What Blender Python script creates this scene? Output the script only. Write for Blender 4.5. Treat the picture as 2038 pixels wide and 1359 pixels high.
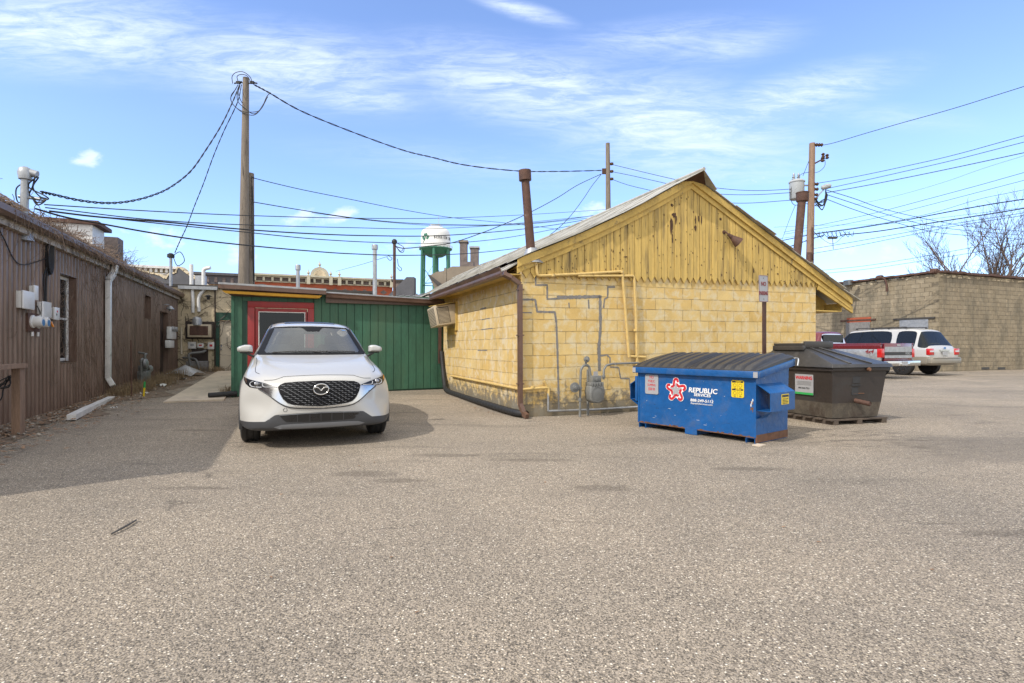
import bpy, bmesh, math, random
from mathutils import Vector, Matrix
from mathutils.bvhtree import BVHTree
R = math.radians
random.seed(7)
for o in list(bpy.data.objects): bpy.data.objects.remove(o)
SC = bpy.context.scene
COL = SC.collection
# ---------------------------------------------------------------- camera
FPX, CAMH, HZ, CXP = 1080.0, 1.17, 690.0, 1019.0      # focal length (photo pixels), eye height, horizon row, centre column
cam = bpy.data.cameras.new("camera"); camo = bpy.data.objects.new("camera", cam); COL.objects.link(camo)
camo.location = (0, 0, CAMH); camo.rotation_euler = (R(90), 0, 0)
cam.sensor_width = 36; cam.lens = FPX/2038*36; cam.shift_y = (HZ-679.5)/2038
cam.clip_start = .05; cam.clip_end = 3000
SC.camera = camo
# ---------------------------------------------------------------- light
SUN_AZ = Vector((-.73, -.68, 0)).normalized(); SUN_EL = R(45)
sdir = Vector((SUN_AZ.x*math.cos(SUN_EL), SUN_AZ.y*math.cos(SUN_EL), math.sin(SUN_EL)))
sl = bpy.data.lights.new("sun", 'SUN'); sl.energy = 2.15; sl.angle = R(.6); sl.color = (1, .94, .85)
so = bpy.data.objects.new("sun", sl); COL.objects.link(so)
so.rotation_euler = sdir.to_track_quat('Z', 'Y').to_euler(); so.location = (-10, -10, 20)
SC.view_settings.view_transform = 'Standard'; SC.view_settings.look = 'None'
SC.view_settings.exposure = .74; SC.view_settings.gamma = 1
SC.render.engine = 'CYCLES'
SC.cycles.max_bounces = 6; SC.cycles.diffuse_bounces = 3; SC.cycles.glossy_bounces = 3
SC.cycles.transparent_max_bounces = 8; SC.cycles.use_denoising = True
# node helper -----------------------------------------------------------
def nn(nt, t, ins=None, **kw):
    n = nt.nodes.new(t)
    for k, v in kw.items(): setattr(n, k, v)
    for k, v in (ins or {}).items():
        s = n.inputs[k]
        if isinstance(v, bpy.types.NodeSocket): nt.links.new(v, s)
        else: s.default_value = v
    return n
def mth(nt, op, a, b=0.0, c=0.0, clamp=False):
    n = nn(nt, 'ShaderNodeMath', {0: a, 1: b, 2: c}, operation=op); n.use_clamp = clamp
    return n.outputs[0]
def mixc(nt, f, a, b, mode='MIX'):
    n = nn(nt, 'ShaderNodeMix', data_type='RGBA', blend_type=mode)
    for i, v in ((0, f), (6, a), (7, b)):
        if isinstance(v, bpy.types.NodeSocket): nt.links.new(v, n.inputs[i])
        else: n.inputs[i].default_value = v if i == 0 else (*v[:3], 1)
    return n.outputs[2]
def noise(nt, vec, scale, detail=3, rough=.55, dist=0.0):
    return nn(nt, 'ShaderNodeTexNoise', {'Vector': vec, 'Scale': scale, 'Detail': detail, 'Roughness': rough, 'Distortion': dist}).outputs['Fac']
def mapr(nt, v, a, b, c=0.0, d=1.0, smooth=False):
    n = nn(nt, 'ShaderNodeMapRange', {0: v, 1: a, 2: b, 3: c, 4: d}); n.clamp = True
    if smooth: n.interpolation_type = 'SMOOTHSTEP'
    return n.outputs[0]
def mapping(nt, vec, loc=(0, 0, 0), rot=(0, 0, 0), sc=(1, 1, 1)):
    return nn(nt, 'ShaderNodeMapping', {'Vector': vec, 'Location': loc, 'Rotation': rot, 'Scale': sc}).outputs[0]
# ---------------------------------------------------------------- sky (world)
w = bpy.data.worlds.new("World"); SC.world = w; w.use_nodes = True
nt = w.node_tree; nt.nodes.clear()
sky = nn(nt, 'ShaderNodeTexSky', sky_type='NISHITA'); sky.sun_disc = False
sky.sun_elevation = SUN_EL; sky.sun_rotation = math.atan2(SUN_AZ.x, SUN_AZ.y)
sky.air_density = 1.0; sky.dust_density = .6; sky.ozone_density = 1.6; sky.altitude = 200
tc = nn(nt, 'ShaderNodeTexCoord').outputs['Generated']
sep = nn(nt, 'ShaderNodeSeparateXYZ', {0: tc})
ay = mth(nt, 'MAXIMUM', mth(nt, 'ABSOLUTE', sep.outputs[1]), .05)
U = mth(nt, 'DIVIDE', sep.outputs[0], ay); V = mth(nt, 'DIVIDE', sep.outputs[2], ay)
uv = nn(nt, 'ShaderNodeCombineXYZ', {0: U, 1: V}).outputs[0]
def blob(px, py, rx, ry, slope, amp):
    u0, v0 = (px-CXP)/FPX, (HZ-py)/FPX
    m = nn(nt, 'ShaderNodeVectorMath', {0: uv, 1: (u0, v0, 0)}, operation='SUBTRACT').outputs[0]
    a = math.atan(slope)
    m = mapping(nt, m, rot=(0, 0, a), sc=(1, 1, 1))
    m = nn(nt, 'ShaderNodeVectorMath', {0: m, 1: (FPX/rx, FPX/ry, 0)}, operation='MULTIPLY').outputs[0]
    l = nn(nt, 'ShaderNodeVectorMath', {0: m}, operation='LENGTH').outputs['Value']
    return mapr(nt, l, 1.0, .0, 0.0, amp, True)
def ssum(l):
    s = l[0]
    for x in l[1:]: s = mth(nt, 'MAXIMUM', s, x)
    return s
wisp = ssum([blob(*b) for b in [(120, 60, 520, 130, .08, .95), (560, 130, 480, 120, .12, .9), (720, 195, 170, 48, .05, .9),
    (1080, 180, 460, 120, .22, .95), (1330, 250, 400, 160, .2, .95), (1560, 200, 360, 75, -.25, .85), (1040, 20, 150, 28, .3, .8),
    (1300, 80, 330, 60, -.12, .5), (1750, 230, 300, 40, .1, .3), (950, 330, 500, 60, .1, .25), (1450, 90, 220, 60, -.2, .5)]])
puff = ssum([blob(*b) for b in [(182, 314, 95, 34, 0, 1.15), (680, 425, 75, 30, -.3, 1.05), (600, 440, 120, 46, -.2, .85),
    (1510, 350, 70, 30, -.25, .9), (320, 475, 200, 70, .1, .8), (1180, 420, 110, 45, -.2, .8), (1670, 495, 120, 50, 0, .85),
    (1790, 500, 110, 40, 0, .8), (800, 490, 160, 50, 0, .7), (480, 500, 200, 60, 0, .7), (1000, 460, 150, 60, -.2, .7), (1350, 350, 60, 30, -.4, .6)]])
st = mapping(nt, uv, rot=(0, 0, R(-13)), sc=(1.5, 8, 1))
n1 = noise(nt, st, 2.6, 9, .68, 1.3)
n2 = noise(nt, mapping(nt, uv, rot=(0, 0, R(24)), sc=(1.2, 7, 1)), 7.0, 8, .7, 1.2)
wn = mapr(nt, mth(nt, 'ADD', mth(nt, 'MULTIPLY', n1, .55), mth(nt, 'MULTIPLY', n2, .45)), .42, .59)
wf = mth(nt, 'MULTIPLY', mth(nt, 'MULTIPLY', wisp, mth(nt, 'ADD', mth(nt, 'MULTIPLY', wn, .72), .24)), .95)
pn = noise(nt, mapping(nt, uv, sc=(1, 1.6, 1)), 17, 6, .6, .2)
pf = mapr(nt, mth(nt, 'ADD', puff, mth(nt, 'MULTIPLY', mth(nt, 'SUBTRACT', pn, .5), 2.2)), .5, 1.15, 0, .8, True)
pf = mth(nt, 'MULTIPLY', pf, mapr(nt, puff, .05, .3))
hz = mapr(nt, V, 0.0, .38, .12, 0.0, True)          # milky band near the horizon
cl = mth(nt, 'MAXIMUM', mth(nt, 'MAXIMUM', wf, pf), hz, clamp=True)
hs = nn(nt, 'ShaderNodeHueSaturation', {'Hue': .503, 'Saturation': 1.0, 'Value': 1.28, 'Color': sky.outputs[0]}).outputs[0]
hs = mixc(nt, 1.0, hs, (.90, .95, 1.08), 'MULTIPLY')
hs = mixc(nt, mapr(nt, V, .42, .02), hs, mixc(nt, 1.0, hs, (.74, .86, 1.02), 'MULTIPLY'))
skc = mixc(nt, cl, hs, (4.6, 5.2, 6.4))
# unseen cloud overhead and behind the camera, added to brighten the fill light
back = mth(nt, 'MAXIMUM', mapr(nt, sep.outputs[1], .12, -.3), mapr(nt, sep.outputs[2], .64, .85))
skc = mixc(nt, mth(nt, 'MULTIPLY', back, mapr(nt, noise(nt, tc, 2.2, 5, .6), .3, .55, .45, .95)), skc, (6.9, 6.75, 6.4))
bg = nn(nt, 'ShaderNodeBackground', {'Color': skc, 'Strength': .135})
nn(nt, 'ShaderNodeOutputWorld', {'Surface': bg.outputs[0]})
# ---------------------------------------------------------------- materials
MAT = {}
def mat(name, col, rough=.7, metal=0.0, var=.18, scale=3.0, bump=0.0, bscale=60.0, stain=None, stain_t=(.55, .7), stain_s=2.0,
        stretch=(1, 1, 1), coat=0.0, spec=.5, emis=None, bw=.01, rv=.08):
    """procedural surface: base colour broken up by two noises, optional stain colour in patches, optional bump"""
    m = bpy.data.materials.new(name); m.use_nodes = True; nt = m.node_tree; nt.nodes.clear(); MAT[name] = m
    tc = nn(nt, 'ShaderNodeTexCoord').outputs['Object']
    v = mapping(nt, tc, sc=stretch)
    a = noise(nt, v, scale, 5, .6); b = noise(nt, v, scale*9, 3, .6)
    f = mth(nt, 'ADD', mth(nt, 'MULTIPLY', a, .6), mth(nt, 'MULTIPLY', b, .4))
    lo = [c*(1-var*1.5) for c in col]; hi = [min(1, c*(1+var*1.5)) for c in col]
    c = mixc(nt, mapr(nt, f, .3, .7), lo, hi)
    if stain:
        s = noise(nt, v, stain_s, 6, .68, .3)
        c = mixc(nt, mapr(nt, s, *stain_t), c, stain)
    p = nn(nt, 'ShaderNodeBsdfPrincipled', {'Base Color': c, 'Metallic': metal, 'Coat Weight': coat, 'Coat Roughness': .06, 'Specular IOR Level': spec})
    r = mapr(nt, f, .3, .7, max(0.02, rough-rv), min(1, rough+rv)); nt.links.new(r, p.inputs['Roughness'])
    if bump:
        h = noise(nt, v, bscale, 4, .6)
        bn = nn(nt, 'ShaderNodeBump', {'Strength': bump, 'Distance': bw, 'Height': h}); nt.links.new(bn.outputs[0], p.inputs['Normal'])
    if emis: p.inputs['Emission Color'].default_value = (*emis, 1); p.inputs['Emission Strength'].default_value = 1
    nn(nt, 'ShaderNodeOutputMaterial', {'Surface': p.outputs[0]})
    return m
def block_mat(name, axis, col1, col2, mortar, bwid, bhei, off, msize=.012, stain=None, st=(.56, .72), wear=None, wt=(.6, .75), bump=.5, tilt=0.0, ss=1.3, lowdirt=None, pit=80):
    """painted masonry: courses from a brick pattern in the wall's own plane (axis 0: x,z  1: y,z)"""
    m = bpy.data.materials.new(name); m.use_nodes = True; nt = m.node_tree; nt.nodes.clear(); MAT[name] = m
    tc = nn(nt, 'ShaderNodeTexCoord').outputs['Object']; s = nn(nt, 'ShaderNodeSeparateXYZ', {0: tc})
    wv = noise(nt, tc, 1.5, 2); wob = mth(nt, 'MULTIPLY', mth(nt, 'SUBTRACT', wv, .5), .03)
    hx = s.outputs[axis]
    zz = mth(nt, 'ADD', mth(nt, 'ADD', s.outputs[2], wob), mth(nt, 'MULTIPLY', hx, -tilt))
    zz = mth(nt, 'SUBTRACT', zz, off)
    vec = nn(nt, 'ShaderNodeCombineXYZ', {0: hx, 1: zz}).outputs[0]
    br = nn(nt, 'ShaderNodeTexBrick', {'Vector': vec, 'Color1': (*col1, 1), 'Color2': (*col2, 1), 'Mortar': (*mortar, 1), 'Scale': 1.0,
        'Mortar Size': msize, 'Mortar Smooth': .45, 'Bias': 0.0, 'Brick Width': bwid, 'Row Height': bhei})
    br.offset = .5; br.squash = 1
    n1 = noise(nt, tc, 2.6, 6, .65); n2 = noise(nt, tc, 30, 3, .6)
    c = mixc(nt, mapr(nt, n1, .3, .7), mixc(nt, 1.0, br.outputs['Color'], (.88, .86, .84), 'MULTIPLY'), mixc(nt, 1.0, br.outputs['Color'], (1.08, 1.07, 1.06), 'MULTIPLY'))
    # the mortar is only dark where paint has gone: break it up
    face = mixc(nt, mapr(nt, n1, .3, .7), col1, col2)
    brk = mapr(nt, noise(nt, tc, 5.0, 4, .6), .42, .56)
    jm = mth(nt, 'MULTIPLY', br.outputs['Fac'], mth(nt, 'SUBTRACT', 1.0, brk))
    c = mixc(nt, jm, c, mixc(nt, 1.0, face, (.86, .84, .8), 'MULTIPLY'))
    if wear:
        wm = mapr(nt, noise(nt, tc, 4.5, 7, .72, .4), *wt); c = mixc(nt, mth(nt, 'MULTIPLY', wm, .9), c, wear)
    if stain:
        sm = mapr(nt, noise(nt, mapping(nt, tc, sc=(1, 1, .45)), ss, 7, .7, .3), *st); c = mixc(nt, mth(nt, 'MULTIPLY', sm, .75), c, stain)
    if lowdirt:
        lz = mapr(nt, s.outputs[2], lowdirt[1], 0.0); lm = mapr(nt, mth(nt, 'ADD', mth(nt, 'MULTIPLY', lz, .5), noise(nt, tc, 7, 6, .7)), .72, .86)
        c = mixc(nt, mth(nt, 'MULTIPLY', lm, .85), c, lowdirt[0])
    c = mixc(nt, mapr(nt, n2, .35, .7, 0, .25), c, mixc(nt, 1.0, c, (.7, .68, .66), 'MULTIPLY'))
    p = nn(nt, 'ShaderNodeBsdfPrincipled', {'Base Color': c, 'Roughness': .8, 'Specular IOR Level': .25})
    h = mth(nt, 'ADD', mth(nt, 'MULTIPLY', br.outputs['Fac'], -1.0), mth(nt, 'MULTIPLY', noise(nt, tc, pit, 4, .7), .35))
    h = mth(nt, 'ADD', h, mth(nt, 'MULTIPLY', noise(nt, tc, 6, 3, .6), .5))
    bn = nn(nt, 'ShaderNodeBump', {'Strength': bump, 'Distance': .012, 'Height': h}); nt.links.new(bn.outputs[0], p.inputs['Normal'])
    nn(nt, 'ShaderNodeOutputMaterial', {'Surface': p.outputs[0]})
    return m
# asphalt with worn pale aggregate
def asphalt():
    m = bpy.data.materials.new('asphalt'); m.use_nodes = True; nt = m.node_tree; nt.nodes.clear()
    tc = nn(nt, 'ShaderNodeTexCoord').outputs['Object']; s = nn(nt, 'ShaderNodeSeparateXYZ', {0: tc})
    warp = nn(nt, 'ShaderNodeTexNoise', {'Vector': tc, 'Scale': 40.0, 'Detail': 2.0})
    wv = nn(nt, 'ShaderNodeVectorMath', {0: warp.outputs['Color'], 1: (.006, .006, 0)}, operation='MULTIPLY').outputs[0]
    tv = nn(nt, 'ShaderNodeVectorMath', {0: tc, 1: wv}, operation='ADD').outputs[0]
    v1 = nn(nt, 'ShaderNodeTexVoronoi', {'Vector': tv, 'Scale': 92.0, 'Randomness': 1.0})
    v2 = nn(nt, 'ShaderNodeTexVoronoi', {'Vector': tv, 'Scale': 170.0, 'Randomness': 1.0})
    c1 = nn(nt, 'ShaderNodeSeparateColor', {0: v1.outputs['Color']}); c2 = nn(nt, 'ShaderNodeSeparateColor', {0: v2.outputs['Color']})
    edge = mapr(nt, v1.outputs['Distance'], .28, .62)       # dark binder between the stones
    stone = nn(nt, 'ShaderNodeValToRGB', {0: c1.outputs[0]})
    e = stone.color_ramp.elements; e[0].position = 0; e[0].color = (.085, .074, .06, 1); e[1].position = 1; e[1].color = (.95, .87, .74, 1)
    for p_, c_ in ((.3, (.24, .204, .16)), (.55, (.38, .322, .25)), (.75, (.53, .438, .325)), (.9, (.74, .645, .51))):
        x = e.new(p_); x.color = (*c_, 1)
    fines = mixc(nt, c2.outputs[1], (.085, .072, .057), (.44, .37, .292))
    present = mapr(nt, mth(nt, 'ADD', c1.outputs[2], mth(nt, 'MULTIPLY', mth(nt, 'SUBTRACT', noise(nt, tc, .9, 4), .5), 1.2)), .25, .45)
    c = mixc(nt, mth(nt, 'MULTIPLY', mth(nt, 'SUBTRACT', 1.0, edge), present), fines, stone.outputs[0])
    big = noise(nt, tc, .35, 5, .6, .3); c = mixc(nt, 1.0, c, nn(nt, 'ShaderNodeCombineColor', {0: mapr(nt, big, .3, .7, .78, 1.16), 1: mapr(nt, big, .3, .7, .79, 1.14), 2: mapr(nt, big, .3, .7, .80, 1.10)}).outputs[0], 'MULTIPLY')
    # oily streaks running across the lot, stronger towards the right
    stv = noise(nt, mapping(nt, tc, rot=(0, 0, R(12)), sc=(.35, 1.6, 1)), .9, 6, .66, .6)
    sm = mth(nt, 'MULTIPLY', mapr(nt, stv, .54, .68), mapr(nt, s.outputs[1], 3.2, 5.5))
    c = mixc(nt, mth(nt, 'MULTIPLY', sm, .42), c, (.09, .078, .063))
    # long damp band in front of the dumpsters to the right
    lx = mth(nt, 'SUBTRACT', s.outputs[1], mth(nt, 'ADD', 6.2, mth(nt, 'MULTIPLY', mth(nt, 'SUBTRACT', noise(nt, tc, .6, 4), .5), 1.6)))
    band = mth(nt, 'MULTIPLY', mapr(nt, mth(nt, 'ABSOLUTE', lx), .85, .55), mapr(nt, s.outputs[0], 3.6, 4.8))
    c = mixc(nt, mth(nt, 'MULTIPLY', band, .45), c, (.13, .113, .093))
    gr = mth(nt, 'MULTIPLY', mapr(nt, nn(nt, 'ShaderNodeVectorMath', {0: tc, 1: (4.6, 7.0, 0)}, operation='DISTANCE').outputs['Value'], 1.4, .2), mapr(nt, noise(nt, mapping(nt, tc, sc=(.6, 1.6, 1)), 4, 6, .7), .5, .62))
    c = mixc(nt, mth(nt, 'MULTIPLY', gr, .8), c, (.05, .04, .032))
    # old drips and scuffs
    sp = None
    for i_, (sx, sy, lx_, ly_) in enumerate(((-1.35, 5.0, .42, .16), (-.75, 5.85, .5, .13), (-.95, 4.75, .35, .1), (.72, 4.5, .42, .14), (2.3, 5.2, .5, .12), (.2, 5.6, .6, .1), (-4.4, 7.6, .5, .12), (3.3, 3.4, .7, .1), (-2.6, 4.5, .5, .07))):
        q = nn(nt, 'ShaderNodeVectorMath', {0: nn(nt, 'ShaderNodeVectorMath', {0: tc, 1: (sx, sy, 0)}, operation='SUBTRACT').outputs[0], 1: (1/lx_, 1/ly_, 0)}, operation='MULTIPLY').outputs[0]
        l_ = mapr(nt, nn(nt, 'ShaderNodeVectorMath', {0: q}, operation='LENGTH').outputs['Value'], 1.0, .0); sp = l_ if sp is None else mth(nt, 'MAXIMUM', sp, l_)
    sp = mapr(nt, mth(nt, 'ADD', mth(nt, 'MULTIPLY', sp, .38), mth(nt, 'MULTIPLY', noise(nt, mapping(nt, tc, sc=(.6, 1.6, 1)), 5, 8, .8, 1.2), mapr(nt, sp, .0, .2))), .50, .72)
    c = mixc(nt, mth(nt, 'MULTIPLY', sp, .42), c, (.075, .06, .046))
    # fine cracks
    wob = nn(nt, 'ShaderNodeVectorMath', {0: nn(nt, 'ShaderNodeTexNoise', {'Vector': tc, 'Scale': 1.2, 'Detail': 5.0}).outputs['Color'], 1: (1.1, 1.1, 0)}, operation='MULTIPLY').outputs[0]
    cv = nn(nt, 'ShaderNodeVectorMath', {0: tc, 1: wob}, operation='ADD').outputs[0]
    ck = nn(nt, 'ShaderNodeTexVoronoi', {'Vector': mapping(nt, cv, rot=(0, 0, R(-8)), sc=(.4, 1, 1)), 'Scale': .42}, feature='DISTANCE_TO_EDGE').outputs['Distance']
    cm = mth(nt, 'MULTIPLY', mapr(nt, ck, .007, .0), mapr(nt, noise(nt, tc, 1.6, 5, .7), .52, .66))
    c = mixc(nt, mth(nt, 'MULTIPLY', cm, .75), c, (.035, .03, .026))
    p = nn(nt, 'ShaderNodeBsdfPrincipled', {'Base Color': c, 'Roughness': .82, 'Specular IOR Level': .3})
    h = mth(nt, 'SUBTRACT', mth(nt, 'MULTIPLY', mth(nt, 'SUBTRACT', 1.0, edge), present), mth(nt, 'MULTIPLY', cm, 1.5))
    h = mth(nt, 'ADD', h, mth(nt, 'MULTIPLY', c2.outputs[0], .25))
    bn = nn(nt, 'ShaderNodeBump', {'Strength': .75, 'Distance': .006, 'Height': h}); nt.links.new(bn.outputs[0], p.inputs['Normal'])
    nn(nt, 'ShaderNodeOutputMaterial', {'Surface': p.outputs[0]}); MAT['asphalt'] = m
asphalt()
YEL1, YEL2 = (.63, .435, .155), (.69, .52, .23)
block_mat('yellow_block_front', 0, YEL1, YEL2, (.34, .245, .125), .412, .2045, .197, .0065, stain=(.28, .22, .13), st=(.6, .8), wear=(.66, .56, .36), wt=(.47, .62), tilt=.008, lowdirt=((.16, .145, .12), .75), bump=.9)
block_mat('yellow_block_side', 1, YEL1, YEL2, (.34, .245, .125), .406, .2015, .106, .0065, stain=(.28, .22, .13), st=(.62, .8), wear=(.68, .58, .40), wt=(.47, .62), lowdirt=((.15, .14, .12), .75), bump=.9)
block_mat('grey_block_x', 0, (.265, .22, .15), (.32, .27, .19), (.15, .125, .09), .41, .21, .02, .014, stain=(.13, .115, .085), st=(.47, .66), wear=(.46, .37, .25), wt=(.56, .7), bump=.9)
block_mat('grey_block_y', 1, (.265, .22, .15), (.32, .27, .19), (.15, .125, .09), .41, .21, .02, .014, stain=(.13, .115, .085), st=(.47, .66), wear=(.46, .37, .25), wt=(.56, .7), bump=.9)
block_mat('red_brick', 0, (.36, .085, .04), (.43, .115, .06), (.25, .12, .08), .22, .075, 0, .008, stain=(.15, .06, .04), st=(.62, .8), bump=.3)
mat('yellow_board', (.56, .385, .11), .75, var=.24, scale=3.5, bump=.6, bscale=55, stain=(.13, .095, .05), stain_t=(.50, .70), stain_s=3.0, stretch=(3.2, 1, .22))
mat('yellow_trim', (.53, .36, .095), .7, var=.2, bump=.3, stain=(.16, .12, .07), stain_t=(.58, .72), stain_s=5)
mat('yellow_pipe', (.58, .41, .15), .5, var=.15, scale=12, stain=(.13, .06, .03), stain_t=(.62, .7), stain_s=14)
mat('bare_rot', (.07, .035, .02), .9, var=.4, scale=20, bump=.5)
mat('cement_patch', (.20, .19, .18), .9, var=.25, scale=14, bump=.8, bscale=90)
mat('roof_sheet', (.40, .385, .34), .75, var=.16, scale=1.2, stain=(.20, .18, .14), stain_t=(.5, .7), stain_s=1.6, bump=.2)
mat('brown_metal', (.12, .066, .045), .38, var=.2, scale=2, stain=(.16, .12, .09), stain_t=(.6, .8), bump=.05)
mat('brown_siding', (.15, .09, .064), .36, metal=.0, var=.28, scale=1.3, stain=(.26, .18, .14), stain_t=(.5, .72), stain_s=1.5, stretch=(1, 2.6, .3), spec=.7)
mat('brown_dark', (.04, .026, .02), .6, var=.3)
mat('grey_fascia', (.46, .40, .33), .7, var=.2, scale=4, stain=(.1, .08, .065), stain_t=(.5, .65), stain_s=4)
mat('white_paint', (.70, .69, .67), .5, var=.12, scale=4, stain=(.30, .27, .23), stain_t=(.58, .75), stain_s=5)
mat('white_plastic', (.70, .69, .67), .4, var=.06)
mat('green_board', (.032, .112, .067), .6, var=.26, scale=3, stain=(.055, .125, .07), stain_t=(.5, .7), stain_s=1.0, stretch=(1, 1, .3), bump=.2)
mat('green_dark', (.02, .07, .045), .6, var=.25)
mat('red_paint', (.28, .022, .022), .5, var=.2, scale=4)
mat('ochre_trim', (.62, .33, .03), .6, var=.12)
mat('tan_wall', (.60, .50, .34), .85, var=.2, scale=2, stain=(.15, .12, .08), stain_t=(.52, .66), stain_s=3, bump=.4, bscale=30)
mat('tan_door', (.66, .58, .45), .6, var=.07)
mat('beige_metal', (.50, .42, .30), .5, var=.12, scale=8, stain=(.2, .15, .1), stain_t=(.6, .75))
mat('vent_dark', (.06, .055, .05), .7, var=.2)
mat('rust', (.10, .052, .037), .75, metal=.2, var=.35, scale=8, stain=(.22, .19, .17), stain_t=(.6, .74), stain_s=6, bump=.3)
mat('galv', (.36, .37, .38), .45, metal=.5, var=.2, scale=8, stain=(.2, .17, .14), stain_t=(.6, .75))
mat('meter_grey', (.17, .172, .165), .5, var=.15, scale=10, bump=.1)
mat('wood_pole', (.20, .165, .13), .85, var=.35, scale=3, stretch=(3, 3, .25), bump=.6, bscale=40, stain=(.07, .055, .045), stain_t=(.52, .66), stain_s=3)
mat('wood_pole_warm', (.25, .165, .115), .85, var=.35, scale=3, stretch=(3, 3, .25), bump=.6, bscale=40, stain=(.09, .06, .045), stain_t=(.55, .68), stain_s=3)
mat('old_timber', (.24, .155, .105), .85, var=.3, scale=4, stretch=(2, 2, .3), bump=.5)
mat('pallet_wood', (.085, .064, .048), .9, var=.3, scale=6, bump=.4)
mat('black_rubber', (.018, .018, .019), .6, var=.2, scale=20, bump=.1)
mat('black_cable', (.014, .014, .015), .6, var=.1)
mat('black_plastic', (.040, .037, .035), .42, var=.2, scale=6, stain=(.055, .053, .05), stain_t=(.5, .75))
mat('dumpster_blue', (.005, .082, .265), .40, var=.16, scale=1.6, stain=(.04, .10, .24), stain_t=(.5, .7), stain_s=3.5, bump=.5, bscale=7, bw=.02)
mat('dumpster_brown', (.030, .022, .018), .6, var=.25, scale=2.5, stain=(.035, .033, .031), stain_t=(.5, .7), stain_s=2.2, bump=.2)
mat('dirty_steel', (.085, .07, .052), .75, var=.4, scale=5, stain=(.05, .035, .025), stain_t=(.5, .66), stain_s=4, bump=.4)
mat('rust_edge', (.15, .07, .035), .8, var=.4, scale=15)
mat('lid_grey', (.038, .036, .035), .42, var=.2, scale=2, stain=(.095, .09, .085), stain_t=(.5, .7), stain_s=2)
mat('sign_white', (.34, .34, .35), .35, var=.06, scale=6)
mat('paint_white', (.78, .78, .78), .4, var=.03)
mat('letter_red', (.52, .02, .03), .45, var=.05)
mat('letter_maroon', (.20, .02, .02), .5, var=.1)
mat('letter_black', (.02, .02, .02), .5, var=.05)
mat('sticker_yellow', (.72, .52, .02), .4, var=.05)
mat('sticker_green', (.03, .33, .08), .4, var=.05)
mat('concrete_walk', (.56, .47, .36), .85, var=.15, scale=1.5, stain=(.36, .30, .23), stain_t=(.5, .7), bump=.3)
mat('dirt', (.17, .125, .085), .95, var=.4, scale=6, bump=1.0, bscale=30, stain=(.24, .20, .15), stain_t=(.56, .66), stain_s=9)
mat('dry_grass', (.26, .19, .11), .9, var=.3)
mat('dead_leaf', (.25, .15, .085), .85, var=.4)
mat('gravel', (.34, .30, .25), .9, var=.35)
mat('vine', (.17, .12, .088), .9, var=.3)
mat('twig', (.10, .068, .05), .9, var=.25)
mat('bark', (.15, .105, .085), .9, var=.3)
mat('litter_white', (.6, .6, .58), .6, var=.1)
mat('car_white', (.455, .445, .42), .30, var=0.0, coat=.7, spec=.5, rv=0.0)
mat('car_seam', (.04, .04, .042), .5, var=.05)
mat('car_plastic', (.05, .051, .055), .5, var=.08, scale=20)
mat('car_lip', (.17, .175, .185), .45, var=.06)
mat('gloss_black', (.009, .009, .010), .3, var=.05, spec=.6)
mat('grille_black', (.008, .008, .009), .55, var=.05, spec=.15)
mat('chrome', (.58, .57, .55), .2, metal=1.0, var=.03)
mat('chrome_dark', (.30, .30, .31), .25, metal=1.0, var=.05)
mat('interior', (.035, .036, .04), .75, var=.1)
mat('interior_light', (.16, .16, .165), .8, var=.1)
mat('lamp_lens', (.55, .56, .58), .15, var=.05)
mat('amber', (.75, .26, .02), .25, var=.05)
mat('tail_red', (.50, .012, .012), .15, var=.05, coat=.5)
mat('car_red', (.13, .010, .016), .25, var=.05, coat=.7)
mat('suv_white', (.47, .46, .44), .28, var=.02, coat=.6)
mat('suv_trim', (.25, .225, .18), .4, var=.05)
mat('tower_white', (.72, .72, .70), .6, var=.05)
mat('tower_green', (.035, .15, .095), .6, var=.12)
mat('cornice', (.46, .43, .33), .8, var=.2, scale=2)
mat('slate', (.09, .09, .10), .8, var=.2)
mat('old_brick', (.16, .13, .12), .9, var=.4, scale=3, bump=.4)
mat('duct_tan', (.22, .18, .135), .7, var=.12, stain=(.15, .07, .04), stain_t=(.6, .7), stain_s=1.5)
mat('transformer', (.36, .38, .39), .5, var=.1)
mat('roof_dark', (.06, .055, .05), .9, var=.3)
mat('blue_glass', (.10, .22, .45), .1, var=.1)
mat('fabric_dark', (.03, .03, .032), .8, var=.15)
def glass(name, tint, refl=1.0, alpha=.75):
    m = bpy.data.materials.new(name); m.use_nodes = True; nt = m.node_tree; nt.nodes.clear(); MAT[name] = m
    g = nn(nt, 'ShaderNodeBsdfGlossy', {'Color': (.95, .97, 1, 1), 'Roughness': .03}); t = nn(nt, 'ShaderNodeBsdfTransparent', {'Color': (*tint, 1)})
    d = nn(nt, 'ShaderNodeBsdfDiffuse', {'Color': (.10, .12, .135, 1)})
    mx0 = nn(nt, 'ShaderNodeMixShader', {0: 1-alpha, 1: t.outputs[0], 2: d.outputs[0]})
    fr = nn(nt, 'ShaderNodeFresnel', {'IOR': 1.5}); f = mth(nt, 'MULTIPLY', fr.outputs[0], refl, clamp=True)
    mx = nn(nt, 'ShaderNodeMixShader', {0: f, 1: mx0.outputs[0], 2: g.outputs[0]})
    nn(nt, 'ShaderNodeOutputMaterial', {'Surface': mx.outputs[0]})
glass('windscreen', (.62, .68, .68), 1.7, .85)
glass('side_glass', (.70, .80, .76), 1.3, .95)
glass('tint_glass', (.08, .085, .09), .7, .9)
glass('pane', (.30, .31, .31), .7, .96)
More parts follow.
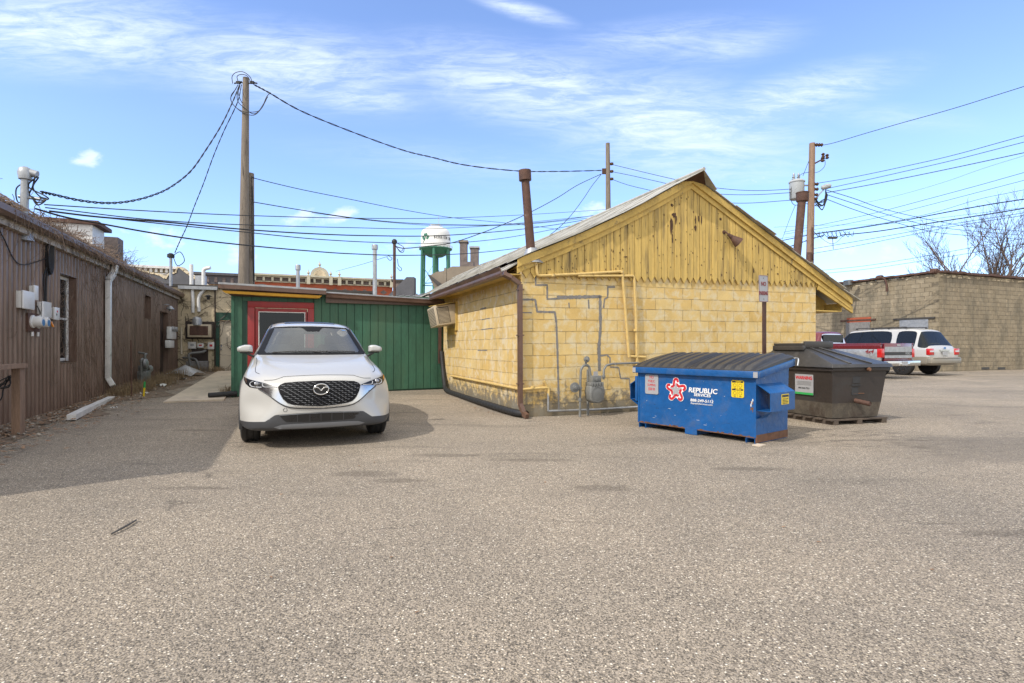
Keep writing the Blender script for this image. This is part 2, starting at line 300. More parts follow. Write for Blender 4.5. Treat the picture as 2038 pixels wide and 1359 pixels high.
# ---------------------------------------------------------------- mesh builder
class MB:
    def __init__(s): s.v = []; s.f = []; s.mi = []; s.m = 0; s.T = Matrix()
    def add(s, vs, fs):
        n = len(s.v); s.v += [s.T @ Vector(p) for p in vs]
        for f in fs: s.f.append([i+n for i in f]); s.mi.append(s.m)
        return s
    def box(s, c, d, rot=(0, 0, 0)):
        from mathutils import Euler
        q = Euler(rot).to_matrix(); c = Vector(c); h = Vector(d)/2
        vs = [c + q @ Vector((x*h.x, y*h.y, z*h.z)) for x in (-1, 1) for y in (-1, 1) for z in (-1, 1)]
        return s.add(vs, [(0, 1, 3, 2), (4, 6, 7, 5), (0, 4, 5, 1), (2, 3, 7, 6), (0, 2, 6, 4), (1, 5, 7, 3)])
    def b2(s, x0, x1, y0, y1, z0, z1): return s.box(((x0+x1)/2, (y0+y1)/2, (z0+z1)/2), (abs(x1-x0), abs(y1-y0), abs(z1-z0)))
    def bar(s, a, b, wd, ht, up=(0, 0, 1)):
        a, b = Vector(a), Vector(b); d = (b-a).normalized(); x = d.cross(Vector(up)).normalized(); u = x.cross(d)
        vs = [p + x*i*wd/2 + u*j*ht/2 for p in (a, b) for i, j in ((-1, -1), (1, -1), (1, 1), (-1, 1))]
        return s.add(vs, [(0, 3, 2, 1), (4, 5, 6, 7), (0, 1, 5, 4), (1, 2, 6, 5), (2, 3, 7, 6), (3, 0, 4, 7)])
    def tube(s, pts, r, n=8, cap=True, closed=False):
        pts = [Vector(p) for p in pts]; N = len(pts)
        rs = r if isinstance(r, (list, tuple)) else [r]*N
        vs, fs = [], []; ref = None
        for i, p in enumerate(pts):
            if closed: d = pts[(i+1) % N]-pts[i-1]
            else: d = pts[min(i+1, N-1)]-pts[max(i-1, 0)]
            d = d.normalized() if d.length > 1e-9 else Vector((0, 0, 1))
            if ref is None: ref = Vector((0, 0, 1)) if abs(d.z) < .9 else Vector((1, 0, 0))
            x = ref - d*ref.dot(d)
            if x.length < 1e-4: x = d.orthogonal()
            x.normalize(); y = d.cross(x); ref = x
            for k in range(n):
                a = 2*math.pi*k/n; vs.append(p + (x*math.cos(a)+y*math.sin(a))*rs[i])
        for i in range(N if closed else N-1):
            j = (i+1) % N
            for k in range(n):
                l = (k+1) % n; fs.append((i*n+k, i*n+l, j*n+l, j*n+k))
        if cap and not closed: fs.append(tuple(range(n))[::-1]); fs.append(tuple((N-1)*n+k for k in range(n)))
        return s.add(vs, fs)
    def lathe(s, prof, c=(0, 0, 0), axis='z', n=24, cap=True):
        vs, fs = [], []; c = Vector(c)
        for r, h in prof:
            for k in range(n):
                a = 2*math.pi*k/n; u, v = r*math.cos(a), r*math.sin(a)
                vs.append(c + Vector({'z': (u, v, h), 'x': (h, u, v), 'y': (v, h, u)}[axis]))
        for i in range(len(prof)-1):
            for k in range(n):
                l = (k+1) % n; fs.append((i*n+k, i*n+l, (i+1)*n+l, (i+1)*n+k))
        if cap: fs.append(tuple(range(n))[::-1]); fs.append(tuple((len(prof)-1)*n+k for k in range(n)))
        return s.add(vs, fs)
    def prism(s, poly, a, b, axis='y'):
        """2-D polygon swept along axis from a to b; axis y: (x,z)  x: (y,z)  z: (x,y)"""
        def mk(p, h): return {'y': (p[0], h, p[1]), 'x': (h, p[0], p[1]), 'z': (p[0], p[1], h)}[axis]
        n = len(poly); vs = [mk(p, a) for p in poly]+[mk(p, b) for p in poly]
        return s.add(vs, [tuple(range(n))[::-1], tuple(range(n, 2*n))]+[(i, (i+1) % n, (i+1) % n+n, i+n) for i in range(n)])
    def quad(s, a, b, c, d): return s.add([a, b, c, d], [(0, 1, 2, 3)])
    def build(s, name, mats, parent=None, smooth=None, bevel=0, sub=0):
        me = bpy.data.meshes.new(name); me.from_pydata([tuple(v) for v in s.v], [], s.f)
        if not isinstance(mats, (list, tuple)): mats = [mats]
        for m in mats: me.materials.append(MAT[m] if isinstance(m, str) else m)
        for p, i in zip(me.polygons, s.mi): p.material_index = min(i, len(mats)-1)
        bm = bmesh.new(); bm.from_mesh(me); bmesh.ops.recalc_face_normals(bm, faces=bm.faces)
        if smooth is not None:
            for f in bm.faces: f.smooth = True
            for e in bm.edges:
                if len(e.link_faces) == 2 and e.calc_face_angle(0) > R(smooth): e.smooth = False
        bm.to_mesh(me); bm.free()
        o = bpy.data.objects.new(name, me); COL.objects.link(o)
        if parent: o.parent = parent
        if bevel:
            md = o.modifiers.new('bevel', 'BEVEL'); md.width = bevel; md.segments = 2; md.limit_method = 'ANGLE'; md.angle_limit = R(40)
            for p in me.polygons: p.use_smooth = True
            md.harden_normals = False
        if sub: md = o.modifiers.new('sub', 'SUBSURF'); md.levels = sub; md.render_levels = sub
        return o
def tag(o, label=None, cat=None, group=None, kind=None):
    if label: o['label'] = label
    if cat: o['category'] = cat
    if group: o['group'] = group
    if kind: o['kind'] = kind
    return o
def thing(name, label, cat, loc=(0, 0, 0), rz=0.0, group=None):
    o = bpy.data.objects.new(name, None); COL.objects.link(o); o.location = loc; o.rotation_euler = (0, 0, rz); o.empty_display_size = .2
    return tag(o, label, cat, group)
def text(s, size, mat_, parent, loc, rot=(R(90), 0, 0), name='lettering', bold=0.0, sx=1.0, shear=0.0, align='CENTER', ext=.0015):
    c = bpy.data.curves.new('t', 'FONT'); c.body = s; c.size = size; c.align_x = align; c.align_y = 'CENTER'; c.extrude = ext; c.offset = bold; c.shear = shear; c.resolution_u = 3
    t = bpy.data.objects.new('t', c); COL.objects.link(t)
    dg = bpy.context.evaluated_depsgraph_get(); me = bpy.data.meshes.new_from_object(t.evaluated_get(dg)); bpy.data.objects.remove(t)
    me.materials.clear(); me.materials.append(MAT[mat_]); o = bpy.data.objects.new(name, me); COL.objects.link(o)
    o.parent = parent; o.location = loc; o.rotation_euler = rot; o.scale = (sx, 1, 1)
    return o
# pixel helpers: read positions off the photograph's geometry -------------
def gz(x, y):
    t = min(1, max(0, (1.0-x)/2.5)); t = t*t*(3-2*t)
    return t*.022*max(0, min(y, 23)-9.5)
def P(px, py, D): return Vector(((px-CXP)/FPX*D, D, CAMH+(HZ-py)/FPX*D))
def G(px, py, z=0.0):
    D = FPX*(CAMH-z)/(py-HZ); return Vector(((px-CXP)/FPX*D, D, z))
class Frame:
    """upright local frame of a building: origin on the ground and turn about z"""
    def __init__(s, x, y, a): s.o = Vector((x, y, 0)); s.a = R(a); s.ex = Vector((math.cos(s.a), math.sin(s.a), 0)); s.ey = Vector((-math.sin(s.a), math.cos(s.a), 0))
    def ony(s, px, py, c=0.0):      # on the plane local y=c -> (x, z)
        r = Vector(((px-CXP)/FPX, 1, (HZ-py)/FPX)); C = Vector((0, 0, CAMH)); t = (c-(C-s.o).dot(s.ey))/r.dot(s.ey); p = C+r*t-s.o
        return p.dot(s.ex), p.z
    def onx(s, px, py, c=0.0):      # on the plane local x=c -> (y, z)
        r = Vector(((px-CXP)/FPX, 1, (HZ-py)/FPX)); C = Vector((0, 0, CAMH)); t = (c-(C-s.o).dot(s.ex))/r.dot(s.ex); p = C+r*t-s.o
        return p.dot(s.ey), p.z
    def w(s, x, y, z=0.0): p = s.o+s.ex*x+s.ey*y; return Vector((p.x, p.y, z))
def bez(pts, k=8):
    """smooth curve through points"""
    p = [Vector(q) for q in pts]; p = [p[0]*2-p[1]]+p+[p[-1]*2-p[-2]]; out = []
    for i in range(1, len(p)-2):
        for j in range(k):
            t = j/k; a, b, c, d = p[i-1], p[i], p[i+1], p[i+2]
            out.append(.5*((2*b)+(c-a)*t+(2*a-5*b+4*c-d)*t*t+(3*b-a-3*c+d)*t**3))
    return out+[p[-2]]
# ================================================================ ground
xs = [-600, -200, -80, -40, -25]+[-20+.75*i for i in range(54)]+[22, 30, 45, 80, 200, 600]
ys = [-200, -60, -20, -8, -3]+[-1+.6*i for i in range(44)]+[27, 32, 40, 60, 120, 300, 900]
b = MB(); nx = len(xs)
b.add([(x, y, gz(x, y)) for y in ys for x in xs], [(j*nx+i, j*nx+i+1, (j+1)*nx+i+1, (j+1)*nx+i) for j in range(len(ys)-1) for i in range(nx-1)])
tag(b.build('ground', 'asphalt', smooth=60), kind='structure')
YB = Frame(.158, 9.0, 21.8); GS = Frame(-6.18, 12.0, 21.8); TB = Frame(-12.54, 20.4, 21.8); BB = Frame(-7.77, 8.66, 22.3)
# concrete walkway to the tan door
b = MB(); p0 = Vector((-6.95, 11.0, 0)); d = Vector((-.39, .92, 0)).normalized(); n_ = Vector((d.y, -d.x, 0))
vs = []
for i in range(12):
    c = p0+d*i*.93
    for wd in (-.1, .98):
        q = c+n_*wd; vs.append((q.x, q.y, gz(q.x, q.y)+.03))
b.add(vs, [(2*i, 2*i+1, 2*i+3, 2*i+2) for i in range(11)])
for e in (0, 1):
    b.add([vs[2*i+e] for i in range(12)]+[(vs[2*i+e][0], vs[2*i+e][1], -.05) for i in range(12)], [(i, i+1, i+13, i+12) for i in range(11)])
b.add([vs[0], vs[1], (vs[1][0], vs[1][1], -.05), (vs[0][0], vs[0][1], -.05)], [(0, 1, 2, 3)])
tag(b.build('sidewalk', 'concrete_walk'), kind='structure')
# dirt strip along the brown building and beside the walkway
b = MB(); rnd = random.Random(3); vs = []
for i in range(60):
    y = -5.6+i*.3; wd = .62+.25*rnd.random()+(.55 if y > 3 else 0)+.2*math.sin(i*.7)
    if y < -1.5: wd *= .8
    for k, x in enumerate((-.1, wd*.5, wd)):
        q = BB.w(x, y); z = gz(q.x, q.y)+(.03, .035, .004)[k]+rnd.uniform(-.004, .004)
        vs.append((q.x, q.y, max(z, gz(q.x, q.y)+.006)))
b.add(vs, [(3*i+k, 3*i+k+1, 3*i+k+4, 3*i+k+3) for i in range(59) for k in (0, 1)])
q = [Vector((-6.6, 11.9)), Vector((-6.25, 12.3)), Vector((-7.7, 16.4)), Vector((-8.3, 16.0)), Vector((-7.1, 12.9))]
b.add([(p.x, p.y, gz(p.x, p.y)+.02) for p in q], [(0, 1, 2, 3, 4)])
tag(b.build('dirt_verge', 'dirt', smooth=60), kind='structure')
# ================================================================ yellow building
yb = thing('yellow_building', 'yellow painted concrete block building with a boarded gable and zigzag trim', 'building', (YB.o.x, YB.o.y, 0), YB.a)
WX, WL, RX, RZ = 6.77, 16.5, 3.45, 4.40            # gable width, length, ridge position, ridge height
sl_ = .5
def sag(x): return .085*math.sin(math.pi*(RX-x)/RX) if 0 < x < RX else 0
def rz(x): return RZ-.06-sl_*abs(x-RX)-sag(x)             # underside of the roof
b = MB(); b.m = 0
b.add([(0, 0, -.1), (WX, 0, -.1), (WX, 0, 2.55), (0, 0, 2.55)], [(0, 1, 2, 3)])
b.add([(0, .2, -.1), (WX, .2, -.1), (WX, .2, 2.55), (0, .2, 2.55)], [(3, 2, 1, 0)])
o = b.build('front_wall', 'yellow_block_front', yb)
b = MB(); b.b2(0, .2, .001, WL, -.1, 2.60); b.build('side_wall', 'yellow_block_side', yb)
b = MB(); b.b2(WX-.2, WX, .001, WL, -.1, 2.60); b.b2(.2, WX-.2, WL-.2, WL, -.1, 2.6)
b.build('rear_wall', 'yellow_block_side', yb)
# gable planks, each pointed at the foot
b = MB(); pw = .1465; rnd = random.Random(5); i = 0
while i*pw < WX-.02:
    x0, x1 = i*pw, min((i+1)*pw, WX); m = (x0+x1)/2; zb = 2.305+.0185*m+rnd.uniform(-.006, .006)
    yy = -.034+rnd.uniform(-.004, .004); g = .005
    zt0, zt1 = rz(x0)-.02, rz(x1)-.02
    poly = [(m, zb), (x1-g, zb+.105), (x1-g, zt1)]+([(RX, RZ-.08)] if x0 < RX < x1 else [])+[(x0+g, zt0), (x0+g, zb+.105)]
    b.prism(poly, yy, -.006+rnd.uniform(-.001, .001)); i += 1
gboards = b
b = MB(); b.prism([(.01, 2.42), (WX-.01, 2.54), (WX-.01, rz(WX)-.03), (RX, RZ-.1)]+[(RX*k/8, rz(RX*k/8)-.03) for k in range(7, 0, -1)]+[(.01, rz(0)-.03)], -.005, .1)
b.build('gable_backing', 'bare_rot', yb)
b = gboards; b.m = 1                               # patches of paint and board rotted away
def rag(cx_, cz_, w_, h_, n=14, seed=1, y=-.0385):
    r = random.Random(seed); pts = []
    for k in range(n):
        a = 2*math.pi*k/n; q = .55+.6*r.random(); pts.append((cx_+math.cos(a)*w_*q/2, cz_+math.sin(a)*h_*q/2))
    b.prism(pts, y, y+.004)
for k, (px, py, w_, h_) in enumerate([(1336, 448, .07, .34), (1341, 428, .10, .10), (1345, 436, .04, .25), (1384, 437, .035, .17), (1391, 435, .035, .18), (1396, 438, .03, .16), (1384, 453, .05, .13),
        (1338, 475, .03, .25), (1434, 436, .06, .07), (1380, 422, .03, .05), (1337, 408, .06, .06), (1464, 514, .02, .03), (1428, 480, .02, .04), (1245, 511, .10, .025), (1510, 495, .015, .22), (1500, 538, .03, .12), (1548, 545, .05, .04), (1590, 548, .012, .2), (1460, 553, .03, .03), (1375, 500, .02, .02), (1200, 487, .015, .02), (1300, 470, .02, .06), (1220, 500, .02, .05), (1560, 560, .04, .02)]):
    x, z = YB.ony(px, py, -.035); rag(x, z, w_, h_, seed=k)
rk = random.Random(61)
for k in range(150):
    x = rk.uniform(.4, WX-.4); zt_ = rz(x)-.25
    if zt_ > 2.5: rag(x, rk.uniform(2.45, zt_), rk.uniform(.008, .03), rk.uniform(.01, .05), n=7, seed=100+k)
b.build('gable_boards', ['yellow_board', 'bare_rot'], yb)
# roof: two slopes of overlapping sheets, prow at the ridge
b = MB()
def slope(side, x_e):
    rows = 9; prev = None
    for j in range(34):
        y0 = -.16+j*.5; y1 = y0+.53
        for k in range(rows):
            xa = RX+(x_e-RX)*k/rows; xb = RX+(x_e-RX)*(k+1)/rows
            def zz(x, up): return RZ-sl_*abs(x-RX)-sag(x)+up+.004*math.sin(j*2.1+x*5)
            dy = (.03*math.sin(j*3+k*1.7)) if j == 0 else 0
            fr = -.24 if (j == 0 and k == 0) else 0; fr2 = -.05*random.random() if j == 0 else 0
            t = .012
            a = [(xa, y0+fr+dy, zz(xa, .0)+.012), (xb, y0+fr2+dy, zz(xb, .0)+.012), (xb, y1, zz(xb, 0)), (xa, y1, zz(xa, 0))]
            b.add(a+[(p[0], p[1], p[2]-t) for p in a], [(0, 1, 2, 3), (7, 6, 5, 4), (0, 4, 5, 1), (1, 5, 6, 2), (2, 6, 7, 3), (3, 7, 4, 0)])
slope(-1, -.12); slope(1, 7.92)
b.tube([(RX, -.40, RZ+.02), (RX, WL+.2, RZ+.02)], .035, 8)
b.build('roof', 'roof_sheet', yb)
b = MB()                                            # lower roofing strip over the left eave
b.add([(.02, -.02, 2.63), (-.30, .05, 2.44), (-.30, WL, 2.44), (.02, WL, 2.63), (.02, -.02, 2.60), (-.30, .05, 2.41), (-.30, WL, 2.41), (.02, WL, 2.60)], [(0, 1, 2, 3), (4, 7, 6, 5), (0, 4, 5, 1), (1, 5, 6, 2)])
for k in range(26): b.tube([(.02-.32*t_, .3+k*.62, 2.64-.19*t_) for t_ in (0, 1)], .008, 5)
b.build('eave_flashing', 'roof_sheet', yb)
b = MB()                                            # rake boards and eave bottoms
def rake(b, xs_, ya, yb_, top, h):
    for xa, xb in zip(xs_[:-1], xs_[1:]):
        q = [(xa, rz(xa)+.06+top), (xb, rz(xb)+.06+top), (xb, rz(xb)+.06+top-h), (xa, rz(xa)+.06+top-h)]
        b.add([(x, ya, z) for x, z in q]+[(x, yb_, z) for x, z in q], [(0, 1, 2, 3), (4, 7, 6, 5), (0, 4, 5, 1), (3, 2, 6, 7), (0, 3, 7, 4), (1, 5, 6, 2)])
lx = [-.1, 0]+[RX*k/8 for k in range(1, 9)]; rx_ = [RX, 7.76]
for l in (lx, rx_): rake(b, l, -.10, -.065, -.02, .13); rake(b, l, -.063, -.04, -.12, .13)
b.add([(WX+.02, -.05, rz(WX)-.16), (7.84, -.05, rz(7.84)-.1), (7.84, -.05, rz(7.84)-.24), (WX+.02, -.05, rz(WX)-.3)]+[(WX+.02, -.01, rz(WX)-.16), (7.84, -.01, rz(7.84)-.1), (7.84, -.01, rz(7.84)-.24), (WX+.02, -.01, rz(WX)-.3)], [(0, 1, 2, 3), (4, 7, 6, 5), (0, 4, 5, 1), (3, 2, 6, 7), (0, 3, 7, 4), (1, 5, 6, 2)])
for k in range(11): b.bar((WX, .6+k*1.4, rz(WX)-.06), (7.8, .6+k*1.4, rz(7.8)-.06), .05, .12)
b.b2(WX, 7.6, .03, WL, 1.93, 1.955); b.b2(7.58, 7.6, .03, WL, 1.955, 2.12)
b.prism([(WX, 1.957), (7.57, 1.957), (7.57, 2.2), (WX, rz(WX)-.1)], .42, .44)
b.build('rake_board', 'yellow_trim', yb)
b = MB()                                            # prow underside at the ridge
b.add([(RX-.3, -.1, RZ-.16), (RX, -.38, RZ-.01), (RX+.3, -.1, RZ-.16), (RX, -.1, RZ-.12)], [(0, 1, 3), (1, 2, 3)])
b.build('ridge_soffit', 'bare_rot', yb)
# gutter and the two downspouts
b = MB()
gp = [(-.40, 2.40), (-.43, 2.46), (-.41, 2.47), (-.38, 2.41), (-.38, 2.34), (-.30, 2.34), (-.30, 2.42), (-.285, 2.42), (-.285, 2.325), (-.39, 2.325), (-.40, 2.36)]
b.add([(x, yy, z) for yy in (-.06, 4.95) for x, z in gp], [(i, (i+1) % 11, (i+1) % 11+11, i+11) for i in range(11)]+[tuple(range(11))[::-1], tuple(range(11, 22))])
b.build('gutter', 'brown_metal', yb)
b = MB(); b.b2(-.285, 0, .0, 4.9, 2.36, 2.375); b.b2(-.02, .0, .02, WL, 2.30, 2.36); b.build('soffit', 'yellow_trim', yb)
def spout(b, pts, w_=.075, d_=.06):
    for a, c in zip(pts[:-1], pts[1:]): b.bar(a, c, w_, d_, up=(1, 0, .01))
b = MB(); spout(b, [(-.34, -.03, 2.36), (-.20, -.05, 2.30), (-.05, -.05, 2.2), (-.045, -.05, .22)], .08, .065); spout(b, [(-.045, -.05, .23), (-.02, -.14, .08), (0, -.24, .04)], .08, .065)
for z in (.55, 1.35, 2.1): b.b2(-.1, .01, -.092, -.005, z, z+.02)
b.build('downspout', 'brown_metal', yb)
# flue pipe at the roof corner
b = MB(); x, z = YB.ony(1058, 500, .1); x2, z2 = YB.ony(1045, 352, .1)
b.tube([(x, .1, z-.16), (x2, .1, z2)], [.078, .068], 14); fl = b.build('flue_pipe', 'rust', yb, smooth=40)
b = MB(); b.tube([(x2+.003, .1, z2-.06), (x2-.006, .1, z2+.11)], .105, 14); b.build('flue_cap', 'rust', fl, smooth=40)
b = MB(); b.lathe([(.22, -.16), (.15, -.05), (.10, .07), (.085, .1)], (x, .1, z-.05), 'z', 14); b.build('flashing', 'galv', fl, smooth=50)
# gas pipes painted yellow along the wall
def pl(pts, y=-.06): return [(*[YB.ony(px, py, y)[0]], y, YB.ony(px, py, y)[1]) for px, py in pts]
def pipe(pts, r, name='gas_pipe', m='yellow_pipe', par=yb, nuts=()):
    b = MB(); b.tube(bezc(pts), r, 10)
    for q in nuts: b.tube([Vector(q)-Vector((0, 0, .02)), Vector(q)+Vector((0, 0, .02))], r*1.6, 8)
    return b.build(name, m, par, smooth=40)
def bezc(pts, r=.05):
    """polyline with small rounded corners"""
    pts = [Vector(p) for p in pts]; out = [pts[0]]
    for a, c, d_ in zip(pts[:-2], pts[1:-1], pts[2:]):
        l = min(r, (a-c).length*.45, (d_-c).length*.45); p = c+(a-c).normalized()*l; q = c+(d_-c).normalized()*l
        for k in range(6):
            t = k/5; out.append(p*(1-t)**2+c*2*t*(1-t)+q*t*t)
    return out+[pts[-1]]
# the big one comes round from the left eave
P1 = [(-.02, 1.6, 2.46), (-.02, -.06, 2.52)]+pl([(1066, 519), (1070, 549), (1160, 545), (1238, 540), (1245, 620), (1252, 711)])
pipe(P1, .026, nuts=[pl([(1100, 548)])[0], pl([(1237, 541)])[0]])
P2 = pl([(1150, 549), (1262, 549), (1266, 640), (1268, 735)]); pipe(P2, .024, nuts=[pl([(1265, 657)])[0]])
pipe(pl([(1252, 709), (1285, 711)]), .022)
P3 = [(-.04, 4.2, .48), (-.045, .01, .47), (-.03, -.07, .47)]+pl([(1092, 771), (1092, 787)]); pipe(P3, .022, nuts=[pl([(1060, 770)])[0]])
pipe(pl([(1092, 773), (1083, 758)]), .02); pipe(pl([(1091, 783), (1091, 818)]), .018, m='galv')
pipe(pl([(1091, 818), (1180, 815), (1275, 809)]), .02, m='galv')
# grey mortar repairs following the cracked joints
def patch(pts, wpx, seed=1, pl_='front', m='cement_patch'):
    b = MB(); r = random.Random(seed); up, dn = [], []
    q = [(Vector(YB.ony(px, py, 0)) if pl_ == 'front' else Vector(YB.onx(px, py, 0))) for px, py in pts]
    dense = []
    for a, c in zip(q[:-1], q[1:]):
        n = max(2, int((c-a).length/.025))
        dense += [a.lerp(c, i/n) for i in range(n)]
    dense.append(q[-1])
    for i, p in enumerate(dense):
        d_ = (dense[min(i+1, len(dense)-1)]-dense[max(0, i-1)]); d_ = Vector((d_.x, d_.y)).normalized(); n2 = Vector((-d_.y, d_.x)); h = wpx*.0105*(.75+.5*r.random())
        up.append(p+n2*h); dn.append(p-n2*h)
    n = len(up); f = (lambda p, k: (p.x, k, p.y)) if pl_ == 'front' else (lambda p, k: (k, p.x, p.y))
    vs = [f(p, -.004) for p in up]+[f(p, -.004) for p in dn]+[f(p, .01) for p in up]+[f(p, .01) for p in dn]
    fs = []
    for i in range(n-1): fs += [(i, i+1, n+i+1, n+i), (i, i+2*n, i+1+2*n, i+1), (n+i, n+i+1, 3*n+i+1, 3*n+i)]
    b.add(vs, fs); return b.build('crack_repair', m, yb, smooth=60)
for k, (pts, wd) in enumerate([([(1066, 548), (1066, 567), (1089, 567), (1089, 595), (1110, 594)], 1.3), ([(1108, 592), (1195, 590)], 2.8), ([(1194, 588), (1195, 650), (1192, 690), (1193, 738)], 2.6),
        ([(1040, 596), (1065, 596), (1069, 620), (1104, 621), (1107, 640), (1109, 690), (1111, 760), (1112, 815)], 1.6), ([(1040, 622), (1058, 622)], 1.0), ([(1224, 571), (1210, 571), (1209, 592), (1203, 595), (1201, 613)], 1.3),
        ([(1132, 602), (1133, 613)], .9), ([(1171, 596), (1172, 614)], 1.4), ([(1195, 708), (1208, 706), (1214, 712), (1214, 722)], 1.2), ([(1214, 730), (1231, 731), (1235, 753), (1252, 753), (1254, 775), (1275, 775)], 1.1)]):
    patch(pts, wd, k)
for k, (pts, wd) in enumerate([([(890, 677), (893, 679), (894, 695)], .8), ([(894, 711), (894, 729)], .9), ([(956, 615), (968, 612)], .9), ([(959, 636), (975, 633)], .8), ([(958, 656), (981, 653)], .8), ([(951, 697), (970, 697)], .9)]): patch(pts, wd, 20+k, 'side')
# barn lamp on the gable
x, z = YB.ony(1441, 462, -.04); x2, z2 = YB.ony(1462, 472, -.22)
lp = thing('barn_light', 'rusty brown cone floodlight fixed to the yellow gable boards', 'lamp', YB.w(x, -.04, z), YB.a)
dd = Vector((x2-x, -.17, z2-z)); b = MB(); b.tube([(0, .01, 0), (0, -.04, 0), dd*.45], .016, 8); b.lathe([(.04, -.004), (.04, .012)], (0, .0, 0), 'y', 12); b.build('bracket', 'rust', lp, smooth=40)
b = MB(); q = Vector((.72, -.30, -.62)).normalized(); Mx = q.to_track_quat('Z', 'Y').to_matrix().to_4x4(); Mx.translation = dd*.40; b.T = Mx
b.lathe([(.028, 0), (.034, .05), (.042, .055), (.045, .10), (.052, .105), (.105, .27), (.10, .268), (.045, .11)], (0, 0, 0), 'z', 20, cap=False); b.lathe([(.028, -.002), (.028, 0.0)], n=12)
b.build('shade', 'rust', lp, smooth=40)
# window air conditioner on the side wall
AK = 1.3; ac = thing('air_conditioner', 'tilted beige window air conditioner on the yellow wall beside green siding', 'air conditioner', YB.w(0, 3.95, 1.55), YB.a); ac.scale = (1.3, 1.3, 1.15)
b = MB(); b.T = Matrix.Translation((-.19, .2, .30)) @ Matrix.Rotation(R(-9), 4, 'Y') @ Matrix.Rotation(R(-4), 4, 'X'); b.b2(-.2, .2, -.26, .26, -.2, .2); b.build('casing', 'beige_metal', ac, bevel=.008)
c_ = MB(); c_.T = b.T.copy()
for k in range(12): c_.b2(-.15, .05, -.268, -.262, -.15+k*.025, -.137+k*.025); c_.b2(-.206, -.201, -.22, .22, -.16+k*.028, -.146+k*.028)
c_.m = 1; c_.b2(-.16, .06, -.2625, -.2605, -.16, .16); c_.b2(-.2025, -.2005, -.23, .23, -.17, .17); c_.build('louvres', ['beige_metal', 'vent_dark'], ac)
b = MB(); b.add([(-.38, -.1, .50), (0, -.1, .58), (0, .5, .58), (-.38, .5, .52), (-.38, -.1, .49), (0, -.1, .57), (0, .5, .57), (-.38, .5, .51)], [(0, 1, 2, 3), (7, 6, 5, 4), (0, 4, 5, 1), (3, 2, 6, 7), (0, 3, 7, 4)])
b.b2(-.03, 0, -.12, -.02, .0, .58); b.b2(-.025, 0, -.02, .5, -.08, .06); b.build('weather_hood', 'yellow_trim', ac)
# corrugated black drain pipe along the foot of the side wall
pts = [YB.w(-.06, 5.05, 1.05), YB.w(-.06, 4.9, .62), YB.w(-.1, 4.6, .30), YB.w(-.15, 4.2, .14), YB.w(-.13, 3, .1), YB.w(-.12, 1.5, .085), YB.w(-.08, .2, .07), YB.w(.02, -.16, .07)]
pts = bez(pts, 30); b = MB(); b.tube(pts, [.056+.004*math.sin(i*1.9) for i in range(len(pts))], 12, cap=False); b.tube(pts, [.048]*len(pts), 12, cap=False)
tag(b.build('drain_pipe', 'black_rubber', smooth=60), 'long black corrugated drain pipe at the foot of the yellow side wall', 'pipe')
pts = bez([(-6.52, 11.66, .12), (-6.36, 11.80, .125), (-6.22, 11.93, .13), (-6.12, 12.04, .13)], 24); b = MB(); b.tube(pts, [.062+.004*math.sin(i*2.1) for i in range(len(pts))], 12, cap=False); b.tube(pts, .05, 12, cap=False)
tag(b.build('drain_pipe', 'black_rubber', smooth=60), 'short black drain pipe stub poking out by the green shed corner', 'pipe')
# gas meter -------------------------------------------------------------
def wpt(px, py, y): x, z = YB.ony(px, py, y); return (x, y, z)
gm = thing('gas_meter', 'grey gas meter with regulators on pipes before the yellow wall', 'gas meter', YB.w(0, 0, 0), YB.a)
mc = Vector(wpt(1184, 778, -.33)); b = MB()
b.prism([(mc.x-.13, mc.z+.10), (mc.x-.15, mc.z-.02), (mc.x-.13, mc.z-.15), (mc.x-.06, mc.z-.2), (mc.x+.07, mc.z-.2), (mc.x+.14, mc.z-.14), (mc.x+.15, mc.z), (mc.x+.13, mc.z+.10)], -.42, -.22)
b.build('body', 'meter_grey', gm, bevel=.03)
b = MB(); b.b2(mc.x-.125, mc.x+.125, -.41, -.23, mc.z+.09, mc.z+.15); b.b2(mc.x-.08, mc.x+.09, -.39, -.25, mc.z+.15, mc.z+.26); b.lathe([(.035, -.40), (.03, -.41)], (mc.x+.0, 0, mc.z+.20), 'y', 14)
for k in range(5): b.b2(mc.x-.11+k*.05, mc.x-.085+k*.05, -.425, -.41, mc.z+.08, mc.z+.15)
b.build('index_head', 'meter_grey', gm, bevel=.008)
b = MB()
for k in range(26):
    a = 2*math.pi*k/26; b.lathe([(.008, -.428), (.008, -.41)], (mc.x+.115*math.cos(a), 0, mc.z-.05+.125*math.sin(a)), 'y', 6)
b.build('bolts', 'meter_grey', gm)
b = MB(); b.b2(mc.x-.04, mc.x+.04, -.36, -.35, mc.z+.26, mc.z+.33); b.build('tag_plate', 'sign_white', gm)
b = MB()
b.tube(bezc([wpt(1154, 832, -.3), wpt(1155, 760, -.3), wpt(1156, 735, -.3), wpt(1161, 727, -.3), wpt(1172, 727, -.3), wpt(1175, 745, -.3), wpt(1176, 762, -.3)], .06), .021, 10)
b.tube([wpt(1170, 735, -.16), wpt(1170, 826, -.16)], .022, 10); b.tube([wpt(1201, 755, -.3), wpt(1202, 735, -.3), wpt(1207, 727, -.28), wpt(1218, 724, -.25), wpt(1270, 722, -.2)], .02, 10)
for q in ((1154, 795), (1155, 772), (1201, 749), (1224, 724)): p = Vector(wpt(*q, -.3 if q[0] < 1210 else -.24)); b.tube([p-Vector((0, 0, .018)), p+Vector((0, 0, .018))], .034, 8)
b.build('pipework', 'meter_grey', gm, smooth=40)
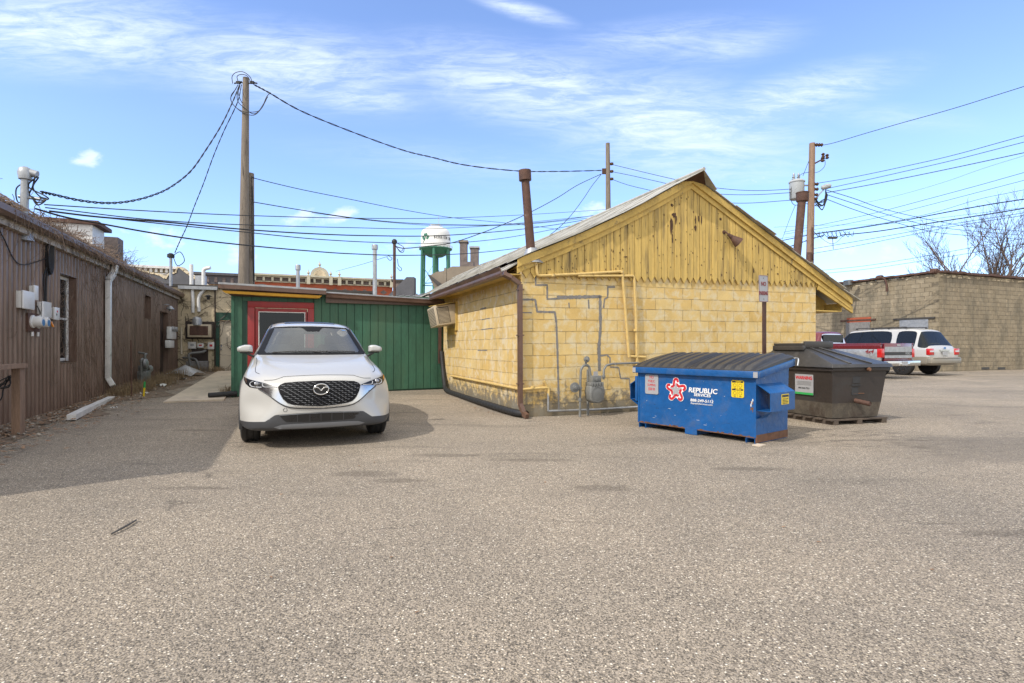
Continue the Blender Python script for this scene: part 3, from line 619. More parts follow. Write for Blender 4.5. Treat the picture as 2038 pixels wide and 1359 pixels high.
for q, r_ in (((1144, 771), .085), ((1168, 715), .052)):
    p = Vector(wpt(*q, -.34)); b = MB(); b.lathe([(.02, -.03), (r_*.5, -.028), (r_*.55, -.01), (r_, -.006), (r_, .012), (r_*.6, .02), (.03, .06)], p, 'y', 20); b.lathe([(.022, -.05), (.026, -.02)], p, 'y', 10); b.tube([p+Vector((0, .02, 0)), p+Vector((.07 if r_ > .06 else .0, .04, 0 if r_ > .06 else -.08))], .018, 8)
    b.build('regulator', 'meter_grey', gm, smooth=35)
# ================================================================ green shed
gs = thing('green_shed', 'dark green boarded shed with red door between white car and tan wall', 'building', (GS.o.x, GS.o.y, 0), GS.a)
GL = 4.80
dx0 = GS.ony(493, 601)[0]; dx1 = GS.ony(625, 601)[0]; dzt = GS.ony(560, 601)[1]
b = MB(); b.b2(0, dx0, .03, .1, 0, 2.42); b.b2(dx1, GL, .03, .1, 0, 2.42); b.b2(dx0, dx1, .03, .1, dzt, 2.42); b.b2(0, .1, .1, 7.5, 0, 2.42); b.b2(.1, GL, 7.4, 7.5, 0, 2.42)
b.build('wall_backing', 'green_dark', gs)
b = MB(); rnd = random.Random(9); x = .012; k = 0
while x < GL-.02:
    wd = .185 if k % 1 == 0 else .2; x1 = min(x+wd, GL)
    if x1 < dx0+.02 or x > dx1-.02: segs = [(.03, 2.4)]
    else: segs = [(dzt+.005, 2.4)]
    xa, xb = x, x1
    if segs[0][0] < .1: xa, xb = (xa, min(xb, dx0)) if x < dx0 else (max(xa, dx1), xb)
    z0 = segs[0][0]+(.05+.0125*x if segs[0][0] < .1 else 0)
    if xb-xa > .03: b.b2(xa+.006, xb-.006, -.002+rnd.uniform(0, .004), .028, z0, 2.4)
    x = x1; k += 1
k = 0; y = .03
while y < 7.3: b.b2(-.02+rnd.uniform(0, .004), -.001, y+.008, y+.19, .05, 2.4); y += .2
b.b2(-.026, .03, -.03, .04, .045, 2.41); b.build('siding', 'green_board', gs)
b = MB(); b.b2(GL-.5, GL-.015, -.006, .0, .02, 2.3)
# red door and frame
fr = MB(); fw = .14
fr.b2(dx0, dx0+fw, -.03, .06, .03, dzt-fw); fr.b2(dx1-fw, dx1, -.03, .06, .03, dzt-fw); fr.b2(dx0, dx1, -.03, .06, dzt-fw, dzt); fo = fr.build('door_frame', 'red_paint', gs, bevel=.004)
da, db = dx0+fw+.01, dx1-fw-.01; d = MB(); zt = dzt-fw-.01; gx0, gx1 = GS.ony(516, 650)[0], GS.ony(606, 650)[0]; gzt = GS.ony(560, 622)[1]
d.b2(da, gx0-.012, .01, .05, .04, zt); d.b2(gx1+.012, db, .01, .05, .04, zt); d.b2(gx0-.012, gx1+.012, .01, .05, gzt+.012, zt); d.b2(gx0-.012, gx1+.012, .01, .05, .04, .85)
do_ = d.build('door', 'red_paint', gs, bevel=.003)
d = MB(); t = .016
d.b2(gx0-t, gx0, -.002, .012, .84, gzt+t); d.b2(gx1, gx1+t, -.002, .012, .84, gzt+t); d.b2(gx0, gx1, -.002, .012, gzt, gzt+t); d.b2(gx0, gx1, -.002, .012, .84, .856); d.build('window_bead', 'white_paint', do_)
d = MB(); d.b2(gx0, gx1, .02, .026, .856, gzt); d.build('pane', 'pane', do_)
d = MB(); d.b2(gx0, gx1, .035, .045, .856, gzt); d.build('blind', 'roof_dark', do_)
# roofs, fascias, gutter
b = MB(); b.add([(-.25, -.28, 2.56), (1.95, -.28, 2.5), (1.95, 7.5, 2.72), (-.25, 7.5, 2.75), (-.25, -.28, 2.52), (1.95, -.28, 2.46), (1.95, 7.5, 2.66), (-.25, 7.5, 2.7)], [(0, 1, 2, 3), (7, 6, 5, 4), (0, 4, 5, 1), (1, 5, 6, 2), (3, 2, 6, 7), (0, 3, 7, 4)])
b.add([(1.95, -.12, 2.455), (GL+.05, -.12, 2.36), (GL+.05, 7.5, 2.62), (1.95, 7.5, 2.64), (1.95, -.12, 2.425), (GL+.05, -.12, 2.33), (GL+.05, 7.5, 2.58), (1.95, 7.5, 2.6)], [(0, 1, 2, 3), (7, 6, 5, 4), (0, 4, 5, 1), (1, 5, 6, 2), (3, 2, 6, 7), (0, 3, 7, 4)])
b.build('roof', 'galv', gs)
b = MB(); b.add([(-.25, -.29, 2.515), (1.95, -.29, 2.455), (1.95, -.29, 2.37), (-.25, -.29, 2.43), (-.25, -.262, 2.515), (1.95, -.262, 2.455), (1.95, -.262, 2.37), (-.25, -.262, 2.43)], [(0, 1, 2, 3), (7, 6, 5, 4), (0, 4, 5, 1), (1, 5, 6, 2), (3, 2, 6, 7), (0, 3, 7, 4)])
b.add([(-.2, -.24, 2.42), (1.88, -.24, 2.37), (1.80, -.02, 2.29), (-.02, -.02, 2.29), (-.2, -.01, 2.42), (1.88, -.01, 2.37)], [(0, 1, 2, 3), (0, 4, 5, 1), (0, 3, 4), (1, 5, 2)])
b.b2(1.95, GL+.02, -.07, -.045, 2.20, 2.35)
b.build('fascia', 'brown_metal', gs)
b = MB(); b.add([(-.13, -.16, 2.375), (1.8, -.16, 2.325), (1.77, -.06, 2.285), (-.04, -.06, 2.325), (-.13, -.06, 2.375), (1.8, -.06, 2.33)], [(0, 1, 2, 3)])
b.add([(-.19, -.247, 2.385), (1.86, -.247, 2.345), (1.80, -.235, 2.285), (-.1, -.235, 2.325)], [(0, 1, 2, 3)]); b.build('trim_strip', 'ochre_trim', gs)
b = MB(); gp2 = [(-.20, 2.37), (-.215, 2.41), (-.195, 2.415), (-.175, 2.33), (-.09, 2.33), (-.09, 2.40), (-.075, 2.40), (-.075, 2.315), (-.19, 2.315)]
b.add([(xx, yy, z-(.0 if xx < 3 else .085)) for xx in (1.95, GL+.08) for yy, z in gp2], [(i, (i+1) % 9, (i+1) % 9+9, i+9) for i in range(9)]+[tuple(range(9))[::-1], tuple(range(9, 18))]); b.build('gutter', 'brown_metal', gs)
b = MB(); b.bar((GL-.10, -.12, 2.25), (GL-.12, -.06, 2.15), .07, .055, (0, 1, 0)); b.bar((GL-.12, -.05, 2.15), (GL-.13, -.05, .75), .07, .055, (0, 1, 0)); b.build('downspout', 'rust', gs)
# vents on the shed roof
def vent(px, pyt, D, r_, zb, label, m='galv', cap=1.5, name='roof_vent', cat='vent pipe'):
    p = P(px, pyt, D); b = MB(); b.tube([(p.x, p.y, zb), (p.x, p.y, p.z-.12)], r_, 12); o = b.build(name, m, smooth=40); tag(o, label, cat)
    b = MB(); b.lathe([(r_*1.1, -.16), (r_*cap, -.14), (r_*cap, -.02), (r_*cap*.9, .0)], (p.x, p.y, p.z), 'z', 12); c = b.build('vent_cap', m, o, smooth=40)
    return o
vent(746, 487, 17, .065, 2.5, 'tall rusty galvanised vent pipe rising behind the green shed roof', 'galv', 1.5)
vent(593, 527, 15.5, .05, 2.5, 'short galvanised vent pipe on the shed roof before red brick', 'galv', 1.5)
# ================================================================ brown building on the left
bb = thing('brown_building', 'long low building clad in brown ribbed metal with dead vines on its gutter', 'building', (BB.o.x, BB.o.y, 0), BB.a)
Y0, Y1, ZT = -6.2, 13.05, 3.02
def bpx(px, py, c=0.0): return BB.onx(px, py, c)
wa0, wa1 = bpx(116, 600)[0], bpx(150, 600)[0]; waz0, waz1 = bpx(118, 722)[1], bpx(118, 542)[1]
wb0, wb1 = bpx(287, 600)[0], bpx(299, 600)[0]; wbz0, wbz1 = bpx(293, 634)[1], bpx(293, 588)[1]
wd0, wd1 = bpx(317, 700)[0], bpx(333, 700)[0]; wdz1 = bpx(320, 619)[1]
def corr(b, ya, yb_, z0, z1, pitch=.155):
    k0 = math.floor(ya/pitch); prof = []
    for k in range(k0, int(yb_/pitch)+2):
        for f, x in ((0, -.016), (.12, -.016), (.2, .0), (.52, .0), (.60, .024), (.90, .024)):
            y = (k+f)*pitch
            if ya <= y <= yb_: prof.append((x, y))
    prof = [(prof[0][0] if prof else 0, ya)]+prof+[(prof[-1][0] if prof else 0, yb_)]
    n = len(prof); b.add([(x, y, z0) for x, y in prof]+[(x, y, z1) for x, y in prof], [(i, i+1, n+i+1, n+i) for i in range(n-1)])
b = MB(); ze = ZT
for ya, yb_, z0, z1 in ((Y0, wa0, .03, ze), (wa0, wa1, .03, waz0), (wa0, wa1, waz1, ze), (wa1, wb0, .03, ze), (wb0, wb1, .03, wbz0), (wb0, wb1, wbz1, ze), (wb1, wd0, .06, ze), (wd0, wd1, wdz1, ze), (wd1, Y1, .1, ze)): corr(b, ya, yb_, z0, z1)
sid = b
b = MB(); b.b2(-9, -.2, Y0, Y0+.1, 0, 3.2); b.b2(-9, -.1, Y1-.1, Y1, 0, 3.2); b.b2(-.35, -.3, Y0, Y1, 0, 3.0); b.build('wall_backing', 'brown_dark', bb)
b = sid
for ya, yb_, z0, z1 in ((wa0, wa1, waz0, waz1), (wb0, wb1, wbz0, wbz1), (wd0, wd1, .1, wdz1)):
    b.b2(-.22, .024, yb_-.012, yb_, z0, z1); b.b2(-.22, .024, ya, ya+.012, z0, z1); b.b2(-.22, .024, ya, yb_, z1-.012, z1); b.b2(-.22, .026, ya, yb_, z0-.012, z0)
b.build('siding', 'brown_siding', bb)
o_ = MB(); o_.b2(-.16, -.10, wa0+.02, wa0+.075, waz0+.02, waz1-.02); o_.b2(-.16, -.10, wa1-.075, wa1-.02, waz0+.02, waz1-.02); o_.b2(-.16, -.10, wa0+.075, wa1-.075, waz0+.02, waz0+.08); o_.b2(-.16, -.10, wa0+.075, wa1-.075, waz1-.08, waz1-.02); o_.b2(-.15, -.11, wa0+.075, wa1-.075, (waz0+waz1)/2-.02, (waz0+waz1)/2+.02)
wf_ = o_.build('window', 'white_paint', bb, bevel=.004); b = MB(); b.b2(-.135, -.13, wa0+.07, wa1-.07, waz0+.07, waz1-.07); b.build('pane', 'pane', wf_)
b = MB(); b.b2(-.2, -.19, wb0, wb1, wbz0, wbz1); b.build('window', 'vent_dark', bb)
b = MB(); b.b2(-.16, -.12, wd0+.05, wd1-.01, .18, wdz1-.02); dr = b.build('door', 'brown_dark', bb); b = MB(); b.b2(-.12, -.0, wd0+.014, wd0+.05, .18, wdz1-.02); b.build('jamb', 'white_paint', dr)
b = MB()                                            # fascia and gutter along the eave
b.b2(.0, .10, Y0, Y1+.2, 2.93, 3.06); b.build('fascia', 'grey_fascia', bb)
gq = [(.10, 3.09), (.125, 3.16), (.22, 3.20), (.24, 3.13), (.235, 3.06), (.20, 3.03), (.11, 3.03), (.105, 3.045), (.195, 3.045), (.22, 3.07), (.222, 3.13), (.205, 3.17), (.115, 3.1)]
gq = [(.105, 3.16), (.105, 3.04), (.20, 3.03), (.235, 3.08), (.235, 3.17), (.222, 3.175), (.222, 3.09), (.195, 3.05), (.118, 3.055), (.118, 3.16)]
b = MB(); ng = len(gq); b.add([(x, y, z) for y in (Y0, Y1+.35) for x, z in gq], [(i, (i+1) % ng, (i+1) % ng+ng, i+ng) for i in range(ng)]+[tuple(range(ng))[::-1], tuple(range(ng, 2*ng))]); b.build('gutter', 'brown_metal', bb)
b = MB(); vs = []
ry = [Y0-.1, -3, -.5, .35, 2.2, 5, Y1+.3]
ris = [.45, .45, .45, .45, .44, .36, .16]
b.add([(.14, y, 3.175) for y in ry]+[(-.5, y, 3.175+k_) for y, k_ in zip(ry, ris)]+[(-9, y, 4.4) for y in ry]+[(.14, y, 3.14) for y in ry], [(i, i+1, 8+i, 7+i) for i in range(6)]+[(7+i, 8+i, 15+i, 14+i) for i in range(6)]+[(21+i, 22+i, i+1, i) for i in range(6)])
b.build('roof', 'old_brick', bb)
# white downspout with its offset neck
q = lambda px, py, c: (c, *bpx(px, py, c))
b = MB(); y_, _ = bpx(215, 600, .09)
spout(b, [(.2, y_+.16, 3.05), (.16, y_+.14, 2.86), (.10, y_, 2.68), (.095, y_, .46), (.20, y_-.05, .28)], .125, .10); b.build('downspout', 'white_paint', bb, bevel=.006)
# dormer box on the roof
D0 = P(186, 470, 12.0); rb = thing('roof_box', 'white boarded roof box with a rusty lid above the vine gutter', 'roof box', (0, 0, 0))
l0 = BB.w(-1.0, 3.0, 0); 
def Lb(px, py, c): y, z = bpx(px, py, c); return y, z
xa, za = BB.ony(84, 440, 5.0); xb2, zb2 = BB.ony(184, 444, 5.0)
rb.location = (BB.o.x, BB.o.y, 0); rb.rotation_euler = (0, 0, BB.a)
b = MB(); b.b2(xa, xb2, 5.0, 5.9, 3.2, zb2-.04); b.build('side', 'white_paint', rb); b = MB(); b.b2(xa-.1, xb2+.14, 4.9, 6.0, zb2-.04, zb2+.05); b.build('lid', 'rust', rb)
b = MB(); b.b2(xb2-.3, xb2+.22, 6.2, 6.7, 3.2, zb2-.1); tag(b.build('chimney', 'old_brick'), 'stub of crumbling dark brick chimney behind the white roof box', 'chimney'); bpy.data.objects['chimney'].matrix_world = rb.matrix_basis.copy()
# service mast
mp = P(47, 420, 8.6); mt = P(50, 338, 8.6)
ms = thing('service_mast', 'fat grey service mast with weatherhead rising from the vine covered roof', 'service mast', (mp.x, mp.y, 3.2))
L_ = lambda v: Vector(v)-Vector((mp.x, mp.y, 3.2))
b = MB(); b.tube([(0, 0, -.3), L_(mt)-Vector((0, 0, .1))], .055, 14); b.build('mast', 'galv', ms, smooth=40)
b = MB(); hp = L_(mt); b.lathe([(.06, -.16), (.085, -.15), (.10, -.05), (.08, .02), (.03, .05)], hp, 'z', 14); b.tube([hp+Vector((0, 0, -.02)), hp+Vector((.15, .05, -.06))], .06, 10); b.build('weatherhead', 'galv', ms, smooth=50)
b = MB(); b.lathe([(.14, -.35), (.09, -.2), (.06, -.12)], (0, 0, .0), 'z', 12); b.tube([hp+Vector((-.1, 0, -.42)), hp+Vector((.2, .05, -.45))], .025, 8); b.build('clamp', 'galv', ms, smooth=50)
b = MB()
for k, e in enumerate(((.14, .02), (.17, .05), (.19, .0))):
    s0 = hp+Vector((e[0], e[1], -.1)); b.tube(bez([s0, s0+Vector((-.04-.05*k, 0, -.16)), s0+Vector((-.1+.1*k, .02, -.3)), hp+Vector((.28+.02*k, .05, -.45)), hp+Vector((.18, .02, -.55+.04*k)), hp+Vector((.1, .0, -.42))]), .011, 6)
b.tube(bez([hp+Vector((-.02, 0, -.2)), hp+Vector((-.14, 0, -.3)), hp+Vector((-.12, 0, -.5)), hp+Vector((.0, 0, -.52))]), .01, 6)
b.build('drip_loop', 'black_cable', ms, smooth=60)
# electrical boxes on the siding
def wbox(name, px0, px1, py0, py1, c0, c1, m, label, cat, bev=.02, holes=None):
    """box whose front face (plane x=c1 in the wall's frame) fills the given pixels"""
    y0, z1 = bpx(px0, py0, c1); y1, z0 = bpx(px1, py1, c1); y1b = bpx(px1, py0, c1)[0]
    y0, y1 = min(y0, y1), max(y0, y1); o = BB.w(c0, (y0+y1)/2, z0); t = thing(name, label, cat, o, BB.a)
    w_, h_ = y1-y0, z1-z0; b = MB(); b.b2(0, c1-c0-.03, -w_/2+.01, w_/2-.01, .01, h_-.01); b.build('case', m, t, bevel=.006)
    b = MB(); b.b2(c1-c0-.03, c1-c0, -w_/2, w_/2, 0, h_); b.build('cover', m, t, bevel=bev)
    return t, w_, h_
E1, w1, h1 = wbox('utility_box', 47, 70, 577, 617, .02, .12, 'white_plastic', 'largest rounded grey plastic utility box above the brown meter panel', 'utility box', .03)
E2, w2, h2 = wbox('utility_box', 86, 103, 599, 633, .02, .11, 'white_plastic', 'ribbed grey plastic utility box between the meter panel and the window', 'utility box', .03)
b = MB()
for k in range(9): b.b2(.09, .096, -w2/2+.02, w2/2-.02, .04+k*h2/10, .05+k*h2/10)
b.build('ribs', 'white_plastic', E2)
E3, w3, h3 = wbox('utility_box', 109, 119, 611, 637, .02, .10, 'white_plastic', 'small grey steel box with red and black stickers beside the white window', 'utility box', .004)
b = MB(); b.b2(.08, .084, -.02, .02, h3*.6, h3*.75); b.build('sticker', 'letter_red', E3); b = MB(); b.b2(.08, .084, -.045, -.01, h3*.35, h3*.5); b.build('sticker', 'letter_black', E3)
E4, w4, h4 = wbox('utility_box', 69, 77, 567, 598, .02, .10, 'white_plastic', 'narrow grey box peeking out behind the largest rounded utility box', 'utility box', .006)
y0, z1 = bpx(53, 622, .03); y1, z0 = bpx(76, 661, .03); mpn = thing('meter_panel', 'brown board carrying two round electric meters with blue dials', 'electric meter', BB.w(0.02, (y0+y1)/2, z0), BB.a)
wm_, hm_ = y1-y0, z1-z0; b = MB(); b.b2(0, .03, -wm_/2, wm_/2, 0, hm_); b.build('board', 'rust', mpn)
for k, yy in enumerate((-wm_*.16, wm_*.34)):
    b = MB(); b.lathe([(.105, .03), (.105, .05), (.085, .055), (.085, .16), (.075, .175)], (0, yy, hm_*.55), 'x', 20); mt_ = b.build('meter', 'white_plastic', mpn, smooth=40)
    b = MB(); b.lathe([(.055, .1755), (.055, .18)], (0, yy, hm_*.55-.015), 'x', 16); b.build('dial', 'blue_glass', mt_)
    b = MB(); b.lathe([(.02, -.07), (.02, .0)], (.03, yy, 0), 'z', 10); b.build('conduit', 'white_plastic', mt_)
# coil of cable and its runs
b = MB(); cy, cz = bpx(100, 508, .08)
for k in range(9):
    r_ = .13+.008*k; pts = []
    for i in range(20):
        a = 2*math.pi*i/20; pts.append(BB.w(.05+.012*(k % 4), cy+r_*.62*math.cos(a)+.003*k, cz+(r_*1.75)*math.sin(a)))
    b.tube(pts, .012, 5, closed=True)
b.tube(bez([BB.w(.05, cy, cz-.12), BB.w(.05, cy-.06, cz-.4), BB.w(.06, cy-.12, cz-.75), BB.w(.07, cy-.13, cz-1.0)]), .014, 6)
b.tube(bez([BB.w(.07, cy+.02, cz-.12), BB.w(.05, cy-.16, cz-.35), BB.w(.05, cy-.15, cz-.7), BB.w(.06, cy-.16, cz-1.05)]), .011, 6)
b.tube(bez([BB.w(.05, cy-.02, cz+.1), BB.w(.05, cy+.02, cz+.28), BB.w(.06, cy+.04, cz+.36)]), .01, 6)
b.tube(bez([BB.w(.04, -1.1, 3.0), BB.w(.04, -.8, 2.75), BB.w(.04, -.3, 2.45), BB.w(.05, cy, cz-.05)]), .008, 6)
tag(b.build('cable_coil', 'black_cable', smooth=60), 'coiled black cable hanging from the gutter above the utility boxes', 'cable')
b = MB()
for k in range(5):
    r = random.Random(k); a0, z0_ = bpx(75+k*5, 620, .05); b.tube(bez([BB.w(.04, a0, z0_+.1), BB.w(.07, a0+.03, z0_-.02*k), BB.w(.05, a0+.1*r.random(), z0_-.08-.03*k), BB.w(.05, a0+.2*r.random(), z0_-.02)]), .008, 6)
tag(b.build('loose_wiring', 'black_cable', smooth=60), 'tangle of loose black wiring between the grey utility boxes', 'cable')
b = MB(); a0, z0_ = bpx(101, 640, .05); b.tube([BB.w(.05, a0, z0_), BB.w(.08, a0+.02, z0_-.09)], .017, 8); tag(b.build('orange_tag', 'amber'), 'small orange plastic plug hanging under the ribbed utility box', 'plug')
# lamp over the far door
y_, z_ = bpx(333, 612, .1); lm = thing('wall_lamp', 'small galvanised dome lamp on the ribbed brown wall above the far door', 'lamp', BB.w(.0, y_, z_), BB.a)
b = MB(); b.tube(bez([(.0, -.12, .08), (.12, -.1, .1), (.18, 0, .06)]), .012, 6); b.build('arm', 'galv', lm); b = MB(); b.lathe([(.03, .06), (.06, .04), (.13, -.05), (.12, -.05), (.05, .03)], (.18, 0, 0), 'z', 16, cap=False); b.lathe([(.05, .0), (.05, -.09), (.02, -.12)], (.18, 0, 0), 'z', 10); b.build('shade', 'galv', lm, smooth=50)
# second gas meter against the brown wall, marker poles
y_, _ = bpx(284, 760, .25); g2 = thing('gas_meter', 'weathered grey gas meter among weeds against the brown ribbed wall', 'gas meter', BB.w(.28, y_, gz(*BB.w(.28, y_)[:2])), BB.a)
b = MB(); b.b2(-.12, .12, -.22, .22, .10, .42); b.build('body', 'meter_grey', g2, bevel=.04); b = MB(); b.b2(-.1, .1, -.18, .18, .42, .56); b.lathe([(.06, .1), (.06, .14)], (0, 0, .5), 'x', 12); b.build('index_head', 'meter_grey', g2, bevel=.01)
b = MB(); b.tube(bezc([(.0, -.28, 0), (.0, -.28, .72), (.0, -.12, .74), (0, -.1, .56)], .06), .03, 8); b.tube(bezc([(.0, .12, .56), (0, .12, .85), (0, .3, .86), (-.2, .35, .9)], .05), .03, 8); b.tube([(.0, .3, 0), (.0, .3, .5)], .03, 8)
for z in (.3, .5, .66): b.tube([(0, -.28, z), (0, -.28, z+.05)], .05, 8)
b.build('pipework', 'meter_grey', g2, smooth=40)
b = MB(); b.lathe([(.04, -.05), (.12, -.03), (.12, .02), (.05, .06)], (.1, -.28, .62), 'x', 16); b.lathe([(.04, -.05), (.10, -.03), (.10, .02), (.05, .06)], (.08, .32, .45), 'x', 16); b.build('regulator', 'galv', g2, smooth=40)
p = G(262, 792, .05); b = MB(); b.tube([(p.x, p.y, .03), (p.x-.12, p.y+.15, 1.32)], .014, 8); tag(b.build('marker_rod', 'rust'), 'thin rusty rod leaning on the brown wall left of the gas meter', 'rod')
p = G(262, 793, .05); p = Vector((p.x+.12, p.y+.2, 0)); b = MB(); b.tube([(p.x, p.y, .03), (p.x+.02, p.y, .27)], .02, 8); t = b.build('marker_post', 'sticker_yellow'); tag(t, 'short yellow and green marker post before the weathered gas meter', 'marker post'); b = MB(); b.tube([(p.x+.02, p.y, .27), (p.x+.03, p.y, .4)], .021, 8); b.build('tip', 'sticker_green', t)
# timber rail at the left edge
p = G(36, 866, 0); tr = thing('timber_rail', 'weathered timber post and top rail at the left edge', 'rail', (p.x, p.y, 0), BB.a)
h = CAMH-(726-HZ)/FPX*p.y; b = MB(); b.b2(-.045, .045, -.07, .07, -.05, h-.04); b.build('post', 'old_timber', tr); b = MB(); b.b2(-.07, .075, -1.9, .09, h-.04, h+.015); b.build('top_board', 'old_timber', tr)
b = MB(); r = random.Random(4)
for k in range(7):
    pts = []; y0 = p.y-.2
    for i in range(6): pts.append(tr.location+Vector((-.25-.12*i*r.random()+.1*r.random(), .1+.1*r.random()-.1*i, h-.15-.12*i*(.5+r.random()))))
    b.tube(bez(pts, 5), .008, 5)
tag(b.build('cable_tangle', 'black_cable', smooth=60), 'tangle of black cables drooping under the timber rail', 'cable')
# loose white downspout lying on the ground
a_, c_ = G(142, 838), G(222, 799); a_.z = .06; c_.z = .07; m_ = a_.lerp(c_, .5)+Vector((-.04, .06, .0)); b = MB()
pts = bez([a_, a_.lerp(m_, .6)+Vector((.01, 0, .01)), m_, c_], 5)
for i in range(len(pts)-1): b.bar(pts[i], pts[i+1], .12, .085)
tag(b.build('loose_downspout', 'white_paint'), 'loose bent white downspout length lying on the ground by the brown wall', 'downspout')
# ================================================================ tan building at the end of the court
tb = thing('tan_building', 'tan plastered rear building with pipes and a cream door in green frame', 'building', (TB.o.x, TB.o.y, 0), TB.a)
TZ = 3.42
def T(px, py, c=0.0): return TB.ony(px, py, c)
d0, zt = T(437, 637); d1 = T(465, 637)[0]
b = MB(); b.b2(-.6, d0, 0, .2, 0, TZ); b.b2(d1, 7, 0, .2, 0, TZ); b.b2(d0, d1, 0, .2, zt, TZ); b.b2(6.8, 7, .2, 8, 0, TZ); b.build('wall', 'tan_wall', tb)
b = MB(); b.b2(d0+.02, d1-.01, .06, .1, .24, zt-.02); dr = b.build('door', 'tan_door', tb); b = MB(); x, z = T(440, 695); b.lathe([(.03, .05), (.03, .0)], (x, 0, z), 'y', 10); x, z = T(440, 688); b.b2(x-.03, x+.03, .045, .06, z-.05, z+.05); b.build('handle', 'chrome_dark', dr)
x0 = T(427, 640)[0]; b = MB(); b.b2(x0, d0, -.02, .1, .22, zt+.30); b.b2(d0, d1+.2, -.02, .1, zt, zt+.30); b.build('door_frame', 'green_dark', tb)
b = MB(); b.b2(-.8, 7.2, -.1, 8, TZ, TZ+.1); b.build('roof', 'roof_dark', tb)
xg0, zg = T(355, 571, -.15); xg1, _ = T(433, 571, -.15); b = MB(); b.b2(xg0, xg1, -.25, -.1, zg-.07, zg+.05); b.build('gutter', 'galv', tb)
b = MB()
for l in ([(383, 575), (384, 600), (384, 622)], [(410, 572), (396, 588), (395, 600), (396, 620)]): b.tube(bezc([(T(*q, -.1)[0], -.1, T(*q, -.1)[1]) for q in l], .15), .058, 10)
b.build('wall_pipe', 'white_plastic', tb, smooth=50)
b = MB(); x, _ = T(428, 600, -.05); b.tube([(x, -.05, .3), (x, -.05, TZ)], .025, 8); b.build('conduit', 'brown_dark', tb)
def tbox(name, px0, px1, py0, py1, c, m, label, cat, dz=0):
    x0, z1 = T(px0, py0, -c); x1, z0 = T(px1, py1, -c); t = thing(name, label, cat, TB.w((x0+x1)/2, 0, z0), TB.a); return t, x1-x0, z1-z0
t, w_, h_ = tbox('air_conditioner', 373, 420, 645, 671, .35, '', 'wide rusty brown air conditioner in the tan wall', 'air conditioner')
b = MB(); b.b2(-w_/2, w_/2, -.35, 0, 0, h_); b.build('casing', 'beige_metal', t, bevel=.01); b = MB(); b.b2(-w_/2+.07, w_/2-.1, -.357, -.345, .07, h_-.06); b.build('grille', 'rust', t); b = MB(); b.b2(-w_/2-.12, w_/2+.12, -.03, -.005, -.06, h_+.12); b.build('surround', 'brown_dark', t)
x, z = T(391, 636, -.4); t = thing('vent_hood', 'round grey vent pot sitting on top of the rusty air conditioner', 'vent', TB.w(x, -.25, z), TB.a); b = MB(); b.lathe([(.17, -.2), (.17, 0), (.12, .1), (.0, .13)], n=14); b.build('pot', 'galv', t, smooth=50)
for (a1, a2, b1, b2_, lab) in ((374, 390, 680, 694, 'leftmost white utility box under the rusty air conditioner'), (392, 405, 683, 692, 'middle small white utility box under the rusty air conditioner'), (413, 426, 681, 695, 'white utility box with red label beside the green door frame')):
    t, w_, h_ = tbox('utility_box', a1, a2, b1, b2_, .12, '', lab, 'utility box'); b = MB(); b.b2(-w_/2, w_/2, -.12, 0, 0, h_); b.build('case', 'white_plastic', t, bevel=.008)
    b = MB(); b.b2(-w_*.2, w_*.25, -.125, -.12, h_*.4, h_*.7); b.build('sticker', 'letter_red' if a1 > 391 else 'galv', t)
t, w_, h_ = tbox('access_panel', 381, 414, 694, 718, .05, '', 'dark maroon access panel above the stone block', 'panel'); b = MB(); b.b2(-w_/2, w_/2, -.05, 0, 0, h_); b.build('plate', 'brown_dark', t)
t, w_, h_ = tbox('stone_block', 370, 412, 719, 745, .5, '', 'rough grey concrete block against the foot of the tan wall', 'block'); b = MB(); b.b2(-w_/2, w_/2, -.5, 0, -.1, h_); b.build('block', 'cement_patch', t, bevel=.02)
x, z = T(415, 590, -.15); t = thing('wall_lamp', 'small black lamp high on the tan wall beside white pipes', 'lamp', TB.w(x, 0, z), TB.a); b = MB(); b.tube([(0, 0, .03), (0, -.2, .03)], .02, 8); b.build('arm', 'black_cable', t); b = MB(); b.lathe([(.03, .06), (.15, 0), (.14, 0), (.04, .05)], (0, -.2, 0), 'z', 14, cap=False); b.lathe([(.06, 0), (.05, -.12)], (0, -.2, 0), 'z', 10); b.build('shade', 'black_cable', t, smooth=50)
for px0, py0, px1, py1, lab in ((340, 650, 351, 675, 'cluster of grey meters at the inner corner of the brown wall'), (337, 677, 347, 692, 'white switch box under the corner meters'),):
    y0, z1 = bpx(px0, py0, .15); y1, z0 = bpx(px1, py1, .15); t = thing('utility_box', lab, 'utility box', BB.w(0, (y0+y1)/2, z0), BB.a); b = MB(); b.b2(.02, .15, -abs(y1-y0)/2, abs(y1-y0)/2, 0, z1-z0); b.build('case', 'white_plastic', t, bevel=.01)
    if px0 == 340:
        b = MB()
        for k in range(3): b.lathe([(.09, .15), (.08, .22)], (0, -.3+.3*k, .35), 'x', 12)
        b.build('dial', 'galv', t)
t = thing('pipe_cluster', 'elbowed grey pipes rising from weeds in the court corner', 'pipes', TB.w(.5, -.5, .22), TB.a); b = MB()
b.tube(bezc([(0, 0, 0), (-.1, 0, .7), (.35, .1, .75), (.4, .4, .8)], .1), .045, 8); b.tube(bezc([(.3, -.1, 0), (.15, 0, .5), (-.3, .2, .55)], .1), .04, 8); b.build('pipe', 'meter_grey', t, smooth=50)
t = thing('conduit_pipe', 'thin cream upright conduit on the tan wall above the elbowed pipes', 'pipe', TB.w(*[T(361, 700, -.05)[0]], -.05, .9), TB.a); b = MB(); b.tube([(0, 0, 0), (0, 0, 1.0)], .035, 8); b.build('tube', 'tan_door', t)
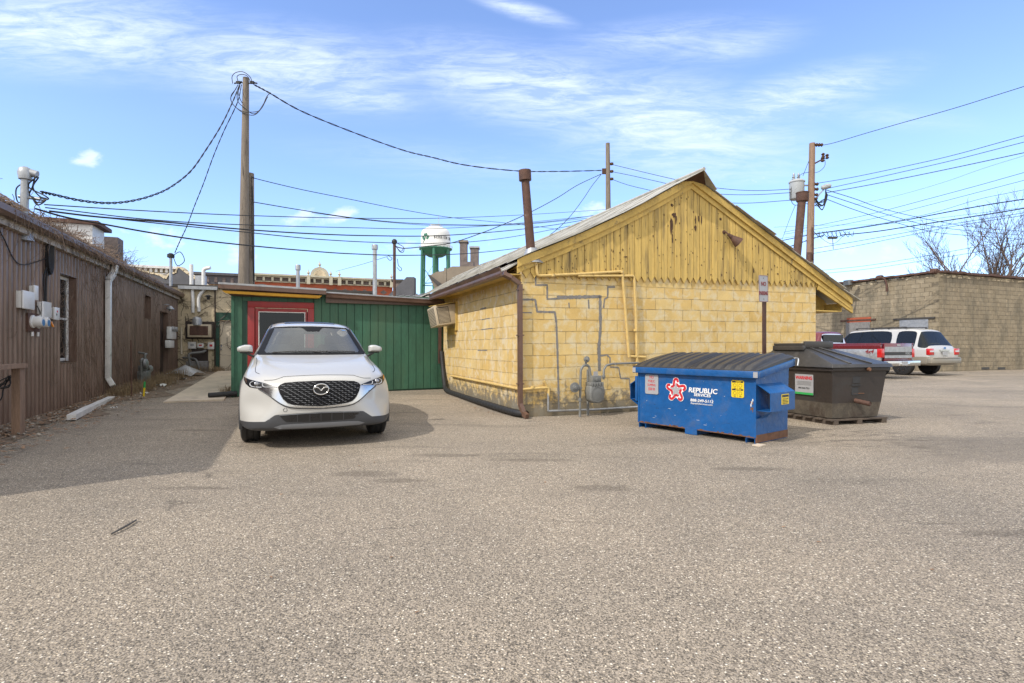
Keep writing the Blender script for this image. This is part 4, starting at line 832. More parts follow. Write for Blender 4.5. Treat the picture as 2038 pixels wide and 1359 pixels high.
# roof items behind the court
def mast(px, pyt, pyb, D, r_, name, label, cat, m='galv', zb=None):
    p = P(px, pyt, D); q = P(px, pyb, D); b = MB(); b.tube([(p.x, p.y, q.z if zb is None else zb), p], r_, 10); return tag(b.build(name, m, smooth=40), label, cat)
o = mast(340, 508, 575, 20, .05, 'service_mast', 'slim service mast with small weatherhead on the tan roof', 'service mast', zb=3.4); p = P(340, 508, 20); b = MB(); b.lathe([(.06, -.1), (.12, -.08), (.12, .03), (.05, .08)], p, 'z', 10); b.tube(bez([p+Vector((.08, 0, 0)), p+Vector((.35, 0, .12)), p+Vector((.5, 0, -.2)), p+Vector((.25, 0, -.38)), p+Vector((.1, 0, -.1))]), .015, 6); b.build('weatherhead', 'black_cable', o, smooth=50)
o = mast(381, 526, 565, 22, .07, 'roof_pipe', 'straight white plastic pipe on the tan roof', 'vent pipe', 'white_plastic', zb=3.4)
p = P(405, 535, 22); b = MB(); b.tube(bezc([(p.x, p.y, 3.4), (p.x, p.y, p.z), (p.x+.28, p.y, p.z+.05)], .2), .07, 10); tag(b.build('roof_pipe', 'white_plastic', smooth=50), 'gooseneck white plastic pipe on the tan roof', 'vent pipe')
b = MB(); q = P(396, 548, 22.5); b.b2(q.x-.16, q.x+.16, q.y, q.y+.3, 3.4, q.z); tag(b.build('roof_vent', 'galv'), 'small square metal roof vent between the two white roof pipes', 'vent')
# ================================================================ downtown backs beyond
def block(name, px0, px1, pyt, D, m, label, cat, zl=0, depth=14):
    p, q = P(px0, pyt, D), None; fr = Frame(p.x, p.y, 21.8); x1 = fr.ony(px1, 640)[0]; t = thing(name, label, cat, (p.x, p.y, 0), fr.a); b = MB(); b.b2(0, x1, 0, depth, 0, p.z); b.build('wall', m, t); return t, fr, x1, p.z
t, fr, L, H_ = block('brick_building', 488, 781, 546, 42, 'red_brick', 'distant red brick downtown building with cream cornice and arched crest', 'building')
b = MB(); b.b2(-.05, L+.1, -.45, .1, H_-.03, H_+.10); b.b2(-.02, L+.05, -.25, .05, H_-.14, H_-.03); b.b2(0, L+.03, -.12, .02, H_-.52, H_-.44)
b.m = 0
k = 0
while k*.62 < L: b.b2(k*.62, k*.62+.16, -.30, -.0, H_-.44, H_-.14); k += 1
b.build('cornice', 'cornice', t)
b = MB(); b.b2(0, L, -.03, -.004, H_-.44, H_-.14); b.build('frieze', 'old_brick', t)
b = MB()
for k in range(int(L/.78)):
    x = .4+k*.78; b.prism([(x-.3, H_-1.0), (x, H_-.8), (x+.3, H_-1.0), (x, H_-1.2)], -.025, .0)
b.build('diamond_panel', 'old_brick', t)
xc = fr.ony(636, 600)[0]; b = MB(); b.prism([(xc+.72*math.cos(a), H_+.1+.72*math.sin(a)) for a in [math.pi*i/16 for i in range(17)]], -.35, .05); cr = b.build('crest', 'cornice', t); b = MB()
b.prism([(xc+.48*math.cos(a), H_+.12+.48*math.sin(a)) for a in [math.pi*i/16 for i in range(17)]], -.36, -.352); b.build('crest_panel', 'tan_wall', cr)
for x, h in ((xc, .8), (fr.ony(675, 600)[0], .1), (fr.ony(778, 600)[0], .1), (xc-.85, .1), (xc+.85, .1)):
    b = MB(); b.lathe([(.12, 0), (.05, .1), (.13, .22), (.05, .34), (.0, .55)], (x, -.25, H_+h), 'z', 8)
    if h < .5: b.b2(x-.13, x+.13, -.5, -.3, H_-.6, H_+.1)
    b.build('finial', 'cornice', t)
t, fr, L, H_ = block('cream_building', 262, 356, 531, 36, 'tan_wall', 'cream downtown building with a toothed white cornice above brown gutter', 'building', depth=9)
b = MB(); b.b2(-.5, L+.1, -.4, 0, H_-.05, H_+.12); b.b2(-.5, L, -.18, 0, H_-.42, H_-.36); k = 0
while k*.3 < L+.4: b.b2(-.45+k*.3, -.3+k*.3, -.22, 0, H_-.3, H_-.05); k += 1
b.build('cornice', 'white_paint', t); b = MB(); b.b2(L-.25, L, -.28, 0, H_-1.6, H_-.3); b.build('pilaster', 'red_brick', t)
t, fr, L, H_ = block('grey_building', 355, 492, 542, 44, 'tan_wall', 'pale downtown building with a dark slate cornice behind white roof pipes', 'building')
b = MB(); b.b2(0, L, -.4, 0, H_-.12, H_+.08); b.b2(0, L, -.2, 0, H_-.85, H_-.12); b.m = 1
for k in range(int(L/.6)): b.b2(.2+k*.6, .42+k*.6, -.26, -.2, H_-.7, H_-.3)
b.build('cornice', ['slate', 'old_brick'], t)
# dark stepped parapets just behind the court roofs
t = thing('parapet_wall', 'dark stepped parapet with tile coping behind the slim service mast', 'wall', (0, 24, 0)); D_ = 24
pp = [(262, 536), (283, 541), (300, 545), (318, 549), (330, 557), (336, 547), (350, 545), (353, 534), (358, 534), (376, 548), (395, 561), (413, 573)]
p_ = [((x-CXP)/FPX*D_, CAMH+(HZ-y)/FPX*D_) for x, y in pp]
b = MB(); b.prism([(p_[0][0], 3.2)]+p_+[(p_[-1][0], 3.2)], 0, .3); b.build('wall', 'slate', t); b = MB(); r = random.Random(2)
for (xa, za), (xb, zb) in zip(p_[:-1], p_[1:]):
    n_ = max(1, int(math.hypot(xb-xa, zb-za)/.2))
    for i in range(n_): f0, f1 = i/n_, (i+.84)/n_; b.bar((xa+(xb-xa)*f0, .15, za+(zb-za)*f0+.04+.02*r.random()), (xa+(xb-xa)*f1, .15, za+(zb-za)*f1+.05), .36, .07)
b.build('coping', 'tan_wall', t)
def stack(px0, px1, pyt, zb, D, m, label, capm=None, name='chimney', cat='chimney', dep=.6):
    p, q = P(px0, pyt, D), P(px1, pyt, D); t = thing(name, label, cat, ((p.x+q.x)/2, D, zb)); w_ = q.x-p.x; b = MB(); b.b2(-w_/2, w_/2, 0, dep, 0, p.z-zb-.1); b.build('shaft', m, t); b = MB(); b.b2(-w_/2-.06, w_/2+.06, -.06, dep+.06, p.z-zb-.1, p.z-zb); b.build('cap', capm or m, t); return t
stack(915, 929, 478, 3.2, 29, 'old_brick', 'taller square brick chimney right of the water tower', 'duct_tan'); stack(936, 952, 490, 3.2, 33, 'old_brick', 'shorter dark brick chimney behind the yellow roof', 'galv')
t = stack(782, 800, 556, 2.6, 24, 'old_brick', 'dark stub chimney at the foot of the thin cable mast', 'roof_dark')
# duct hood and low roofs
hd = thing('roof_duct', 'large tan metal duct hood with dark slanted mouth behind yellow roof', 'duct', P(900, 575, 26)); hd.location.z = 2.6; u = 26/FPX
def H(px, py): return ((px-900)*u, CAMH+(HZ-py)*u-2.6)
b = MB(); b.prism([H(853, 549), H(868, 541), H(882, 539), H(900, 530), H(945, 530), H(985, 515), H(985, 600), H(878, 600)], 0, 1.2); b.b2(H(884, 0)[0], H(888, 0)[0], -.03, 0, H(0, 600)[1], H(0, 533)[1]); b.build('hood', 'duct_tan', hd)
b = MB(); b.prism([H(852, 549), H(854, 546), H(882, 567), H(874, 571)], -.08, 1.28); b.build('mouth', 'vent_dark', hd); b = MB(); b.b2(H(918, 0)[0], H(942, 0)[0], .1, .9, H(0, 532)[1], H(0, 520)[1]); b.build('curb', 'old_brick', hd)
t, fr, L, H_ = block('brick_annex', 952, 1000, 540, 36, 'red_brick', 'sliver of orange brick building peeking over the yellow roof', 'building', depth=6); b = MB(); b.prism([(0, H_), (L, H_), (L, H_+.35)], 0, 6); b.build('gable', 'red_brick', t); b = MB(); b.bar((-.3, 0, H_+.0), (L, 0, H_+.4), .5, .12); b.build('coping', 'slate', t)
b = MB(); q = P(700, 575, 20); b.b2(q.x-1.2, q.x+6, 21.0, 28, 0, 2.7)
t = thing('low_roof_building', 'low dark flat roofed building behind the green shed', 'building', (0, 0, 0)); b.build('wall', 'old_brick', t); b = MB(); r = random.Random(8)
for k in range(9): xx = P(770+k*14, 590, 21).x; b.bar((xx-.2, 20.9, 3.02), (xx+.35, 22.5, 3.35), .09, .05)
b.build('coping', 'galv', t)
b = MB(); q = P(507, 560, 21); pts = [Vector((q.x, 20.8, 3.0)), Vector((q.x+.1, 20.8, 3.35)), Vector((q.x+.45, 20.8, 3.45)), Vector((q.x+.9, 20.8, 3.15)), Vector((q.x+1.2, 20.8, 3.0))]; b.tube(bez(pts), .12, 8); tag(b.build('roof_tiles', 'roof_dark', smooth=50), 'curl of dark roof tiles beside the tall grey pole base', 'roof tiles')
b = MB(); q0 = P(760, 584, 22); b.prism([(q0.x, 3.0), (q0.x+1.0, 4.0), (q0.x+1.3, 4.0), (q0.x+1.3, 3.0)], 22, 22.5); tag(b.build('parapet_wall', 'slate'), 'dark sloping parapet between rusty vent and thin cable mast', 'wall')
# ================================================================ water tower
D = 160; u = D/FPX; c = P(867, 560, D); wt = thing('water_tower', 'white water tower with green legs and a green shamrock', 'water tower', (c.x, D, 0))
Z = lambda py: CAMH+(HZ-py)*u
b = MB(); rr = 29*u
b.lathe([(rr, Z(495)), (rr, Z(470)), (rr*.985, Z(466)), (rr*.93, Z(461)), (rr*.80, Z(457)), (rr*.55, Z(454)), (.5, Z(452))], n=48); b.build('tank', 'tower_white', wt, smooth=40)
b = MB(); b.lathe([(rr*1.02, Z(494.5)), (rr*1.12, Z(495)), (rr*1.12, Z(497)), (rr*1.0, Z(499)), (rr*.85, Z(505)), (rr*.5, Z(511)), (rr*.16, Z(512))], n=48); b.build('bowl', 'tower_green', wt, smooth=40)
b = MB(); b.lathe([(rr*.11, 0), (rr*.11, Z(511))], n=16); b.build('riser', 'tower_green', wt, smooth=40)
for k in range(6):
    a = 2*math.pi*k/6+.55; b = MB(); ca, sa = math.cos(a), math.sin(a); b.tube([(rr*1.10*ca, rr*1.10*sa, 0), (rr*.98*ca, rr*.98*sa, Z(496))], .42, 10); b.build('leg', 'tower_green', wt, smooth=40)
b = MB()
for h0, h1 in ((Z(566), Z(530)),):
    for k in range(6):
        a0, a1 = 2*math.pi*k/6+.55, 2*math.pi*(k+1)/6+.55; A0, A1 = Vector((math.cos(a0), math.sin(a0), 0))*rr*1.03, Vector((math.cos(a1), math.sin(a1), 0))*rr*1.03; zv = Vector((0, 0, 1))
        b.tube([A0+zv*h0, A1+zv*h0], .14, 5); b.tube([A0+zv*h0, A1+zv*h1], .05, 4); b.tube([A1+zv*h0, A0+zv*h1], .05, 4); b.tube([A0+zv*(h0-12), A1+zv*(h0-12)], .14, 5)
b.build('bracing', 'tower_green', wt)
b = MB()
for r_, zz_ in ((rr*.46, Z(450)), (rr*.46, Z(452.5)), (rr*1.14, Z(491))): b.tube([(r_*math.cos(a), r_*math.sin(a), zz_) for a in [2*math.pi*i/32 for i in range(32)]], .09, 4, closed=True)
for k in range(24): a = 2*math.pi*k/24; b.tube([(rr*1.14*math.cos(a), rr*1.14*math.sin(a), Z(496)), (rr*1.14*math.cos(a), rr*1.14*math.sin(a), Z(491))], .05, 4)
for k in range(12): a = 2*math.pi*k/12; b.tube([(rr*.46*math.cos(a), rr*.46*math.sin(a), Z(454)), (rr*.46*math.cos(a), rr*.46*math.sin(a), Z(450))], .05, 4)
b.build('railing', 'tower_white', wt); b = MB(); b.lathe([(.9, Z(453)), (.9, Z(450.5)), (.3, Z(449))], n=12); b.tube([(.9, 0, Z(452)), (.9, 0, Z(428))], .07, 5); b.build('vent', 'galv', wt)
def on_tank(x_px, z_px, k=1.006): a = math.asin(max(-1, min(1, (x_px-867)/29))); return Vector((rr*k*math.sin(a), -rr*k*math.cos(a), Z(z_px)))
b = MB()
for lx, lz, ra in ((851, 471.5, 0), (846.6, 477.5, 60), (855.4, 477.3, 120)):
    for s_ in (-1, 1):
        pts = [on_tank(lx+s_*1.5*math.cos(R(ra))+2.6*math.cos(a), lz+s_*1.5*math.sin(R(ra))+2.8*math.sin(a), 1.008+.001*s_) for a in [2*math.pi*i/14 for i in range(14)]]; b.add(pts, [tuple(range(14))])
b.tube([on_tank(851, 475), on_tank(849.5, 481), on_tank(845.5, 486)], .12, 5)
b.build('shamrock', 'tower_green', wt)
word = 'BERRIEN SPRINGS'
for i, ch in enumerate(word):
    a = R(4.5+i*8.3)
    if ch != ' ': o = text(ch, 8.6*u, 'letter_black', wt, (rr*1.008*math.sin(a), -rr*1.008*math.cos(a), Z(477)), rot=(R(90), 0, a), bold=.02*u*6, sx=.62, ext=.02)
# ================================================================ poles
def pole(name, px, pyt, D, rt, rb_, m, label, lean=0.0, zb=0.0):
    p = P(px, pyt, D); b = MB(); t = thing(name, label, 'utility pole', (p.x+lean, D, zb)); n_ = 8
    b.tube([(-lean*i/n_, 0, (p.z-zb)*i/n_) for i in range(n_+1)], [rb_+(rt-rb_)*i/n_ for i in range(n_+1)], 14); b.build('shaft', m, t, smooth=50); return t, p
p1, t1 = pole('utility_pole', 489.5, 155, 19, .10, .215, 'wood_pole', 'tallest weathered grey wooden utility pole behind the green shed', lean=-.12)
b = MB(); pt = t1-p1.location; b.tube([(pt.x-.28, 0, pt.z-.16), (pt.x+.28, 0, pt.z-.20)], .02, 6)
for s_ in (-1, 1): b.box((pt.x+s_*.24, -.05, pt.z-.18), (.14, .08, .07)); b.tube([(pt.x+s_*.14, 0, pt.z-.13), (pt.x+s_*.4, -.02, pt.z-.2)], .028, 6)
for l in ([(463, 166), (462, 152), (470, 144), (484, 143), (497, 152), (503, 166)], [(474, 163), (472, 152), (480, 148), (492, 151), (499, 163)], [(474, 168), (466, 182), (459, 196), (466, 210), (482, 221), (500, 223), (516, 220), (524, 208), (531, 192), (539, 184)], [(478, 170), (472, 190), (475, 204), (486, 214), (502, 226), (514, 222), (526, 204), (533, 192)], [(470, 176), (460, 190), (461, 203), (470, 214), (484, 224), (505, 229), (520, 216), (530, 198)], [(482, 205), (477, 195), (474, 184), (477, 172)]):
    b.tube(bez([P(x, y, 18.85)-p1.location for x, y in l], 6), .013, 5)
b.build('clamp', 'black_cable', p1)
p1b, t1b = pole('utility_pole', 498, 345, 19.25, .125, .16, 'wood_pole', 'short sawn-off pole lashed to the tallest grey pole')
p3, t3 = pole('utility_pole', 1209.5, 285, 30, .115, .20, 'wood_pole', 'bare grey utility pole behind the yellow roof slope', lean=.10)
b = MB(); pt = t3-p3.location
for py in (326, 341, 356): z = (285-py)/FPX*30; b.lathe([(.05, -.07), (.10, -.05), (.10, .05), (.05, .07)], (pt.x+.22, 0, pt.z+z), 'z', 10); b.tube([(pt.x, 0, pt.z+z), (pt.x+.3, 0, pt.z+z)], .02, 6)
b.box((pt.x-.2, 0, pt.z-1.55), (.22, .1, .3)); b.build('insulator', 'bare_rot', p3, smooth=50)
p4, t4 = pole('utility_pole', 1616.5, 285, 26, .13, .21, 'wood_pole_warm', 'brown utility pole carrying a transformer and street light', lean=-.22)
pt = t4-p4.location; u = 26/FPX
def Q(px, py, y=0): return Vector((pt.x+(px-1616.5)*u, y, pt.z-(py-285)*u))
tf = MB(); c = Q(1588, 378, .1); tf.lathe([(.30, -.42), (.33, -.38), (.33, .36), (.36, .38), (.36, .42), (.28, .50), (.1, .52)], c, 'z', 24); to_ = tf.build('transformer', 'transformer', p4, smooth=40)
b = MB()
for dx in (-.15, .08): b.lathe([(.05, .5), (.09, .55), (.05, .6), (.08, .65), (.04, .7), (.06, .76), (.02, .85)], c+Vector((dx, 0, 0)), 'z', 10)
for dz in (.25, -.25): b.box(c+Vector((.45, 0, dz)), (.35, .08, .06))
b.build('bushing', 'galv', to_, smooth=50)
b = MB(); b.tube(bez([Q(1612, 415), Q(1622, 400), Q(1632, 385), Q(1639, 378)]), .03, 6); b.build('lamp_arm', 'galv', p4, smooth=50)
b = MB(); h = Q(1643, 372, -.05); b.T = Matrix.Translation(h) @ Matrix.Rotation(R(-14), 4, 'Y'); b.lathe([(.02, -.25), (.10, -.2), (.13, 0), (.11, .18), (.02, .26)], (0, 0, 0), 'x', 14); b.build('lamp_head', 'transformer', p4, smooth=60)
b = MB(); b.tube([Q(1620, 326), Q(1640, 315)], .035, 6)
for x, y in ((1637, 310), (1645, 312), (1636, 318), (1627, 289), (1632, 289), (1622, 289), (1623, 367), (1623, 377), (1622, 388), (1621, 396)): b.lathe([(.03, -.12), (.09, -.08), (.05, 0), (.09, .06), (.03, .12)], Q(x, y, -.05), 'x' if y < 300 or y > 350 else 'z', 8)
b.build('insulator', 'bare_rot', p4, smooth=50)
b = MB()
for k in range(12):
    r = random.Random(k+50); b.tube(bez([Q(1622, 398+r.uniform(-6, 12)), Q(1636, 405+r.uniform(-8, 14)), Q(1645+r.uniform(-4, 2), 395+r.uniform(-5, 5)), Q(1643, 380+r.uniform(-8, 6))]), .016, 5)
b.tube(bez([Q(1620, 333), Q(1610, 342), Q(1598, 345), Q(1588, 352)]), .012, 5); b.tube([Q(1614, 310), Q(1598, 350)], .012, 5); b.tube(bez([Q(1576, 366), Q(1574, 395), Q(1582, 408), Q(1600, 404), Q(1612, 408)]), .014, 5)
b.tube(bez([Q(1640, 308), Q(1642, 328), Q(1632, 340), Q(1618, 345)]), .012, 5); b.build('jumper_wires', 'black_cable', p4, smooth=60)
b = MB(); b.tube([Q(1611, 520, -.3), Q(1611, 455, -.25)], .05, 6); b.tube([Q(1600, 545, -.35), Q(1603, 505, -.33)], .12, 8); b.build('riser_guard', 'rust', p4)
# free-standing flue beyond the right roof slope
p = P(1597, 385, 15); q = P(1586, 510, 15); b = MB(); s0 = (Vector(q)-Vector(p)).normalized(); e = Vector(p)+s0*5.5; b.tube([e, p], .105, 14)
fl2 = b.build('flue_pipe', 'rust', smooth=40); tag(fl2, 'tall rust red flue pipe beyond the right roof slope', 'flue pipe'); b = MB(); b.lathe([(.15, -.22), (.16, -.2), (.16, .0), (.17, .01), (.17, .03)], p, 'z', 14); b.build('cap', 'rust', fl2, smooth=40)
# thin cable mast behind the shed
o = mast(785, 480, 586, 18, .05, 'cable_mast', 'thin rusty cable mast with looped wires between vent and water tower', 'mast', 'rust', zb=2.5); p = P(785, 480, 18); b = MB(); b.lathe([(.05, -.1), (.09, -.06), (.09, .02), (.04, .07)], p, 'z', 10)
for k, l in enumerate(([(787, 482), (796, 487), (803, 492), (798, 500), (789, 492)], [(787, 488), (795, 500), (802, 502), (805, 494)], [(772, 508), (780, 514), (776, 518), (770, 512)], [(791, 515), (793, 528), (799, 534), (797, 539), (790, 532)])): b.tube(bez([P(x, y, 18) for x, y in l]), .011, 5)
b.build('drip_loop', 'black_cable', o, smooth=60)
b = MB(); b.tube(bez([P(502, 370, 19.1), P(504, 420, 19.1), P(504, 470, 19.1), P(506, 560, 19.1)]), .016, 5); b.tube(bez([P(501, 350, 19.1), P(502, 480, 19.1), P(505, 570, 19.1)]), .012, 5); tag(b.build('ground_wire', 'black_cable'), 'dark ground wires running down the short sawn-off pole', 'wire')
# ================================================================ overhead wires
def wire(pts, DA, DB, r_, label, twist=0, name='overhead_wire', k=10):
    A, B = P(*pts[0], DA), P(*pts[-1], DB); dx, dy = B.x-A.x, B.y-A.y; out = []
    for px, py in pts:
        u_ = (px-CXP)/FPX; t = (u_*A.y-A.x)/(dx-u_*dy); y = A.y+t*dy; out.append(P(px, py, y))
    if pts[-1][0] >= 2060: out.append(out[-1]+(out[-1]-out[-2]).normalized()*9)
    out = bez(out, k*(3 if twist else 1)); b = MB()
    if twist:
        for s in range(twist):
            b.tube([p+Vector((0, math.cos(i*.38+s*2*math.pi/twist), math.sin(i*.38+s*2*math.pi/twist)))*r_*.9 for i, p in enumerate(out)], r_*.72, 6)
    else: b.tube(out, r_, 5)
    return tag(b.build(name, 'black_cable', smooth=60), label, 'cable', 'overhead wires')
W = wire
W([(478, 166), (462, 205), (440, 250), (410, 298), (380, 340), (340, 372), (300, 390), (255, 401), (210, 404), (160, 399), (110, 388), (82, 382)], 19, 8.7, .016, 'twisted cable sagging from the tallest pole to the left roof mast', 2)
W([(481, 168), (472, 205), (446, 260), (425, 310), (405, 365), (387, 410), (372, 450), (358, 480), (348, 503)], 19, 20, .014, 'steep service cable from the tallest pole down to the tan roof mast', 2)
W([(505, 168), (535, 184), (600, 221), (700, 262), (800, 298), (860, 313), (930, 329), (1030, 340), (1110, 341), (1197, 339)], 19, 30, .02, 'long twisted cable sagging right from the tallest pole over the flue', 2)
W([(505, 352), (512, 356), (600, 377), (700, 397), (800, 417), (900, 433), (1000, 443), (1080, 452), (1150, 463)], 19.2, 44, .014, 'upper thin wire falling right from the short pole top')
W([(505, 402), (600, 418), (700, 433), (800, 443), (900, 447), (1000, 447), (1100, 440), (1200, 426)], 19.2, 32, .016, 'lower wire running right from the short pole above the red brick')
W([(620, 423), (700, 434), (760, 441), (850, 448), (950, 449), (1050, 446), (1190, 432)], 26, 34, .012, 'faint second wire paired beneath the short pole wire')
W([(88, 407), (300, 420), (500, 429), (700, 434), (880, 434), (1050, 427), (1205, 417)], 9, 31, .010, 'topmost thin level wire from left roof to grey pole')
W([(90, 413), (300, 437), (480, 447), (700, 453), (850, 455), (1000, 447), (1195, 428)], 9, 30.5, .010, 'second thin level wire passing behind the tallest pole')
W([(98, 420), (200, 432), (330, 442), (480, 456), (620, 465), (740, 469), (870, 469), (1000, 460), (1100, 448), (1195, 432)], 9, 30.5, .016, 'thick dark level wire crossing the water tower top')
W([(200, 432), (330, 446), (400, 453), (480, 461), (620, 475), (740, 482), (850, 484), (950, 480), (1050, 466), (1180, 440)], 11, 30, .013, 'wire crossing the water tower below its shamrock top')
W([(70, 415), (130, 432), (195, 444), (300, 463), (400, 478), (500, 489), (600, 498), (700, 505), (820, 508), (950, 503), (1060, 490), (1105, 484)], 9, 30, .016, 'lowest dark wire sagging from left roof past the shed vents')
W([(786, 490), (806, 494), (850, 490), (900, 483), (960, 463), (1010, 443), (1060, 420), (1110, 393), (1150, 368), (1197, 346)], 18, 30, .017, 'cable climbing right from the thin mast to the grey pole')
W([(1197, 346), (1178, 370), (1160, 397), (1135, 430), (1110, 455), (1088, 472)], 30, 26, .016, 'steep cable dropping from the grey pole behind the yellow roof')
W([(668, 540), (720, 526), (772, 510)], 30, 18, .008, 'thin guy wire from brick cornice to the thin mast')
W([(1213, 326), (1300, 347), (1370, 363), (1412, 372), (1470, 378), (1520, 379), (1577, 376)], 30, 26, .014, 'top wire between grey pole and transformer pole')
W([(1215, 341), (1260, 350), (1330, 366), (1400, 382), (1450, 387), (1510, 387), (1577, 383)], 30, 26, .014, 'middle wire between grey pole and transformer pole')
W([(1216, 356), (1250, 368), (1300, 380), (1360, 393), (1430, 402), (1490, 404), (1577, 398)], 30, 26, .014, 'lower wire between grey pole and transformer pole')
W([(1630, 290), (1660, 284), (1720, 266), (1800, 243), (1900, 215), (2060, 165)], 26, 21, .014, 'highest wire rising right from the transformer pole top')
W([(1625, 365), (1700, 352), (1800, 331), (1900, 308), (2060, 264)], 26, 21, .013, 'first of the close group rising right from the transformer')
W([(1642, 376), (1720, 359), (1800, 341), (1900, 318), (2060, 277)], 26, 21, .013, 'second of the close group rising right from the transformer')
W([(1642, 384), (1740, 366), (1840, 346), (1940, 325), (2060, 299)], 26, 21, .016, 'third and thickest of the close group rising right')
W([(1700, 408), (1790, 388), (1880, 362), (1960, 334), (2060, 303)], 40, 30, .008, 'faintest dotted wire above the bare tree')
W([(1560, 462), (1640, 446), (1740, 424), (1850, 395), (1950, 368), (2060, 337)], 34, 24, .012, 'first wire crossing just above the bare tree top')
W([(1560, 466), (1660, 450), (1760, 430), (1860, 405), (1960, 379), (2060, 353)], 34, 24, .011, 'second wire crossing just above the bare tree top')
W([(1550, 475), (1640, 462), (1740, 447), (1850, 425), (1950, 396), (2060, 373)], 34, 24, .010, 'third thin wire crossing the bare tree crown')
W([(1540, 482), (1620, 466), (1700, 455), (1790, 440), (1890, 421), (1980, 405), (2060, 393)], 32, 21, .024, 'upper thick black cable crossing the bare tree')
W([(1672, 468), (1740, 461), (1800, 452), (1890, 438), (1980, 424), (2060, 411)], 25.6, 21, .024, 'lower thick black cable crossing the bare tree')
W([(1540, 452), (1640, 448), (1760, 446), (1900, 430), (2060, 410)], 36, 28, .009, 'thin nearly level wire left of the bare tree')
W([(1612, 496), (1700, 481), (1790, 465), (1900, 445), (2060, 420)], 26, 22, .011, 'upper of two wires beneath the hanging splice box')
W([(1614, 505), (1700, 490), (1790, 472), (1900, 450), (2060, 425)], 26, 22, .011, 'lower of two wires beneath the hanging splice box')
W([(1625, 539), (1720, 529), (1810, 515), (1910, 497), (2060, 470)], 40, 30, .014, 'upper of two low wires over the grey block building')
W([(1630, 545), (1720, 536), (1810, 523), (1910, 507), (2060, 482)], 40, 30, .014, 'lower of two low wires over the grey block building')
W([(1645, 378), (1700, 395), (1760, 416), (1850, 437), (1940, 452), (2060, 462)], 26, 40, .016, 'upper wire falling right from the street light')
W([(1645, 387), (1700, 405), (1760, 425), (1850, 449), (1940, 460), (2060, 470)], 26, 40, .016, 'middle wire falling right from the street light')
W([(1645, 396), (1700, 417), (1760, 436), (1850, 460), (1920, 468), (2060, 478)], 26, 40, .016, 'lowest wire falling right from the street light')
W([(1540, 497), (1580, 488), (1610, 477), (1640, 468)], 30, 26, .02, 'bundle of dark wires left of the transformer pole', 2)
W([(1583, 408), (1570, 440), (1556, 478)], 26, 34, .011, 'steep guy wire left of the rust red flue')
W([(1612, 455), (1655, 485), (1685, 462)], 26, 25.8, .009, 'short slack wire from the pole to the splice box')
sb = thing('splice_box', 'black cable splice box hanging from wires right of the transformer pole', 'splice box', P(1657, 473, 25.6)); b = MB(); b.box((0, 0, 0), (.42, .14, .10)); b.build('box', 'black_plastic', sb, bevel=.02)
b = MB(); r = random.Random(6)
for k in range(9): x0 = -.9+k*.2; b.tube(bez([(x0, 0, .28+.05*r.random()), (x0+.12, 0, .05+.15*r.random()), (x0+.25, 0, .1*r.random()), (x0+.3, 0, .30)]), .012, 5)
b.tube(bez([(0, 0, 0), (.02, 0, -.3), (.03, 0, -.55)]), .014, 5); b.build('loops', 'black_cable', sb, smooth=60)
# ================================================================ grey block building on the right
C = Vector((20.05, 25.5, 0)); ga = 21.8; gb = thing('block_building', 'grey concrete block building with crooked tile coping on the right', 'building', C, R(ga)); GB = Frame(C.x, C.y, ga); GZ = CAMH+(690-543)/FPX*25.5
fw_ = MB(); fw_.b2(0, 26, 0, .3, -.1, GZ); sw_ = MB(); sw_.b2(.0, .3, .301, 22, -.1, GZ-.02); fw_.m = sw_.m = 1
b = MB(); b.b2(.3, 26, .3, 22, GZ-.6, GZ-.5); b.build('roof', 'roof_dark', gb)
b = MB(); r = random.Random(12)
for k in range(84): b.box((.15+k*.31, .1, GZ+.06+.008*r.random()), (.30, .5, .10), (r.uniform(-.08, .08), r.uniform(-.05, .05), 0))
for k in range(70): b.box((.08, .25+k*.31, GZ+.05+.02*r.random()), (.5, .30, .09), (0, 0, 0))
for k in range(7): b.lathe([(.12, -.15), (.14, -.1), (.14, .1), (.11, .15)], (.02+(k % 2)*.02, .2+k*2.6, GZ+.10), 'y', 10)
b.build('coping', 'rust', gb)
for k in range(60): x = r.uniform(0, 9); fw_.box((x, -.004, GZ-.05-r.random()*.12), (r.uniform(.05, .3), .02, r.uniform(.02, .08)))
for k in range(50): y = r.uniform(0, 12); sw_.box((-.004, y, GZ-.05-r.random()*.14), (.02, r.uniform(.05, .35), r.uniform(.02, .1)))
fw_.build('front_wall', ['grey_block_x', 'tan_wall'], gb); sw_.build('side_wall', ['grey_block_y', 'tan_wall'], gb)
def gx(px, py, c=0.0): return GB.onx(px, py, c)
for px0, px1, py0, py1, m, nm in ((1684, 1732, 640, 660, 'cement_patch', 'bricked_opening'), (1791, 1848, 637, 655, 'galv', 'boarded_window')):
    y0, z1 = gx(px0, py0); y1, z0 = gx(px1, py1); y0, y1 = min(y0, y1), max(y0, y1); b = MB(); b.b2(-.03, -.004, y0, y1, z0-.3, z1); w_ = b.build(nm, m, gb)
    b = MB(); b.b2(-.06, -.005, y0-.3, y1+.3, z1+.01, z1+.09); b.build('lintel', 'rust' if px0 < 1700 else 'roof_dark', w_)
y0, z1 = gx(1686, 633); y1, z0 = gx(1734, 640)
b = MB(); b.b2(-.035, -.004, min(y0, y1), max(y0, y1), z1-.25, z1); b.build('brick_lintel', 'red_brick', gb)
b = MB(); py = [gx(1740, 555, -.15), gx(1757, 553, -.15), gx(1763, 560, -.15), gx(1765, 572, -.15), gx(1765, 580, -.15)]; b.tube(bez([(-.15, y, z) for y, z in py]), .05, 8); b.build('overflow_pipe', 'rust', gb, smooth=50)
y, z = gx(1689, 563, -.1); b = MB(); b.b2(-.25, 0, y-.2, y+.2, z-.12, z+.15); b.build('floodlight', 'meter_grey', gb)
